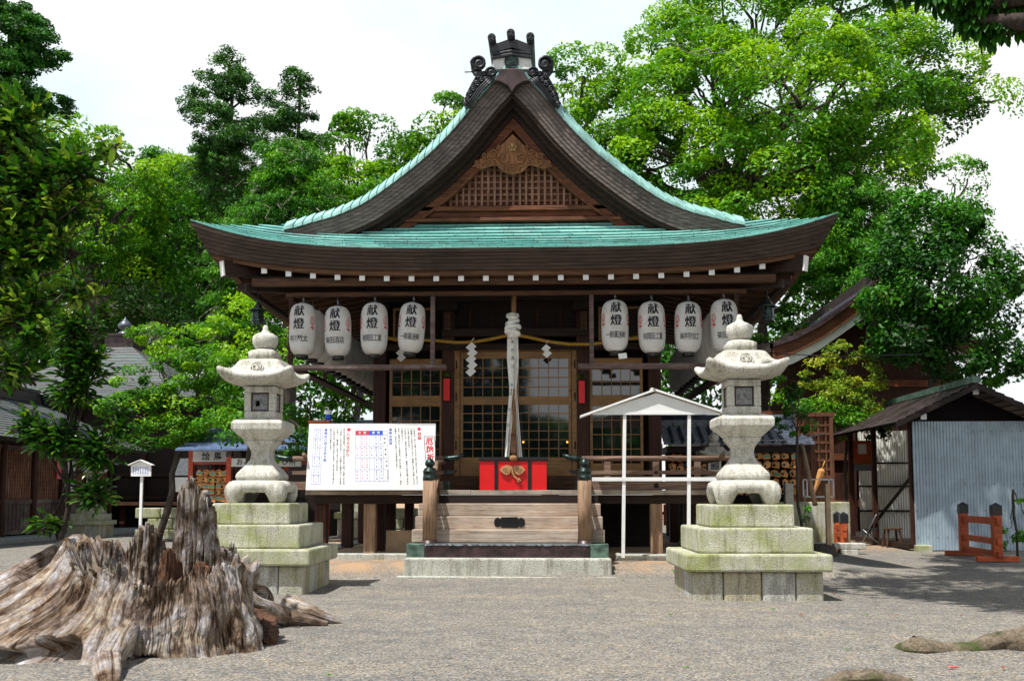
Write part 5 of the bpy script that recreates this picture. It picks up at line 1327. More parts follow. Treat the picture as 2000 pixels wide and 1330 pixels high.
def shingle(mb, A, B_2, C, D, nu=2, rows=18, e=.02):    # A-B bottom edge, D-C top edge, stepped courses
    A, B_2, C, D = map(Vector, (A, B_2, C, D)); nn = (B_2 - A).cross(D - A).normalized()
    if nn.z < 0: nn = -nn
    for r_ in range(rows):
        t0, t1 = r_ / rows, (r_ + 1) / rows
        sag = lambda t: -.0
        a, b2, c, d = A.lerp(D, t0), B_2.lerp(C, t0), B_2.lerp(C, t1), A.lerp(D, t1)
        L = (b2 - a).length
        mb.grid([[a - nn * .002, a + nn * e, d + nn * .002], [b2 - nn * .002, b2 + nn * e, c + nn * .002]], False, uv=lambda i, j, r_=r_, L=L: (i * L + r_ * .37, r_ + (.1, .3, .8)[j]))
mb = MB(); shingle(mb, (XL + 1.1, y0 - 1, 3.0), (XL + 1.1, y1 + .9, 3.0), (XL - 1.9, y1 - 1.6, 4.6), (XL - 1.9, y0 - 1, 4.6))
shingle(mb, (XL + 1.1, y1 + .9, 3.0), (XL - 4.9, y1 + .9, 3.0), (XL - 1.9, y1 - 1.6, 4.6), (XL - 1.9, y1 - 1.6, 4.6)); mb.build('roof', 'greyshingle', lb, rec=False)
mb = MB(); mb.box(XL - 5, XL + 1.05, y0 - 1, y1 + .85, 2.9, 2.985); mb.build('eave_board', 'deep', lb)
mb = MB(); mb.box(XL - 2.1, XL - 1.7, y0 - 1, y1 - 1.8, 4.55, 4.9); mb.tube([(XL - 1.9, y0 - 1, 4.95), (XL - 1.9, y1 - 1.6, 4.95)], .12, 8); ro = mb.build('ridge', 'tileblack', lb)
mb = MB()
for k_ in range(4): mb.tube([(XL - 1.9 + .0, y1 - 1.75 + k_ * .1, 4.9 - k_ * .14), (XL - 1.9 + .4, y1 - 1.7 + k_ * .14, 4.86 - k_ * .15)], .08, 8)
mb.build('scroll_tile', 'tileblack', ro)
mb = MB(); MB().box(XL + .06, XL + .09, 33.5, 34.2, 1.5, 2.5).build('notice', 'plaster', lb); MB().box(XL + .06, XL + .1, 32.9, 33.25, 1.9, 2.5).build('red_notice', 'red', lb)
# hall with pyramid roof
ax, _ = at(245, 620, 44); az = at(245, 618, 44)[1]
ph = thing('pyramid_roof_hall', 'dark wooden hall under a grey pyramid roof topped by a jewel finial', 'hall', (ax, 44, 0))
ez = at(150, 776, 38)[1]; tz_ = at(245, 678, 43.4)[1]; hw = 6.0
mb = MB()
for a in range(4):
    m_ = Matrix.Translation((ax, 44, 0)) @ Matrix.Rotation(a * math.pi / 2, 4, 'Z')
    mid = ez + (tz_ - ez) * .33
    shingle(mb, m_ @ Vector((-hw, -hw, ez)), m_ @ Vector((hw, -hw, ez)), m_ @ Vector((3.3, -3.3, mid)), m_ @ Vector((-3.3, -3.3, mid)), rows=9)
    shingle(mb, m_ @ Vector((-3.3, -3.3, mid)), m_ @ Vector((3.3, -3.3, mid)), m_ @ Vector((.6, -.6, tz_)), m_ @ Vector((-.6, -.6, tz_)), rows=12)
mb.build('roof', 'greyshingle', ph, rec=False)
mb = MB(); mb.box(ax - hw + .05, ax + hw - .05, 44 - hw + .05, 44 + hw - .05, ez - .22, ez - .01); mb.build('eave_board', 'deep', ph)
mb = MB(); bz0, bz1 = tz_, at(245, 656, 43.4)[1]; mb.box(ax - .62, ax + .62, 43.38, 44.62, bz0 - .1, bz1); mb.box(ax - .72, ax + .72, 43.28, 44.72, bz1, bz1 + .1); rb = mb.build('roof_box', 'sheet', ph)
s9 = (az - bz1 - .1); mb = MB(); mb.lathe([(.34, 0), (.36, .06 * s9), (.22, .2 * s9), (.12, .24 * s9), (.14, .3 * s9), (.3, .42 * s9), (.31, .55 * s9), (.2, .7 * s9), (.06, .85 * s9), (.005, s9)], 16, (ax, 44, bz1 + .1)); mb.build('jewel_finial', M['bluetile'], rb)
MB().box(ax - 4, ax + 4, 40, 48, 1.1, ez - .2).build('wall', 'deep', ph)
mb = MB()
for k_ in range(7): mb.box(ax - 4.1 + k_ * 1.33, ax - 3.9 + k_ * 1.33, 39.88, 40.02, .2, ez - .3)
mb.build('wall_post', 'dark_z', ph)
mb = MB()
for z in (1.2, 2.1, 3.4): mb.box(ax - 4, ax + 4.4, 39.9, 39.99, z, z + .14)
mb.build('wall_rail', 'dark_x', ph)
mb = MB(); mb.box(ax - 5.6, ax + 5.6, 38.6, 49, .98, 1.1); mb.build('veranda_floor', 'brown_x', ph)
mb = MB()
for k_ in range(8): mb.box(ax - 5.5 + k_ * 1.55, ax - 5.3 + k_ * 1.55, 38.8, 39, 0, .98)
mb.build('floor_post', 'dark_z', ph)
MB().box(ax - 5, ax + 5, 39.5, 48, 0, .97).build('underfloor', 'deep', ph)
mb = MB(); mb.box(-20, -8, 37.6, 38.0, -.1, .16); tag(mb.build('stone_kerb', 'stoneb', bev=.03), 'low stone kerb in front of the pyramid roofed hall', 'kerb')
# small white signpost
sg = thing('signpost', 'small white pentagonal notice on a slim white post', 'signpost', (at(277, 1000, 24)[0], 24, 0))
q2 = lambda a, b_: at(a, b_, 24)
mb = MB(); mb.box(q2(274, 950)[0], q2(279, 950)[0], 23.98, 24.03, 0, q2(277, 930)[1]); mb.build('post', 'white', sg)
mb = MB(); mb.prism([q2(258, 930), q2(297, 930), q2(297, 908), q2(277, 901), (q2(258, 908))], 23.93, 23.97); pn = mb.build('panel', 'white', sg)
mb = MB()
for k_ in range(7):
    a, z1_ = q2(291 - k_ * 4.6, 911); z0_ = q2(290, 926)[1]; n_ = 7
    for i in range(n_): write(mb, '御神木由来記社'[(i + k_) % 7], a, 23.925, z1_ - (z1_ - z0_) * (i + .5) / n_, .026)
mb.build('lettering', 'inkblue', pn)
mb = MB(); 
for s2 in (-1, 1): mb.bar((q2(277, 898.5)[0], 23.95, q2(277, 898.5)[1]), (q2(277 + s2 * 24, 908)[0], 23.95, q2(277, 908.5)[1]), .16, .02)
mb.build('little_roof', 'white', sg)
# votive tablet hall (left) with red posts
EY = 30.; e_ = lambda a, b_, Y=EY: at(a, b_, Y)
eh = thing('votive_kiosk', 'small kiosk with blue metal roof, red posts and white banner for votive tablets', 'kiosk', (e_(400, 900)[0], EY, 0))
mb = MB(); xa, za = e_(342, 880, EY - 1); xb, zb2 = e_(690, 858, EY + .5)
for r_ in range(4):
    t0, t1 = r_ / 4, (r_ + 1) / 4; Y0, Y1 = EY - 1 + 1.6 * t0, EY - 1 + 1.6 * t1; Z0, Z1 = za + .72 * t0, za + .72 * t1
    mb.add([(xa + .5 * t0, Y0, Z0), (xb, Y0, Z0), (xb, Y0, Z0 + .05), (xa + .5 * t0, Y0, Z0 + .05), (xb, Y1, Z1 + .02), (xa + .5 * t1, Y1, Z1 + .02)], [(0, 1, 2, 3), (3, 2, 4, 5)])
mb.build('roof', 'bluemetal', eh, rec=False)
for px_ in (374, 449, 560, 640):
    x = e_(px_, 900)[0]; mb = MB(); mb.box(x - .07, x + .07, EY - .07, EY + .07, 0, za + .1); po = mb.build('post', 'vermilion', eh)
x = e_(448, 900, EY - .6)[0]; mb = MB(); mb.box(x - .07, x + .07, EY - .67, EY - .53, 0, e_(448, 892, EY - .6)[1]); mb.build('front_post', 'vermilion', eh)
mb = MB(); zt_ = e_(448, 892, EY - .6)[1]; mb.box(x - .08, x + .08, EY - .68, EY - .52, zt_, zt_ + .13); mb.build('post_cap', 'black', eh)
mb = MB(); mb.box(e_(379, 900)[0], e_(445, 900)[0], EY - .1, EY - .07, e_(400, 902)[1], e_(400, 881)[1]); bn = mb.build('banner', 'plaster', eh)
mb = MB(); 
for ch, px_ in (('絵', 402), ('馬', 425)): x, z = e_(px_, 892, EY - .1); write(mb, ch, x, EY - .104, z, .25, bold=.02)
mb.build('lettering', 'ink', bn)
mb = MB(); mb.box(e_(380, 900)[0], e_(640, 900)[0], EY - .05, EY - .01, e_(400, 907)[1], e_(400, 903)[1]); mb.build('red_rail', 'vermilion', eh)
mb = MB(); mb.box(e_(452, 900, 29.3)[0], e_(588, 900, 29.3)[0], 29.3, 29.33, e_(500, 911, 29.3)[1], e_(500, 895, 29.3)[1]); bn = mb.build('sign_board', 'plaster', eh)
mb = MB()
for i, ch in enumerate('おみくじむすび所'): x, z = e_(468 + i * 14.8, 903, 29.3); write(mb, ch, x, 29.296, z, .2, bold=.02)
mb.build('lettering', 'ink', bn)
mb = MB(); mb.box(e_(340, 960)[0], e_(372, 960)[0], EY, EY + .1, e_(350, 960)[1], e_(350, 932)[1]); mb.build('white_wall', 'plaster', eh)
mb = MB(); mb.box(e_(341, 960)[0], e_(372, 960)[0], EY, EY + .1, e_(350, 928)[1], e_(350, 895)[1]); mb.build('sliding_window', 'steel', eh)
mb = MB(); mb.box(e_(346, 960)[0], e_(700, 960)[0], EY + 1.4, EY + 1.5, 0, za + .5); mb.build('back_wall', 'deep', eh)
# votive tablets: one kind, copied
M['teal'] = flat('teal painted picture', (.04, .42, .36), .6)
M['ema1'] = wood('votive tablet wood', (.74, .33, .09), (.88, .50, .20), 'X', bs=.1)
def ema(x, y, z, lab, grp, first={}, kind=0):
    if kind not in first:
        t = thing('votive_tablet', lab, 'votive tablet', (x, y, z), 0, grp)
        MB().prism([(-.075, -.05), (.075, -.05), (.075, .035), (0, .065), (-.075, .035)], -.006, .006).build('tablet', 'ema1', t, world=False)
        mb = MB(); mb.box(-.06, .06 if kind else -.01, -.0075, -.0068, -.01 if kind else -.025, .03); mb.build('painted_mark', 'teal' if kind else 'ink', t, world=False)
        MB().tube([(0, 0, .05), (.01, -.01, .10), (0, 0, .14)], .005, 4).build('cord', 'red', t, world=False)
        first[kind] = t; return t
    return dup(first[kind], (x, y, z), label=lab, group=grp)
rg = random.Random(3)
def tablets(px0, px1, py0, py1, Y, rows, cols, lab, grp, sc=1.25):
    for r_ in range(rows):
        for c in range(cols):
            for k_ in range(2):
                x, z = at(px0 + (px1 - px0) * (c + .5) / cols + rg.uniform(-2, 2), py0 + (py1 - py0) * (r_ + .5) / rows + k_ * 3 + rg.uniform(-1, 1), Y)
                kd = 1 if rg.random() < .28 else 0; o = ema(x, Y - .05 * k_ - rg.uniform(0, .03), z, lab.replace('orange wooden', 'orange wooden teal painted') if kd else lab, grp, kind=kd); o.rotation_euler = (R(rg.uniform(-12, 4)), R(rg.uniform(-14, 14)), R(rg.uniform(-30, 30))); o.scale = (sc, sc, sc)
tablets(384, 446, 916, 978, EY - .45, 5, 5, 'orange wooden votive tablet hanging in layers on the left kiosk rack', 'votive tablets on the left rack')
# right: tiled rack house
TY = 27.; t_ = lambda a, b_, Y=TY: at(a, b_, Y)
rh = thing('tablet_rack_house', 'low rack house with wavy blue grey tiled roof sheltering rows of votive tablets', 'rack house', (t_(1440, 900)[0], TY, 0))
xa = t_(1296, 866, TY - .8)[0]; xb = t_(1592, 866, TY - .8)[0]; zA = t_(1400, 866, TY - .8)[1]; zB = t_(1400, 832, TY + .4)[1]
mb = MB(); nw = int((xb - xa) / .24); P = []
for i in range(nw * 8 + 1):
    x = xa + (xb - xa) * i / (nw * 8); ph_ = (i % 8) / 8 * 2 * math.pi; w_ = .035 * math.sin(ph_) + .015 * math.sin(2 * ph_); row = []
    for r_ in range(6):
        for e2, tt in ((.025, r_ / 6), (0, (r_ + .98) / 6)):
            row.append((x, TY - .8 + 1.2 * tt, zA + (zB - zA) * tt + w_ + e2))
    P.append([(x, TY - .8, zA - .03)] + row)
mb.grid(P, False); mb.build('tiled_roof', 'bluetile', rh, rec=False)
mb = MB(); mb.box(xa, xb, TY + .35, TY + .6, zB - .05, zB + .16); mb.tube([(xa, TY + .47, zB + .22), (xb, TY + .47, zB + .22)], .09, 8)
for k_ in range(int((xb - xa) / .3)): mb.tube([(xa + .15 + k_ * .3, TY + .30, zB + .06), (xa + .15 + k_ * .3, TY + .36, zB + .06)], .07, 8)
mb.build('roof_ridge', 'bluetile', rh)
mb = MB(); mb.box(xa + .1, xb - .1, TY - .7, TY + 1, zA - .22, zA - .06); mb.build('eave_board', 'deep', rh)
mb = MB(); mb.box(xa + .2, xb - .3, TY + .5, TY + .56, .2, zA - .2); mb.build('back_wall', 'deep', rh)
for px_ in (1304, 1395, 1418, 1562):
    x = t_(px_, 900)[0]; mb = MB(); mb.box(x - .06, x + .06, TY - .06, TY + .06, 0, zA - .1); mb.build('post', 'dark_z', rh)
mb = MB()
for k_ in range(5): z = t_(1400, 882 + k_ * 19)[1]; mb.box(xa + .3, xb - .4, TY + .02, TY + .05, z, z + .03)
mb.build('rack_bar', 'dark_x', rh)
tablets(1418, 1558, 880, 966, TY - .55, 5, 8, 'orange wooden votive tablet hanging in layers behind the right stone lantern', 'votive tablets on the right rack')
tablets(1306, 1386, 884, 920, TY - .55, 2, 5, 'orange wooden votive tablet seen over the veranda railing', 'votive tablets seen over the railing')
# lattice screen beside it
ls = thing('lattice_screen', 'tall red brown lattice screen panel with a plain lower board', 'screen', (t_(1590, 900)[0], TY - .3, 0))
Lx0, Lx1 = t_(1556, 900, TY - .3)[0], t_(1628, 900, TY - .3)[0]; Lz0, Lz1, Lzm = t_(1, 985, TY - .3)[1], t_(1, 818, TY - .3)[1], t_(1, 935, TY - .3)[1]
M['redbrown'] = wood('red brown screen wood', (.12, .045, .022), (.24, .10, .05), 'Z')
mb = MB(); mb.box(Lx0, Lx0 + .07, TY - .35, TY - .25, Lz0, Lz1); mb.box(Lx1 - .1, Lx1, TY - .35, TY - .25, Lz0, Lz1); mb.box(Lx0, Lx1 + .05, TY - .36, TY - .24, Lz1, Lz1 + .1); mb.box(Lx0, Lx1, TY - .34, TY - .26, Lzm, Lzm + .08); mb.build('frame', 'redbrown', ls)
mb = MB()
for k_ in range(1, 5): x = Lx0 + (Lx1 - Lx0) * k_ / 5; mb.box(x - .02, x + .02, TY - .32, TY - .29, Lzm, Lz1)
for k_ in range(1, 7): z = Lzm + (Lz1 - Lzm) * k_ / 7; mb.box(Lx0, Lx1, TY - .33, TY - .285, z - .02, z + .02)
mb.build('lattice', 'redbrown', ls)
mb = MB(); mb.box(Lx0, Lx1, TY - .28, TY - .26, Lz0, Lz1); mb.build('back_board', 'redbrown', ls)
# small glass case and orange umbrella
gc = thing('glass_case', 'small steel framed glass case standing in front of the lattice screen', 'glass case', (t_(1600, 960, 26)[0], 26, .3))
gx0, gz1_ = t_(1576, 936, 26); gx1, gz0_ = t_(1628, 970, 26); mb = MB()
for x in (gx0, gx1):
    for y in (26, 26.4): mb.box(x - .015, x + .015, y - .015, y + .015, gz0_, gz1_)
for z in (gz0_, gz1_):
    for y in (26, 26.4): mb.box(gx0, gx1, y - .015, y + .015, z - .016, z + .016)
mb.build('case_frame', 'steel', gc)
um = thing('paper_umbrella', 'closed orange brown paper umbrella leaning inside the glass case', 'umbrella', (t_(1600, 960, 26.2)[0], 26.2, gz0_))
a, b_ = t_(1588, 968, 26.2), t_(1610, 900, 26.2); A_ = Vector((a[0], 26.2, a[1])); B3 = Vector((b_[0], 26.15, b_[1]))
MB().tube([A_, A_.lerp(B3, .3), A_.lerp(B3, .62), A_.lerp(B3, .72), A_.lerp(B3, .78)], [.02, .05, .085, .09, .03], 9, smooth=False).build('folded_canopy', M['ema1'], um)
MB().tube([A_.lerp(B3, .72), B3], .018, 6).build('handle', 'rope_gold', um)
mb = MB(); mb.box(5.6, 7.4, 26.0, 26.9, -.1, t_(1, 978, 26)[1] - .02); tag(mb.build('stone_plinth', 'stonep', bev=.03), 'mossy stone plinth under the lattice screen', 'plinth')
mb = MB(); mb.box(5.5, 7.3, 24.4, 24.75, .12, .26); mb.box(5.7, 6.1, 24.4, 24.7, -.1, .12); mb.box(6.7, 7.1, 24.4, 24.7, -.1, .12); tag(mb.build('stone_bench', 'stone', bev=.02), 'low stone slab bench left of the corrugated shed', 'bench')
mb = MB(); mb.lathe([(.42, -.1), (.36, .1), (.30, .27), (.29, .28)], 14, (at(1602, 1010, 23.6)[0], 23.6, 0)); tag(mb.build('cut_stump', 'bark'), 'small low cut tree stump in front of the stone bench', 'tree stump')
x = at(1617, 1000, 23.4)[0]; mb = MB(); mb.box(x - .05, x + .05, 23.35, 23.45, 0, at(1, 945, 23.4)[1]); tag(mb.build('wooden_stake', 'ply'), 'plain upright wooden stake tied to a string', 'stake')
barrier('small vermilion rail with black post caps left of the shed', (at(1630, 1000, 26.2)[0], 26.0), (at(1645, 1000, 25.3)[0], 25.2), .85, .2)
# small stone post
x = at(1540, 960, 25)[0]; mb = MB(); mb.box(x - .1, x + .1, 24.9, 25.1, 0, at(1, 945, 25)[1]); mb.build('stone_post', 'stone', bev=.02); tag(S.objects['stone_post'], 'short upright granite post behind the right stone lantern', 'stone post')
# red picket fence glimpsed under the veranda
rf = thing('picket_fence', 'bright red picket fence seen under the veranda at the right', 'fence', (at(1308, 1000, 31)[0], 31, 0))
zt_, zb_ = at(1, 984, 31)[1], at(1, 1024, 31)[1]; x0 = at(1296, 1000, 31)[0]
for k_ in range(9): MB().box(x0 + k_ * .2, x0 + k_ * .2 + .13, 30.98, 31.02, zb_, zt_).build('picket', 'vermilion', rf)
MB().box(x0 - .1, x0 + 1.9, 31.02, 31.05, (zt_ + zb_) / 2, (zt_ + zb_) / 2 + .09).build('fence_rail', 'vermilion', rf)
# right hall with white bargeboards
HY = 33.; h_ = lambda a, b_, Y=HY: at(a, b_, Y)
rhall = thing('side_hall', 'red brown timber hall with curved shingle roof and white gable boards at the right', 'hall', (h_(1712, 900)[0], 36, 0))
cx = h_(1712, 600)[0]; pkz = h_(1, 592)[1]
gp = [(0, pkz)] + [(cx - h_(a, b_)[0], h_(a, b_)[1]) for a, b_ in [(1690, 603), (1650, 632), (1600, 667), (1550, 693), (1508, 707)]]
def gboard(name, off0, off1, y0, y1, mat):
    for s2 in (-1, 1):
        mb = MB(); P = []
        for u, z in gp: P.append([(cx + s2 * u, y1, z + off0), (cx + s2 * u, y0, z + off0), (cx + s2 * u, y0, z + off1), (cx + s2 * u, y1, z + off1), (cx + s2 * u, y1, z + off0)])
        mb.grid(P, False); mb.build(name, mat, rhall, rec=False)
gboard('white_gable_board', .02, -.27, HY, HY + .08, 'white')
gboard('bargeboard', .45, .03, HY - .12, HY + .1, 'hafu')
gboard('verge', .62, .46, HY - .22, HY + .3, 'sheet')
mb = MB()
for s2 in (-1, 1):
    pts = [(u + (.5 if i == 0 and False else 0), z + .60) for i, (u, z) in enumerate(gp)] + [(gp[-1][0] + .5, gp[-1][1] + .52)]
    for i in range(len(pts) - 1): shingle(mb, (cx + s2 * pts[i + 1][0], HY - .2, pts[i + 1][1]), (cx + s2 * pts[i + 1][0], HY + 14, pts[i + 1][1]), (cx + s2 * pts[i][0], HY + 14, pts[i][1]), (cx + s2 * pts[i][0], HY - .2, pts[i][1]), rows=3)
mb.build('roof', 'slatebrown', rhall, rec=False)
mb = MB(); mb.box(cx - .2, cx + .2, HY + .3, HY + 14, pkz + .4, pkz + .72); mb.build('ridge', 'sheet', rhall)
mb = MB(); mb.prism([(cx - 3.4, 3.9), (cx + 3.4, 3.9), (cx + 2.4, pkz - 1.0), (cx, pkz - .1), (cx - 2.4, pkz - 1.0)], HY + .9, HY + 1.0); mb.box(cx - 3.6, cx + 3.6, HY + .91, HY + .99, .2, 3.9); mb.build('wall', 'dark_z', rhall)
for z in (1.0, 2.5, 3.9, 4.9):
    mb = MB(); w_ = 3.8 if z < 4.5 else 2.6; mb.box(cx - w_, cx + w_, HY + .78, HY + .9, z, z + .22); mb.build('wall_beam', 'hafu', rhall)
for k_ in range(6): mb = MB(); x = cx - 3.5 + k_ * 1.4; mb.box(x - .12, x + .12, HY + .74, HY + .9, .2, 4.0); mb.build('wall_post', 'dark_z', rhall)
mb = MB(); mb.box(cx - 5.5, cx - 3.3, HY + 1.5, HY + 12, .2, 3.4); mb.build('side_wall', 'deep', rhall)
mb = MB(); pz = lambda a, b_: h_(a, b_, HY - .05)
mb.prism([pz(*p) for p in [(1712, 602), (1722, 606), (1731, 612), (1728, 619), (1722, 620), (1729, 628), (1729, 634), (1722, 634), (1713, 644), (1704, 634), (1697, 634), (1697, 628), (1704, 620), (1698, 619), (1694, 612), (1703, 606)]], HY - .1, HY - .02); pp = mb.build('gable_pendant', 'sheet', rhall)
mb = MB(); x, z = pz(1714, 612); mb.tube([(x, HY - .1, z), (x, HY - .2, z)], .1, 6); mb.build('pendant_boss', 'white', pp)
mb = MB(); mb.box(4.6, 6.9, 36, 40, .2, 4.2); 
# corrugated shed
SHY_ = 25.8; c2_ = lambda a, b_, Y=SHY_: at(a, b_, Y)
SX0 = c2_(1785, 950)[0]; SX1 = SX0 + 2.75; ztop_ = c2_(1, 828)[1]; YB2 = 31.2
sh = thing('corrugated_shed', 'small shed clad in pale blue corrugated sheets with an open left side', 'shed', ((SX0 + SX1) / 2, SHY_, 0))
M['corr'] = flat('blue corrugated sheet', (.36, .45, .52), .4, .3, var=.12, scale=2.5)
M['corrw'] = flat('pale corrugated sheet', (.72, .72, .66), .7, 0, var=.08, scale=2)
def corrugated(p0, p1, z0, z1, mat, name, pitch=.076, amp=.012):
    p0 = Vector(p0); p1 = Vector(p1); L = (p1 - p0).length; d_ = (p1 - p0) / L; nn = Vector((d_.y, -d_.x)); n_ = int(L / pitch * 6); mb = MB()
    P = [[((p0 + d_ * L * i / n_ + nn * amp * math.sin(i / 6 * 2 * math.pi)).x, (p0 + d_ * L * i / n_ + nn * amp * math.sin(i / 6 * 2 * math.pi)).y, z) for z in (z0, z1)] for i in range(n_ + 1)]
    mb.grid(P, True); o = mb.build(name, mat, sh, rec=False); return o
f1 = corrugated((SX0, SHY_), (SX1, SHY_), .03, ztop_, 'corr', 'front_cladding')
mb = MB()
for z in (.35, 1.0, 1.65, 2.3, 2.95):
    for k_ in range(12): x = SX0 + .06 + k_ * .235; mb.tube([(x, SHY_ - .012, z), (x, SHY_ - .022, z)], .012, 6)
mb.build('roofing_nail', 'iron', f1)
corrugated((SX0 + 2.4, SHY_ + .1), (SX0 + 2.4, YB2), .03, ztop_, 'corrw', 'side_cladding')
corrugated((SX0 + .75, 32.9), (SX1 + 1.2, 32.9), .03, ztop_ + .2, 'corrw', 'back_cladding')
for y in (SHY_ + .12, (SHY_ + YB2) / 2 + .4, YB2 - .1):
    MB().box(SX0 - .06, SX0 + .06, y - .06, y + .06, .1, ztop_ + .1).build('post', 'dark_z', sh)
mb = MB()
for z in (.85, 1.62, 2.35): mb.box(SX0 + 2.3, SX0 + 2.36, SHY_ + .15, YB2, z, z + .06); mb.box(SX0 + .7, SX0 + 3.0, 32.75, 32.82, z, z + .06)
mb.bar((SX0 + .85, 32.7, .15), (SX0 + 2.6, 32.7, 2.3), .08, .09); mb.build('wall_rail', 'dark_x', sh)
mb = MB(); mb.box(SX0 - .1, SX0 + .1, SHY_ + .2, YB2, .05, .17); mb.build('sill', 'dark_y', sh)
mb = MB(); mb.box(SX0 - .02, SX0 + .32, SHY_ - .25, SHY_ + .15, -.1, .16); mb.build('corner_stone', 'stonep', sh, bev=.02)
rx, rz = c2_(1905, 748, 25.2); ex, ez2 = c2_(1750, 824, 25.2); hwid = rx - ex
mb = MB()
for s2 in (-1, 1):
    for k_ in range(9):
        t0, t1 = k_ / 9, (k_ + 1) / 9; x0_, x1_ = rx + s2 * hwid * t0, rx + s2 * hwid * t1; z0_, z1_ = rz + (ez2 - rz) * t0, rz + (ez2 - rz) * t1
        mb.add([(x0_, 25.1, z0_), (x1_, 25.1, z1_ + .035), (x1_, 31.9, z1_ + .035), (x0_, 31.9, z0_), (x1_, 25.1, z1_), (x1_, 31.9, z1_)], [(0, 1, 2, 3), (1, 4, 5, 2)])
M['rustroof'] = flat('rusty brown roofing sheet', (.085, .058, .055), .5, .2, var=.4, scale=1.2)
mb.build('roof', 'rustroof', sh, rec=False)
mb = MB()
for s2 in (-1, 1): mb.add([(rx, 25.06, rz - .01), (rx + s2 * (hwid + .03), 25.06, ez2 - .01), (rx + s2 * (hwid + .03), 25.06, ez2 - .14), (rx, 25.06, rz - .15), (rx, 25.12, rz - .01), (rx + s2 * (hwid + .03), 25.12, ez2 - .01), (rx + s2 * (hwid + .03), 25.12, ez2 - .14), (rx, 25.12, rz - .15)], [(0, 1, 2, 3), (3, 2, 6, 7), (4, 5, 6, 7), (1, 5, 6, 2)])
mb.build('bargeboard', 'deep', sh)
mb = MB(); mb.prism([(SX0, ztop_ + .01), (SX1, ztop_ + .01), (rx + hwid * .9, ez2 + .0), (rx, rz - .18), (rx - hwid * .9, ez2 - .0)], SHY_ + .03, SHY_ + .08); mb.build('gable_board', 'shade', sh)
mb = MB(); mb.box(rx - .09, rx + .09, 25.1, 31.9, rz, rz + .16); mb.build('ridge_cap', 'patina', sh)
for px_, py_, hh in ((1803, 812, .09), (1905, 765, .07)):
    x, z = c2_(px_, py_, 25.3); mb = MB(); mb.box(x - .07, x + .07, 25.28, SHY_, z - hh, z + hh); be = mb.build('roof_beam', 'deep', sh)
    MB().box(x - .07, x + .07, 25.262, 25.279, z - hh, z + hh).build('white_cap', 'white', be)
mb = MB()
for k_ in range(14): mb.bar((rx - hwid + .02, 25.3 + k_ * .48, ez2 - .05), (rx - .1, 25.3 + k_ * .48, rz - .06), .05, .06)
mb.build('shed_rafters', 'deep', sh)
x, z = c2_(1675, 880, 30.6); mb = MB(); mb.box(SX0 - .1, SX0 - .07, 30.0, 31.0, z - .25, z + .35); 
ps = thing('wall_poster', 'small red and white poster on the open side of the shed', 'poster', (SX0 + .15, YB2 - .15, 2.2))
MB().box(SX0 + .05, SX0 + .60, YB2 - .15, YB2 - .14, 2.25, 3.0).build('poster_sheet', M['rustred'], ps); MB().box(SX0 + .2, SX0 + .45, YB2 - .156, YB2 - .151, 2.6, 2.9).build('poster_picture', 'white', ps); MB().box(SX0 + .05, SX0 + .60, YB2 - .156, YB2 - .151, 2.1, 2.3).build('poster_strip', 'steel', ps)
# folding chair and stool
ch = thing('folding_chair', 'dark folding steel chair under the open side of the shed', 'chair', (SX0 - .25, 28.6, 0), R(75))
mb = MB()
for s2 in (-1, 1):
    mb.tube([(s2 * .21, .25, .02), (s2 * .21, -.15, .82), (s2 * .18, -.17, .86)], .014, 6); mb.tube([(s2 * .19, -.25, .02), (s2 * .19, .2, .45)], .014, 6)
mb.tube([(-.21, .25, .03), (.21, .25, .03)], .012, 6); mb.tube([(-.19, -.25, .03), (.19, -.25, .03)], .012, 6); mb.build('frame', 'steel', ch, world=False)
MB().box(-.19, .19, -.18, .22, .43, .47).build('seat', 'black', ch, world=False, bev=.01)
mb = MB(); mb.box(-.2, .2, -.17, -.14, .64, .84); mb.build('backrest', 'black', ch, world=False, bev=.01)
sl_ = thing('wooden_stool', 'small square wooden stool beside the folding chair', 'stool', (SX0 - .05, 27.4, 0))
MB().box(-.2, .2, -.2, .2, .48, .52).build('seat', 'brown_x', sl_, world=False, bev=.006)
for s2 in (-1, 1):
    for s3 in (-1, 1): mb = MB(); mb.bar((s2 * .14, s3 * .14, .48), (s2 * .2, s3 * .2, .0), .04, .04); mb.build('leg', 'brown_x', sl_, world=False)
# distant stone lanterns
def small_lantern(label, px_, py_, Y, sc, dx=0):
    src = next(o for o in S.objects if o.name == 'stone_lantern')
    x, z = at(px_, py_, Y); o = dup(src, (x, Y, z - 4.62 * sc), R(dx), label); o.scale = (sc, sc, sc); return o
small_lantern('small grey stone lantern half hidden behind the right large one', 1392, 808, 22.5, .62)
small_lantern('stone lantern whose finial shows above the notice board', 716, 792, 27.5, .72)
small_lantern('small pale stone lantern far left beyond the young tree', 183, 868, 33, .62)
# grey tile wall behind the notice board
mb = MB(); mb.box(at(650, 830, 36)[0], at(740, 830, 36)[0], 36, 36.3, at(1, 850, 36)[1], at(1, 823, 36)[1]); 
wl = thing('walled_roof', 'pale grey tiled roof of a distant building seen over the notice board', 'building', (at(600, 830, 38)[0], 38, 0))
xa, xb = at(560, 830, 38)[0], at(760, 830, 38)[0]; za, zb3 = at(1, 845, 38)[1], at(1, 822, 39)[1]
mb = MB(); shingle(mb, (xa, 37, za), (xb, 37, za), (xb, 39, zb3), (xa, 39, zb3), rows=5, e=.05); mb.build('roof', 'bluetile', wl, rec=False)
mb = MB(); mb.box(xa + .3, xb - .3, 38, 40, 0, za - .1); mb.build('wall', 'deep', wl)
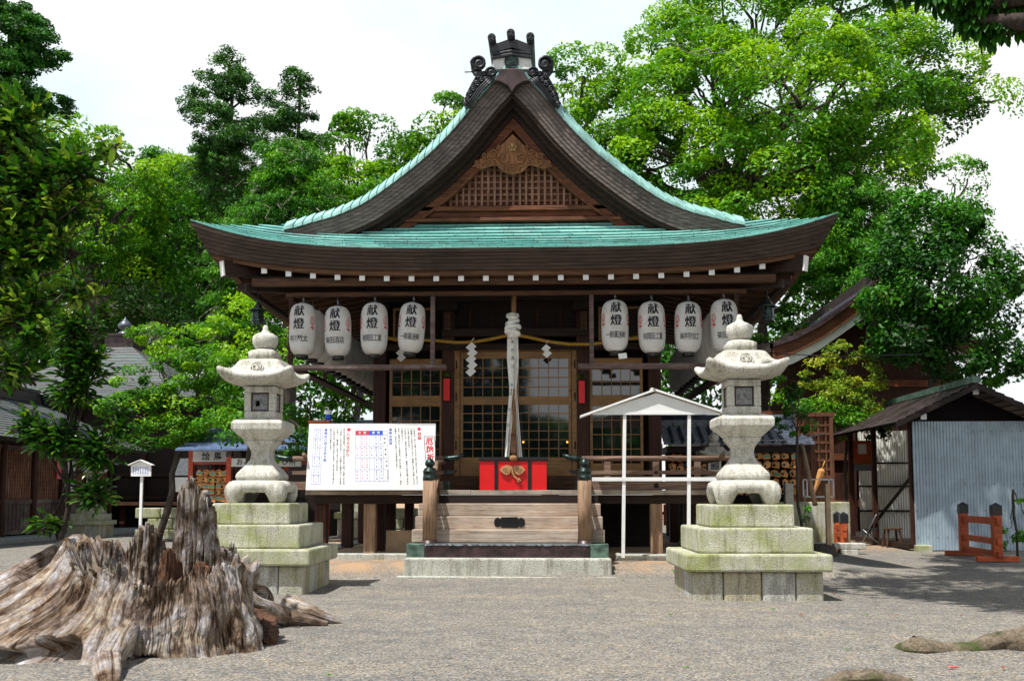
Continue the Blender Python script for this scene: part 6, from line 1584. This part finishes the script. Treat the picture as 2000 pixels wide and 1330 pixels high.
# stone retaining wall behind left of the hall
mb = MB()
for r_ in range(3):
    x = -13.0 + (r_ % 2) * .4
    while x < -4.2: mb.box(x + .01, x + .79, 31.5, 32, r_ * .33, r_ * .33 + .315); x += .8
tag(mb.build('retaining_wall', 'stonep', bev=.03), 'low mossy stone block wall seen between the veranda posts', 'stone wall')
# wires
mb = MB(); mb.tube([(at(1480, 688, 24)[0], 24, at(1480, 688, 24)[1]), (at(1640, 696, 24)[0], 24, at(1640, 697, 24)[1]), (at(1800, 690, 24)[0], 24, at(1800, 692, 24)[1])], .012, 4); tag(mb.build('overhead_wire', 'iron'), 'thin dark wire crossing in front of the side hall', 'wire')
mb = MB(); mb.tube([(at(1430, 862, 22.5)[0], 22.5, at(1430, 862, 22.5)[1]), (at(1560, 858, 24)[0], 24, at(1560, 858, 24)[1]), (at(1612, 852, 25.2)[0], 25.2, at(1612, 846, 25.2)[1])], .012, 4); tag(mb.build('slack_cable', 'steel'), 'slack pale cable running to the eave of the shed', 'cable')
# ================================================================== TREES
RNG = np.random.default_rng(11)
def unit(v): return v / np.maximum(1e-6, np.linalg.norm(v, axis=-1, keepdims=True))
def fastleaves(name, mat, C, D, rad, nl, L, Wd, parent=None, up=.5, jit=.8, shell=.55, squash=.75, vb=None, droop=0, rng=RNG, spray=0, base_v=.5):
    """C clump centres, D outward directions, rad radii; nl leaves each -> one mesh of leaf blades"""
    n_ = len(C); C = np.repeat(C, nl, 0); D = np.repeat(D, nl, 0); Rr = np.repeat(np.asarray(rad), nl)[:, None]
    V0 = np.repeat(vb if vb is not None else rng.uniform(.2, .8, n_), nl)
    d = unit(rng.normal(size=C.shape)); 
    flip = (np.sum(d * unit(D + np.array([0, 0, .5])), 1) < -.25); d[flip] *= -1
    r = (shell + (1 - shell) * rng.random((len(C), 1)) ** .7); off = d * r * Rr; off[:, 2] *= squash
    P = C + off
    P[:, 2] -= droop * (1 - np.abs(off[:, 2]) / Rr[:, 0]) * rng.random(len(C)) * Rr[:, 0]
    nrm = unit(d * .8 + np.array([0, 0, up]) + rng.normal(size=C.shape) * jit)
    a = rng.normal(size=C.shape)
    if spray: a = a * (1 - spray) + D * spray * 2 + np.array([0, 0, -droop * 1.2])
    a = unit(a - nrm * np.sum(a * nrm, 1, keepdims=True)); b_ = np.cross(nrm, a)
    s_ = rng.uniform(.65, 1.25, (len(C), 1)); a = a * L * .5 * s_; b_ = b_ * Wd * .5 * s_
    V = np.empty((len(C), 4, 3)); V[:, 0] = P - a; V[:, 1] = P - b_ + a * .1; V[:, 2] = P + a; V[:, 3] = P + b_ + a * .1
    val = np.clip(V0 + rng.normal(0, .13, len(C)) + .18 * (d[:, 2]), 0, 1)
    return meshquads(name, mat, V.reshape(-1, 3), val, parent)
def meshquads(name, mat, V, val, parent=None):
    nq = len(V) // 4; me = bpy.data.meshes.new(name)
    if parent: V = V - np.array(parent.location)
    me.vertices.add(len(V)); me.vertices.foreach_set('co', V.astype(np.float32).ravel())
    me.loops.add(nq * 4); me.loops.foreach_set('vertex_index', np.arange(nq * 4, dtype=np.int32))
    me.polygons.add(nq); me.polygons.foreach_set('loop_start', np.arange(0, nq * 4, 4, dtype=np.int32))
    try: me.polygons.foreach_set('loop_total', np.full(nq, 4, dtype=np.int32))
    except Exception: pass
    me.update(calc_edges=True)
    at_ = me.attributes.new('v', 'FLOAT', 'FACE'); at_.data.foreach_set('value', val.astype(np.float32))
    me.materials.append(M[mat]); o = bpy.data.objects.new(name, me); S.collection.objects.link(o)
    if parent: o.parent = parent
    return o
def lobes_px(Y, L):                      # (px,py,rx,ry[,dY]) -> world ellipsoids
    out = []
    for q_ in L:
        yy = Y + (q_[4] if len(q_) > 4 else 0); x, z = at(q_[0], q_[1], yy); s_ = yy / FPX
        out.append((x, yy, z, q_[2] * s_, (q_[2] + q_[3]) / 2 * s_ * .8, q_[3] * s_))
    return out
def sample_lobes(lobes, n_per_area, rmin=.62, seed=0, front=.35):
    rng = np.random.default_rng(seed); C = []; D = []
    for i, (x, y, z, a, b_, c) in enumerate(lobes):
        n_ = max(4, int(n_per_area * (a * c + a * b_ + b_ * c)))
        d = unit(rng.normal(size=(n_, 3)))
        f = (d[:, 1] > .2) & (rng.random(n_) > front); d[f, 1] *= -1      # favour the side that can be seen, keep some behind
        r = rng.uniform(rmin, 1.0, (n_, 1)) ** .7 * (1 + .10 * np.sin(d[:, :1] * 5 + d[:, 2:] * 4 + i))
        p = np.array([x, y, z]) + d * r * np.array([a, b_, c])
        keep = np.ones(n_, bool)
        for j, (x2, y2, z2, a2, b2, c2) in enumerate(lobes):
            if j != i: keep &= np.sum(((p - [x2, y2, z2]) / [a2, b2, c2]) ** 2, 1) > .45
        keep &= p[:, 2] > .2
        C.append(p[keep]); D.append(d[keep])
    return np.concatenate(C), np.concatenate(D)
def limb(mb, a, b_, r0, r1, seed, wig=.12, n=5, seg=6, sag=0):
    rg_ = random.Random(seed); a = Vector(a); b_ = Vector(b_); L = (b_ - a).length; P = []; Rr = []
    for i in range(seg + 1):
        t = i / seg; p = a.lerp(b_, t)
        if 0 < i < seg: p += Vector([rg_.uniform(-1, 1) * wig * L * .35 for _ in range(3)])
        p.z += sag * L * math.sin(math.pi * t); P.append(p); Rr.append(r0 + (r1 - r0) * t)
    mb.tube(P, Rr, n, cap=False); return P
def tree(name, label, cat, base, lobes, leafmat_, L, Wd, clump, nl, dens, trunk_r, bark='bark', fork=None, seed=1, group=None, up=.5, jit=.8, squash=.75, shell=.5, droop=0, twigs=0, spray=0, front=.35, limbs=True, rmin=.62):
    bx_, by_ = base; t = thing(name, label, cat, (bx_, by_, gz(bx_, by_)), 0, group)
    C, D = sample_lobes(lobes, dens, rmin, seed, front)
    rng = np.random.default_rng(seed + 5)
    rad = clump * rng.uniform(.5, 1.45, len(C))
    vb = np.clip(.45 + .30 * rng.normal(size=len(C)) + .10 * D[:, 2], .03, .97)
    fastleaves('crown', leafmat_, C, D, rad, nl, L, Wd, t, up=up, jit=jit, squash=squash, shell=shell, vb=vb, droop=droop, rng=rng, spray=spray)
    if not limbs: return t
    mb = MB(); cz = sum(l_[2] for l_ in lobes) / len(lobes); zl = min(l_[2] - l_[5] for l_ in lobes)
    fx, fy, fz = fork or (bx_ * .5 + lobes[0][0] * .5, by_ * .5 + lobes[0][1] * .5, max(1.5, zl + (cz - zl) * .25))
    limb(mb, (bx_, by_, -.2), (fx, fy, fz), trunk_r, trunk_r * .7, seed, .06, 10)
    tw = MB()
    for i, (x, y, z, a, b_, c) in enumerate(lobes):
        Q = limb(mb, (fx, fy, fz), (x, y, z), trunk_r * .45, trunk_r * .2, seed + i, .12, 7)
        ids = [k_ for k_ in range(len(C)) if np.linalg.norm((C[k_] - [x, y, z]) / [a, b_, c]) < 1.15]
        random.Random(seed + i).shuffle(ids)
        for k_ in ids[:max(5, int(len(ids) * .22))]:
            s_ = Q[random.Random(k_).randint(3, 6)]; limb(mb, s_, C[k_], trunk_r * .13, trunk_r * .035, k_, .2, 4, 5, sag=.06)
        for k_ in ids[:int(len(ids) * twigs)]:
            rg_ = random.Random(k_ * 7); p = Vector(C[k_]) + Vector(D[k_]) * clump * .8
            for _ in range(3):
                q_ = p + Vector((rg_.uniform(-1, 1), rg_.uniform(-1, .2), rg_.uniform(-.9, .3))) * clump * 1.8; limb(tw, p, q_, .022, .008, rg_.random(), .5, 3, 4)
    mb.build('trunk', bark, t, rec=False)
    if twigs: tw.build('dead_twigs', 'barkpale', t, rec=False)
    return t
def wpx(px_, Y): return at(px_, 965, Y)[0]
# --- the big camphor on the right
T = 46
tree('camphor_tree', 'enormous bright green camphor tree rising behind the right half of the roof', 'tree', (wpx(1470, T), T),
     lobes_px(T, [(1400, 190, 170, 130, -2), (1310, 120, 110, 100, 0), (1470, 60, 180, 120, 1), (1640, 30, 170, 110, 0), (1560, 200, 170, 140, -5), (1720, 170, 150, 120, -2), (1340, 320, 150, 110, -3), (1500, 360, 170, 110, -5), (1650, 330, 150, 110, -4), (1260, 230, 80, 100, 0),
                  (1830, 140, 80, 70, -1), (1900, 205, 62, 45, -1), (1790, 240, 80, 70, -2), (1235, 340, 80, 70, -2), (1430, 450, 120, 70, -5)]),
     'lf_camphor', .21, .11, 1.15, 270, 1.7, .72, fork=(wpx(1440, T), T, at(1, 420, T)[1]), seed=3, squash=.62, shell=.72, up=.75, jit=.65, twigs=.03)
T = 45
tree('camphor_tree', 'camphor tree peeping over both sides of the roof ridge', 'tree', (wpx(1080, T), T + 3),
     lobes_px(T, [(1140, 150, 62, 62), (1105, 230, 60, 70), (1190, 250, 75, 80), (1150, 330, 90, 80), (862, 235, 56, 40), (900, 300, 60, 60), (815, 330, 60, 50), (1240, 420, 90, 70), (960, 300, 90, 70)]),
     'lf_camphor', .21, .11, .95, 230, 1.7, .45, fork=(wpx(1080, T), T + 3, 9), seed=21, squash=.62, shell=.72, up=.7, jit=.65)
T = 50
tree('camphor_tree', 'lighter camphor tree with a loose open top left of the roof', 'tree', (wpx(690, T), T),
     lobes_px(T, [(680, 250, 22, 20), (725, 245, 24, 14), (672, 290, 28, 26), (700, 350, 60, 50), (640, 380, 70, 60), (770, 330, 46, 34), (770, 380, 80, 50), (820, 320, 40, 25), (590, 340, 50, 40)]),
     'lf_camphor', .21, .11, .85, 230, 2.6, .22, fork=(wpx(700, T), T, 10), seed=31, squash=.62, shell=.7, up=.7)
T = 42
tree('camphor_tree', 'pale green camphor tree low behind the right eave tip', 'tree', (wpx(1500, T), T),
     lobes_px(T, [(1480, 480, 120, 60), (1560, 560, 90, 90), (1490, 600, 90, 80), (1420, 420, 90, 50)]), 'lf_camphor', .19, .10, .85, 220, 1.6, .3, seed=41, squash=.62, shell=.7, up=.7)
# --- conifers
def conifer(label, base, topz, Y, px0, prof_, mat, L, Wd, seed, dens=1., nl=120, cl=.45, bare=.12, tw=.0, trunk_r=.3, name='cypress_tree', droop=.5, group=None, gap=.0):
    """prof_: [(py, half width px)] outline from the top downwards"""
    x0 = wpx(px0, Y); t = thing(name, label, 'tree', (x0, Y, 0), 0, group); rng = np.random.default_rng(seed)
    rg_ = random.Random(seed); C = []; D = []; mb = MB(); twm = MB()
    zt = at(px0, prof_[0][0], Y)[1]; zs_ = [at(px0, p[0], Y)[1] for p in prof_][::-1]; hw_ = [p[1] * Y / FPX for p in prof_][::-1]
    limb(mb, (x0, Y, 0), (x0 + rg_.uniform(-.3, .3), Y, zt - .3), trunk_r, .05, seed, .015, 8, 12)
    nb = int(dens * 14 * (zt - zs_[0]) / 2.2)
    for i in range(nb):
        z = zs_[0] + (zt - zs_[0]) * (i + rg_.random()) / nb; w_ = float(np.interp(z, zs_, hw_)) * rg_.uniform(.55, 1.12); az_ = rg_.uniform(0, 2 * math.pi)
        if rg_.random() < gap: continue
        if math.sin(az_) > .3 and rg_.random() < .5: az_ = -az_
        rise = rg_.uniform(.05, .35); e_2 = Vector((x0 + w_ * math.cos(az_), Y + w_ * math.sin(az_), z + w_ * rise - .05 * w_ * w_))
        Q = limb(mb, (x0, Y, z), e_2, .05 + .012 * w_, .012, i + seed * 100, .12, 4, 6, sag=.05)
        m_ = max(2, int(w_ / (cl * .75)))
        for k_ in range(m_):
            f = .3 + .7 * (k_ + .5) / m_; p = Q[0].lerp(Q[-1], f) if False else Vector(Q[min(6, int(f * 6))]).lerp(Vector(Q[min(6, int(f * 6) + 1)]), f * 6 % 1)
            for _ in range(2):
                C.append([p.x + rg_.gauss(0, cl * .45), p.y + rg_.gauss(0, cl * .45), p.z + rg_.gauss(0, cl * .3)]); D.append([math.cos(az_), math.sin(az_), -.1])
        if rg_.random() < tw:
            for _ in range(5):
                p = Q[rg_.randint(3, 6)]; q_ = p + Vector((rg_.uniform(-1, 1), rg_.uniform(-1, .3), rg_.uniform(-1, .2))) * 1.1; limb(twm, p, q_, .025, .007, rg_.random(), .5, 3, 5)
    C = np.array(C); D = np.array(D); rad = cl * rng.uniform(.6, 1.2, len(C))
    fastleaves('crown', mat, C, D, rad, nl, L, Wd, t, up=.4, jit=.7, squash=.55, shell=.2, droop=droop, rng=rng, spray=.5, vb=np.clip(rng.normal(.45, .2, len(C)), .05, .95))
    mb.build('trunk', 'bark', t, rec=False)
    if len(twm.v): twm.build('dead_twigs', 'barkpale', t, rec=False)
    return t
conifer('tall dark cypress with a clear trunk and layered open crown left of the roof', 0, 0, 42, 425, [(112, 22), (150, 62), (200, 85), (250, 122), (300, 122), (360, 80), (400, 60), (430, 40)], 'lf_conifer', .16, .06, 5, dens=1.15, nl=80, cl=.44, gap=.12, trunk_r=.32)
conifer('second tall dark cypress, slimmer, nearer the gable than its neighbour', 0, 0, 44, 563, [(142, 16), (170, 40), (215, 62), (260, 70), (300, 72), (340, 66), (420, 70)], 'lf_conifer', .16, .06, 6, dens=1.05, nl=80, cl=.42, gap=.14, trunk_r=.25)
conifer('drooping cypress full of bare pale twigs just left of the roof tip', 0, 0, 53, 405, [(300, 30), (350, 90), (420, 120), (500, 130), (600, 110), (700, 90)], 'lf_conlight', .21, .075, 7, dens=1.5, nl=150, cl=.66, tw=.45, trunk_r=.16)
conifer('drooping cypress with pale dead branches directly behind the left roof slope', 0, 0, 36, 560, [(290, 30), (340, 80), (400, 110), (460, 110), (560, 90)], 'lf_conlight', .15, .055, 8, dens=1.9, nl=150, cl=.50, tw=.5, trunk_r=.3)
conifer('drooping cypress with bare twigs in the middle of the left wood', 0, 0, 54, 290, [(310, 20), (380, 80), (460, 110), (560, 120), (700, 90)], 'lf_conlight', .21, .075, 9, dens=1.4, nl=150, cl=.66, tw=.4, trunk_r=.3)
conifer('dark drooping cypress between the big camphor and the round dark tree', 0, 0, 40, 1670, [(330, 30), (380, 80), (460, 110), (560, 130), (640, 120), (720, 100)], 'lf_conlight', .16, .055, 10, dens=2.2, nl=150, cl=.52, tw=.15, trunk_r=.35)
conifer('tall dense dark conifer at the top left corner', 0, 0, 31, -20, [(28, 30), (70, 85), (120, 100), (200, 110), (300, 120), (450, 120)], 'lf_dark', .14, .06, 11, dens=1.7, nl=170, cl=.42, trunk_r=.3, droop=.2)
conifer('dark drooping cypress right behind the left roof corner', 0, 0, 38, 455, [(440, 20), (480, 50), (540, 66), (600, 60), (680, 50)], 'lf_conlight', .15, .055, 17, dens=2.0, nl=140, cl=.48, tw=.2, trunk_r=.14)
# --- broadleaf trees on the left
T = 46
tree('broadleaf_tree', 'bright green leafy tree above the near left foliage', 'tree', (wpx(190, T), T), lobes_px(T, [(150, 260, 60, 60), (210, 300, 60, 50), (120, 330, 90, 80), (200, 420, 110, 110), (290, 330, 60, 50), (330, 350, 50, 40), (90, 480, 110, 110)]), 'lf_camphor', .21, .11, .95, 220, 1.5, .3, seed=51, squash=.65, shell=.7, up=.7)
T = 52
tree('broadleaf_tree', 'mid green bushy tree above the pyramid roofed hall', 'tree', (wpx(180, T), T + 6), lobes_px(T, [(200, 520, 110, 90), (90, 600, 110, 100), (330, 560, 90, 60), (400, 640, 110, 90), (500, 560, 80, 70)]), 'lf_mid', .22, .12, 1.0, 200, 1.3, .3, seed=53, shell=.6)
T = 47.5
tree('flowering_tree', 'rounded tree covered in whitish young leaves behind the left kiosk', 'tree', (wpx(310, T), T), lobes_px(T, [(300, 610, 75, 50), (350, 640, 65, 60), (245, 600, 50, 42), (390, 690, 45, 50), (330, 690, 70, 50)]), 'lf_flower', .19, .10, .65, 150, 2.8, .2, seed=55, shell=.7, up=.9)
T = 30
tree('maple_tree', 'fresh green spreading tree over the votive kiosk', 'tree', (wpx(312, T), T), lobes_px(T, [(400, 700, 75, 75), (335, 735, 60, 55), (450, 760, 50, 65), (380, 800, 90, 45), (300, 655, 30, 30), (260, 810, 50, 34), (330, 845, 80, 25), (270, 745, 34, 28), (440, 660, 50, 50), (295, 850, 62, 28), (235, 785, 40, 36), (430, 855, 50, 26)]), 'lf_camphor', .135, .062, .48, 170, 6.5, .12, seed=57, shell=.45, up=.9, jit=.6, squash=.5)
T = 27
tree('green_tree', 'yellow green tree behind the left stone lantern roof', 'tree', (wpx(470, T), T + .5), lobes_px(T, [(500, 640, 60, 55), (480, 710, 80, 60), (560, 690, 60, 60), (470, 790, 60, 50), (520, 600, 30, 30)]), 'lf_camphor', .13, .06, .42, 150, 6, .11, seed=59, shell=.4, up=.6)
T = 26
tree('green_tree', 'darker leafy tree seen beneath the left lantern row', 'tree', (wpx(640, T), T), lobes_px(T, [(600, 770, 80, 60), (690, 780, 70, 60), (560, 850, 80, 50), (650, 850, 80, 40), (450, 850, 60, 40), (640, 800, 90, 50, 1.5), (530, 770, 70, 60, 1)]), 'lf_mid', .13, .06, .45, 150, 5.5, .10, seed=61, shell=.4, squash=.5)
T = 48
tree('broadleaf_tree', 'large mid green tree mass filling the wood left of the gable', 'tree', (wpx(520, T), T), lobes_px(T, [(480, 410, 100, 80), (610, 430, 100, 90), (700, 430, 90, 70), (380, 470, 100, 90), (540, 510, 120, 90), (290, 440, 100, 90), (650, 520, 100, 80), (420, 560, 110, 90), (760, 440, 80, 60)]), 'lf_mid', .21, .105, .95, 210, 1.6, .35, seed=93, shell=.65, up=.7, twigs=.05)
tree('broadleaf_tree', 'lighter green tree behind the near left foliage', 'tree', (wpx(170, T), T + 2), lobes_px(T, [(180, 480, 90, 80), (260, 540, 90, 80), (120, 560, 90, 90), (200, 620, 60, 40)]), 'lf_camphor', .21, .105, .95, 210, 1.3, .35, seed=95, shell=.65, up=.7)
# --- right side
T = 31
tree('evergreen_tree', 'dense dark glossy evergreen tree above the corrugated shed', 'tree', (wpx(1840, T), T), lobes_px(T, [(1810, 470, 95, 85), (1850, 560, 125, 100), (1770, 560, 80, 80), (1790, 650, 75, 60), (1880, 670, 80, 70), (1920, 560, 62, 85), (1840, 430, 60, 45), (1940, 690, 55, 55), (1790, 700, 40, 45), (1740, 500, 40, 50)]),
     'lf_dark', .18, .085, .6, 170, 7.5, .18, seed=63, shell=.4, rmin=.35, up=.7, jit=.6)
T = 40
tree('broadleaf_tree', 'small dark treetop between the camphor limb and the evergreen tree', 'tree', (wpx(1870, T), T), lobes_px(T, [(1865, 365, 35, 42), (1890, 350, 25, 25), (1850, 400, 45, 40)]), 'lf_mid', .16, .08, .6, 240, 1.6, .15, seed=65)
T = 31.8
tree('golden_tree', 'yellow green twiggy tree in front of the side hall', 'tree', (wpx(1650, T), T), lobes_px(T, [(1655, 680, 30, 30), (1670, 730, 52, 42), (1610, 730, 40, 28), (1640, 780, 78, 42), (1695, 790, 40, 50), (1590, 790, 50, 40), (1650, 830, 60, 30)]), 'lf_yellow', .12, .058, .33, 105, 12, .06, seed=67, shell=.2, squash=.6, up=.7)
tree('evergreen_tree', 'dark green lower growth beneath the golden twiggy tree', 'tree', (wpx(1600, T - .6), T - .6), lobes_px(T - .6, [(1590, 820, 60, 36), (1660, 830, 70, 30), (1550, 790, 30, 40), (1700, 830, 40, 30)]), 'lf_mid', .12, .055, .34, 100, 8, .06, seed=69, shell=.2)
T = 22
ct = tree('young_conifer', 'slender young tree tied to a leaning prop right of the stone lantern', 'tree', (wpx(1560, T), T), lobes_px(T, [(1558, 800, 26, 34), (1545, 835, 40, 24), (1562, 765, 18, 24), (1535, 755, 16, 20)]), 'lf_dark', .08, .035, .17, 80, 24, .04, seed=71, shell=.2, fork=(wpx(1560, T), T, 2.6))
mb = MB(); a, b_ = at(1566, 868, T - .1), at(1592, 985, T - 1.0); mb.tube([(a[0], T - .1, a[1]), (b_[0], T - 1, b_[1])], [.045, .055], 8); tag(mb.build('prop_pole', 'grey_z'), 'leaning wooden prop pole supporting the slender young tree', 'pole')
T = 22.3
tree('shrub', 'small leafy shrub at the right edge beside the vermilion barrier', 'shrub', (wpx(1985, T), T), lobes_px(T, [(1975, 1030, 30, 30), (2005, 1010, 35, 35), (1985, 1060, 26, 20)]), 'lf_mid', .10, .04, .16, 60, 10, .03, seed=73, shell=.2)
tree('shrub', 'small dark shrub at the foot of the right pedestal block', 'shrub', (at(1575, 1000, 19)[0], 19), lobes_px(19, [(1572, 1003, 14, 14)]), 'lf_dark', .05, .03, .08, 60, 30, .015, seed=74, shell=.2)

# --- near trees with leaves large enough to see: two-sided blades along twigs
def near_tree(name, label, base, lobes, leafL, leafW, nt, per, seed, trunk_r, matn='lf_near', fork=None, tipbias=.35, twig=.45, hang=0, crown_fill=0):
    t = thing(name, label, 'tree', (base[0], base[1], 0)); rng = random.Random(seed); mb = MB(); V = []; val = []
    fk = fork or (base[0], base[1], 2); limb(mb, (base[0], base[1], -.1), fk, trunk_r, trunk_r * .75, seed, .05, 9)
    for i, (x, y, z, a, b_, c) in enumerate(lobes):
        Q = limb(mb, fk, (x, y, z), trunk_r * .5, trunk_r * .18, seed + i, .1, 6)
        n_ = max(3, int(nt * (a * c + a * b_ + b_ * c)))
        for k_ in range(n_):
            d = Vector([rng.gauss(0, 1) for _ in range(3)]).normalized()
            if d.y > 0 and rng.random() < .5: d.y *= -1
            r_ = rng.uniform(.35, 1.02) ** .6; tip = Vector((x + d.x * a * r_, y + d.y * b_ * r_, z + d.z * c * r_))
            od = (Vector((d.x, d.y, d.z * .5 + (.25 if not hang else -hang)))).normalized()
            st_ = tip - od * twig; P2 = [st_, st_.lerp(tip, .5) + Vector((0, 0, .03 if not hang else 0)), tip]
            mb.tube(P2, [.010, .007, .004], 4, cap=False)
            if rng.random() < .3: limb(mb, Q[rng.randint(2, 6)], st_, trunk_r * .12, .010, k_, .15, 4, 4)
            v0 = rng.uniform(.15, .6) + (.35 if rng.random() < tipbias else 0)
            for q_ in range(per):
                f = (q_ + .5) / per; p = st_.lerp(tip, .15 + .85 * f); ang = q_ * 2.4 + rng.uniform(-.3, .3)
                u = od.cross(Vector((.1, .2, 1))).normalized(); w_ = u.cross(od)
                sd_ = (u * math.cos(ang) + w_ * math.sin(ang)); ax_ = (sd_ * (1.0 - .5 * f) + od * (.5 + .6 * f) + Vector((0, 0, -hang + rng.uniform(-.25, .15)))).normalized()
                nn = ax_.cross(sd_.cross(ax_) if abs(ax_.dot(sd_)) < .98 else Vector((1, 0, 0))); nn = Vector((0, 0, 1)) + Vector([rng.uniform(-.5, .5) for _ in range(3)])
                s2 = nn.cross(ax_).normalized(); nn = ax_.cross(s2)
                L_ = leafL * rng.uniform(.65, 1.15); W_ = leafW * rng.uniform(.8, 1.15)
                dn = Vector((0, 0, -1)) * L_ * .12
                b0 = p; m1 = p + ax_ * L_ * .33; m2 = p + ax_ * L_ * .72 + dn * .4; tp = p + ax_ * L_ + dn
                fold = nn * W_ * .18
                for s_ in (-1, 1):
                    V += [b0, m1 + s2 * W_ * .5 * s_ + fold, m2 + s2 * W_ * .42 * s_ + fold, tp] if s_ > 0 else [tp, m2 - s2 * W_ * .42 + fold, m1 - s2 * W_ * .5 + fold, b0]
                    val.append(min(1, max(0, v0 + rng.gauss(0, .1))))
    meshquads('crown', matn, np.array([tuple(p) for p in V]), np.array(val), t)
    mb.build('trunk', 'barkdark', t, rec=False); return t
T = 9.5
near_tree('leafy_tree', 'near dark glossy leaved tree filling the upper left edge, lit at its leaf tips', (-6.6, 9.6), lobes_px(T, [(20, 240, 110, 100), (60, 360, 120, 90), (150, 330, 80, 50), (20, 480, 120, 100), (100, 470, 70, 60), (60, 620, 90, 90), (-60, 330, 120, 160), (215, 290, 28, 22), (130, 400, 80, 50), (-80, 600, 120, 140), (20, 720, 70, 50), (150, 560, 40, 40)]), .145, .058, 150, 9, 81, .12, fork=(-6.3, 9.6, 3.0), tipbias=.5)
T = 11.2
near_tree('young_tree', 'slender young tree with broad dark leaves rising behind the stump', (wpx(128, T), T), lobes_px(T, [(150, 640, 60, 60), (150, 750, 75, 60), (110, 850, 70, 50), (190, 880, 65, 50), (60, 830, 40, 40), (185, 960, 50, 45), (100, 1020, 45, 22), (230, 820, 35, 40), (170, 700, 70, 50)]), .125, .053, 230, 6, 83, .035, fork=(wpx(132, T), T, 1.5), tipbias=.08, twig=.32)
# big tree off the right edge: its branches hang into the top right corner and its crown shades the ground
T = 8.0
near_tree('overhanging_tree', 'dark overhanging branches with drooping leaves in the top right corner', (6.2, 7.4), lobes_px(T, [(1900, 0, 80, 42), (1985, 25, 55, 50), (1820, -15, 65, 36), (1945, 60, 60, 26), (1890, 45, 36, 24), (2080, 0, 110, 90), (1740, -22, 44, 28)]), .11, .048, 650, 6, 85, .3, matn='lf_dark', fork=(6.0, 7.4, 5.0), tipbias=0, twig=.2, hang=.7)
tree('shade_tree', 'wide spreading tree outside the right edge that shades the gravel and shed', 'tree', (7.6, 4.0), [(3.3, 12.3, 11.2, 1.7, 1.8, .9), (5.6, 13.6, 11.8, 2.3, 2.2, 1.1), (8.6, 13, 12, 2.8, 3.0, 1.4), (7, 17.5, 13.0, 2.8, 2.6, 1.2), (5.4, 15.6, 12.0, 2.0, 2.0, .9), (9.6, 17.2, 13.2, 2.6, 2.6, 1.2), (4.2, 10.4, 10.4, 1.8, 1.6, .9), (6.9, 18.6, 14.5, 1.8, 2.4, 1.2), (8.5, 21, 15.5, 2.8, 2.8, 1.4), (10.5, 7.5, 10, 3, 3, 1.6)], 'lf_dark', .26, .13, .85, 75, 7, .28, 'rootbark', fork=(7.4, 7, 8), seed=87, front=1)
tree('viewer_tree', 'dark spreading tree behind the viewpoint, reflected in the hall doors', 'tree', (-5.5, -21), [(-5.6, -21, 8.5, 3.6, 3, 5.0), (-3.0, -22, 3.6, 4.6, 2, 2.4), (2.2, -24, 3.2, 4.6, 2, 2.2), (-9, -22, 6, 4, 3, 4), (7, -24, 4, 5, 3, 3)], 'lf_dark', .5, .28, 1.1, 90, 3.5, .3, seed=91, front=1)
# --- the wood behind everything, one mass nobody could count
def backwood():
    C = []; D = []
    rng = np.random.default_rng(5)
    for px_, py_, rx_, ry_, Y in [(-100, 520, 300, 330, 62), (150, 560, 220, 220, 60), (350, 520, 230, 210, 60), (560, 520, 220, 200, 60), (760, 560, 200, 170, 60), (1000, 620, 250, 160, 60), (1250, 580, 220, 170, 60), (1450, 560, 220, 190, 58), (1650, 640, 180, 200, 58), (1480, 760, 250, 160, 50), (300, 800, 300, 130, 58), (650, 800, 250, 120, 52), (1750, 800, 100, 120, 45), (1720, 640, 70, 90, 45), (-60, 720, 240, 130, 56), (120, 720, 200, 130, 57), (560, 740, 240, 130, 54), (1330, 760, 200, 140, 54)]:
        for (x, y, z, a, b_, c) in lobes_px(Y, [(px_, py_, rx_, ry_)]):
            n_ = int(a * c * 1.1); th = rng.uniform(0, 2 * np.pi, n_); r_ = np.sqrt(rng.random(n_))
            C.append(np.c_[x + a * r_ * np.cos(th), np.full(n_, y) + rng.uniform(-2, 2, n_) + 3 * r_, z + c * r_ * np.sin(th)]); D.append(np.tile([0, -1, .3], (n_, 1)))
    C = np.concatenate(C); D = np.concatenate(D); k_ = C[:, 2] > 0; C = C[k_]; D = D[k_]
    o = fastleaves('distant_wood', 'lf_dark', C, unit(D), np.full(len(C), 1.5), 110, .42, .2, None, shell=.3, rng=rng)
    tag(o, 'dark green wood filling the background behind the shrine buildings', 'wood', kind='stuff')
backwood()
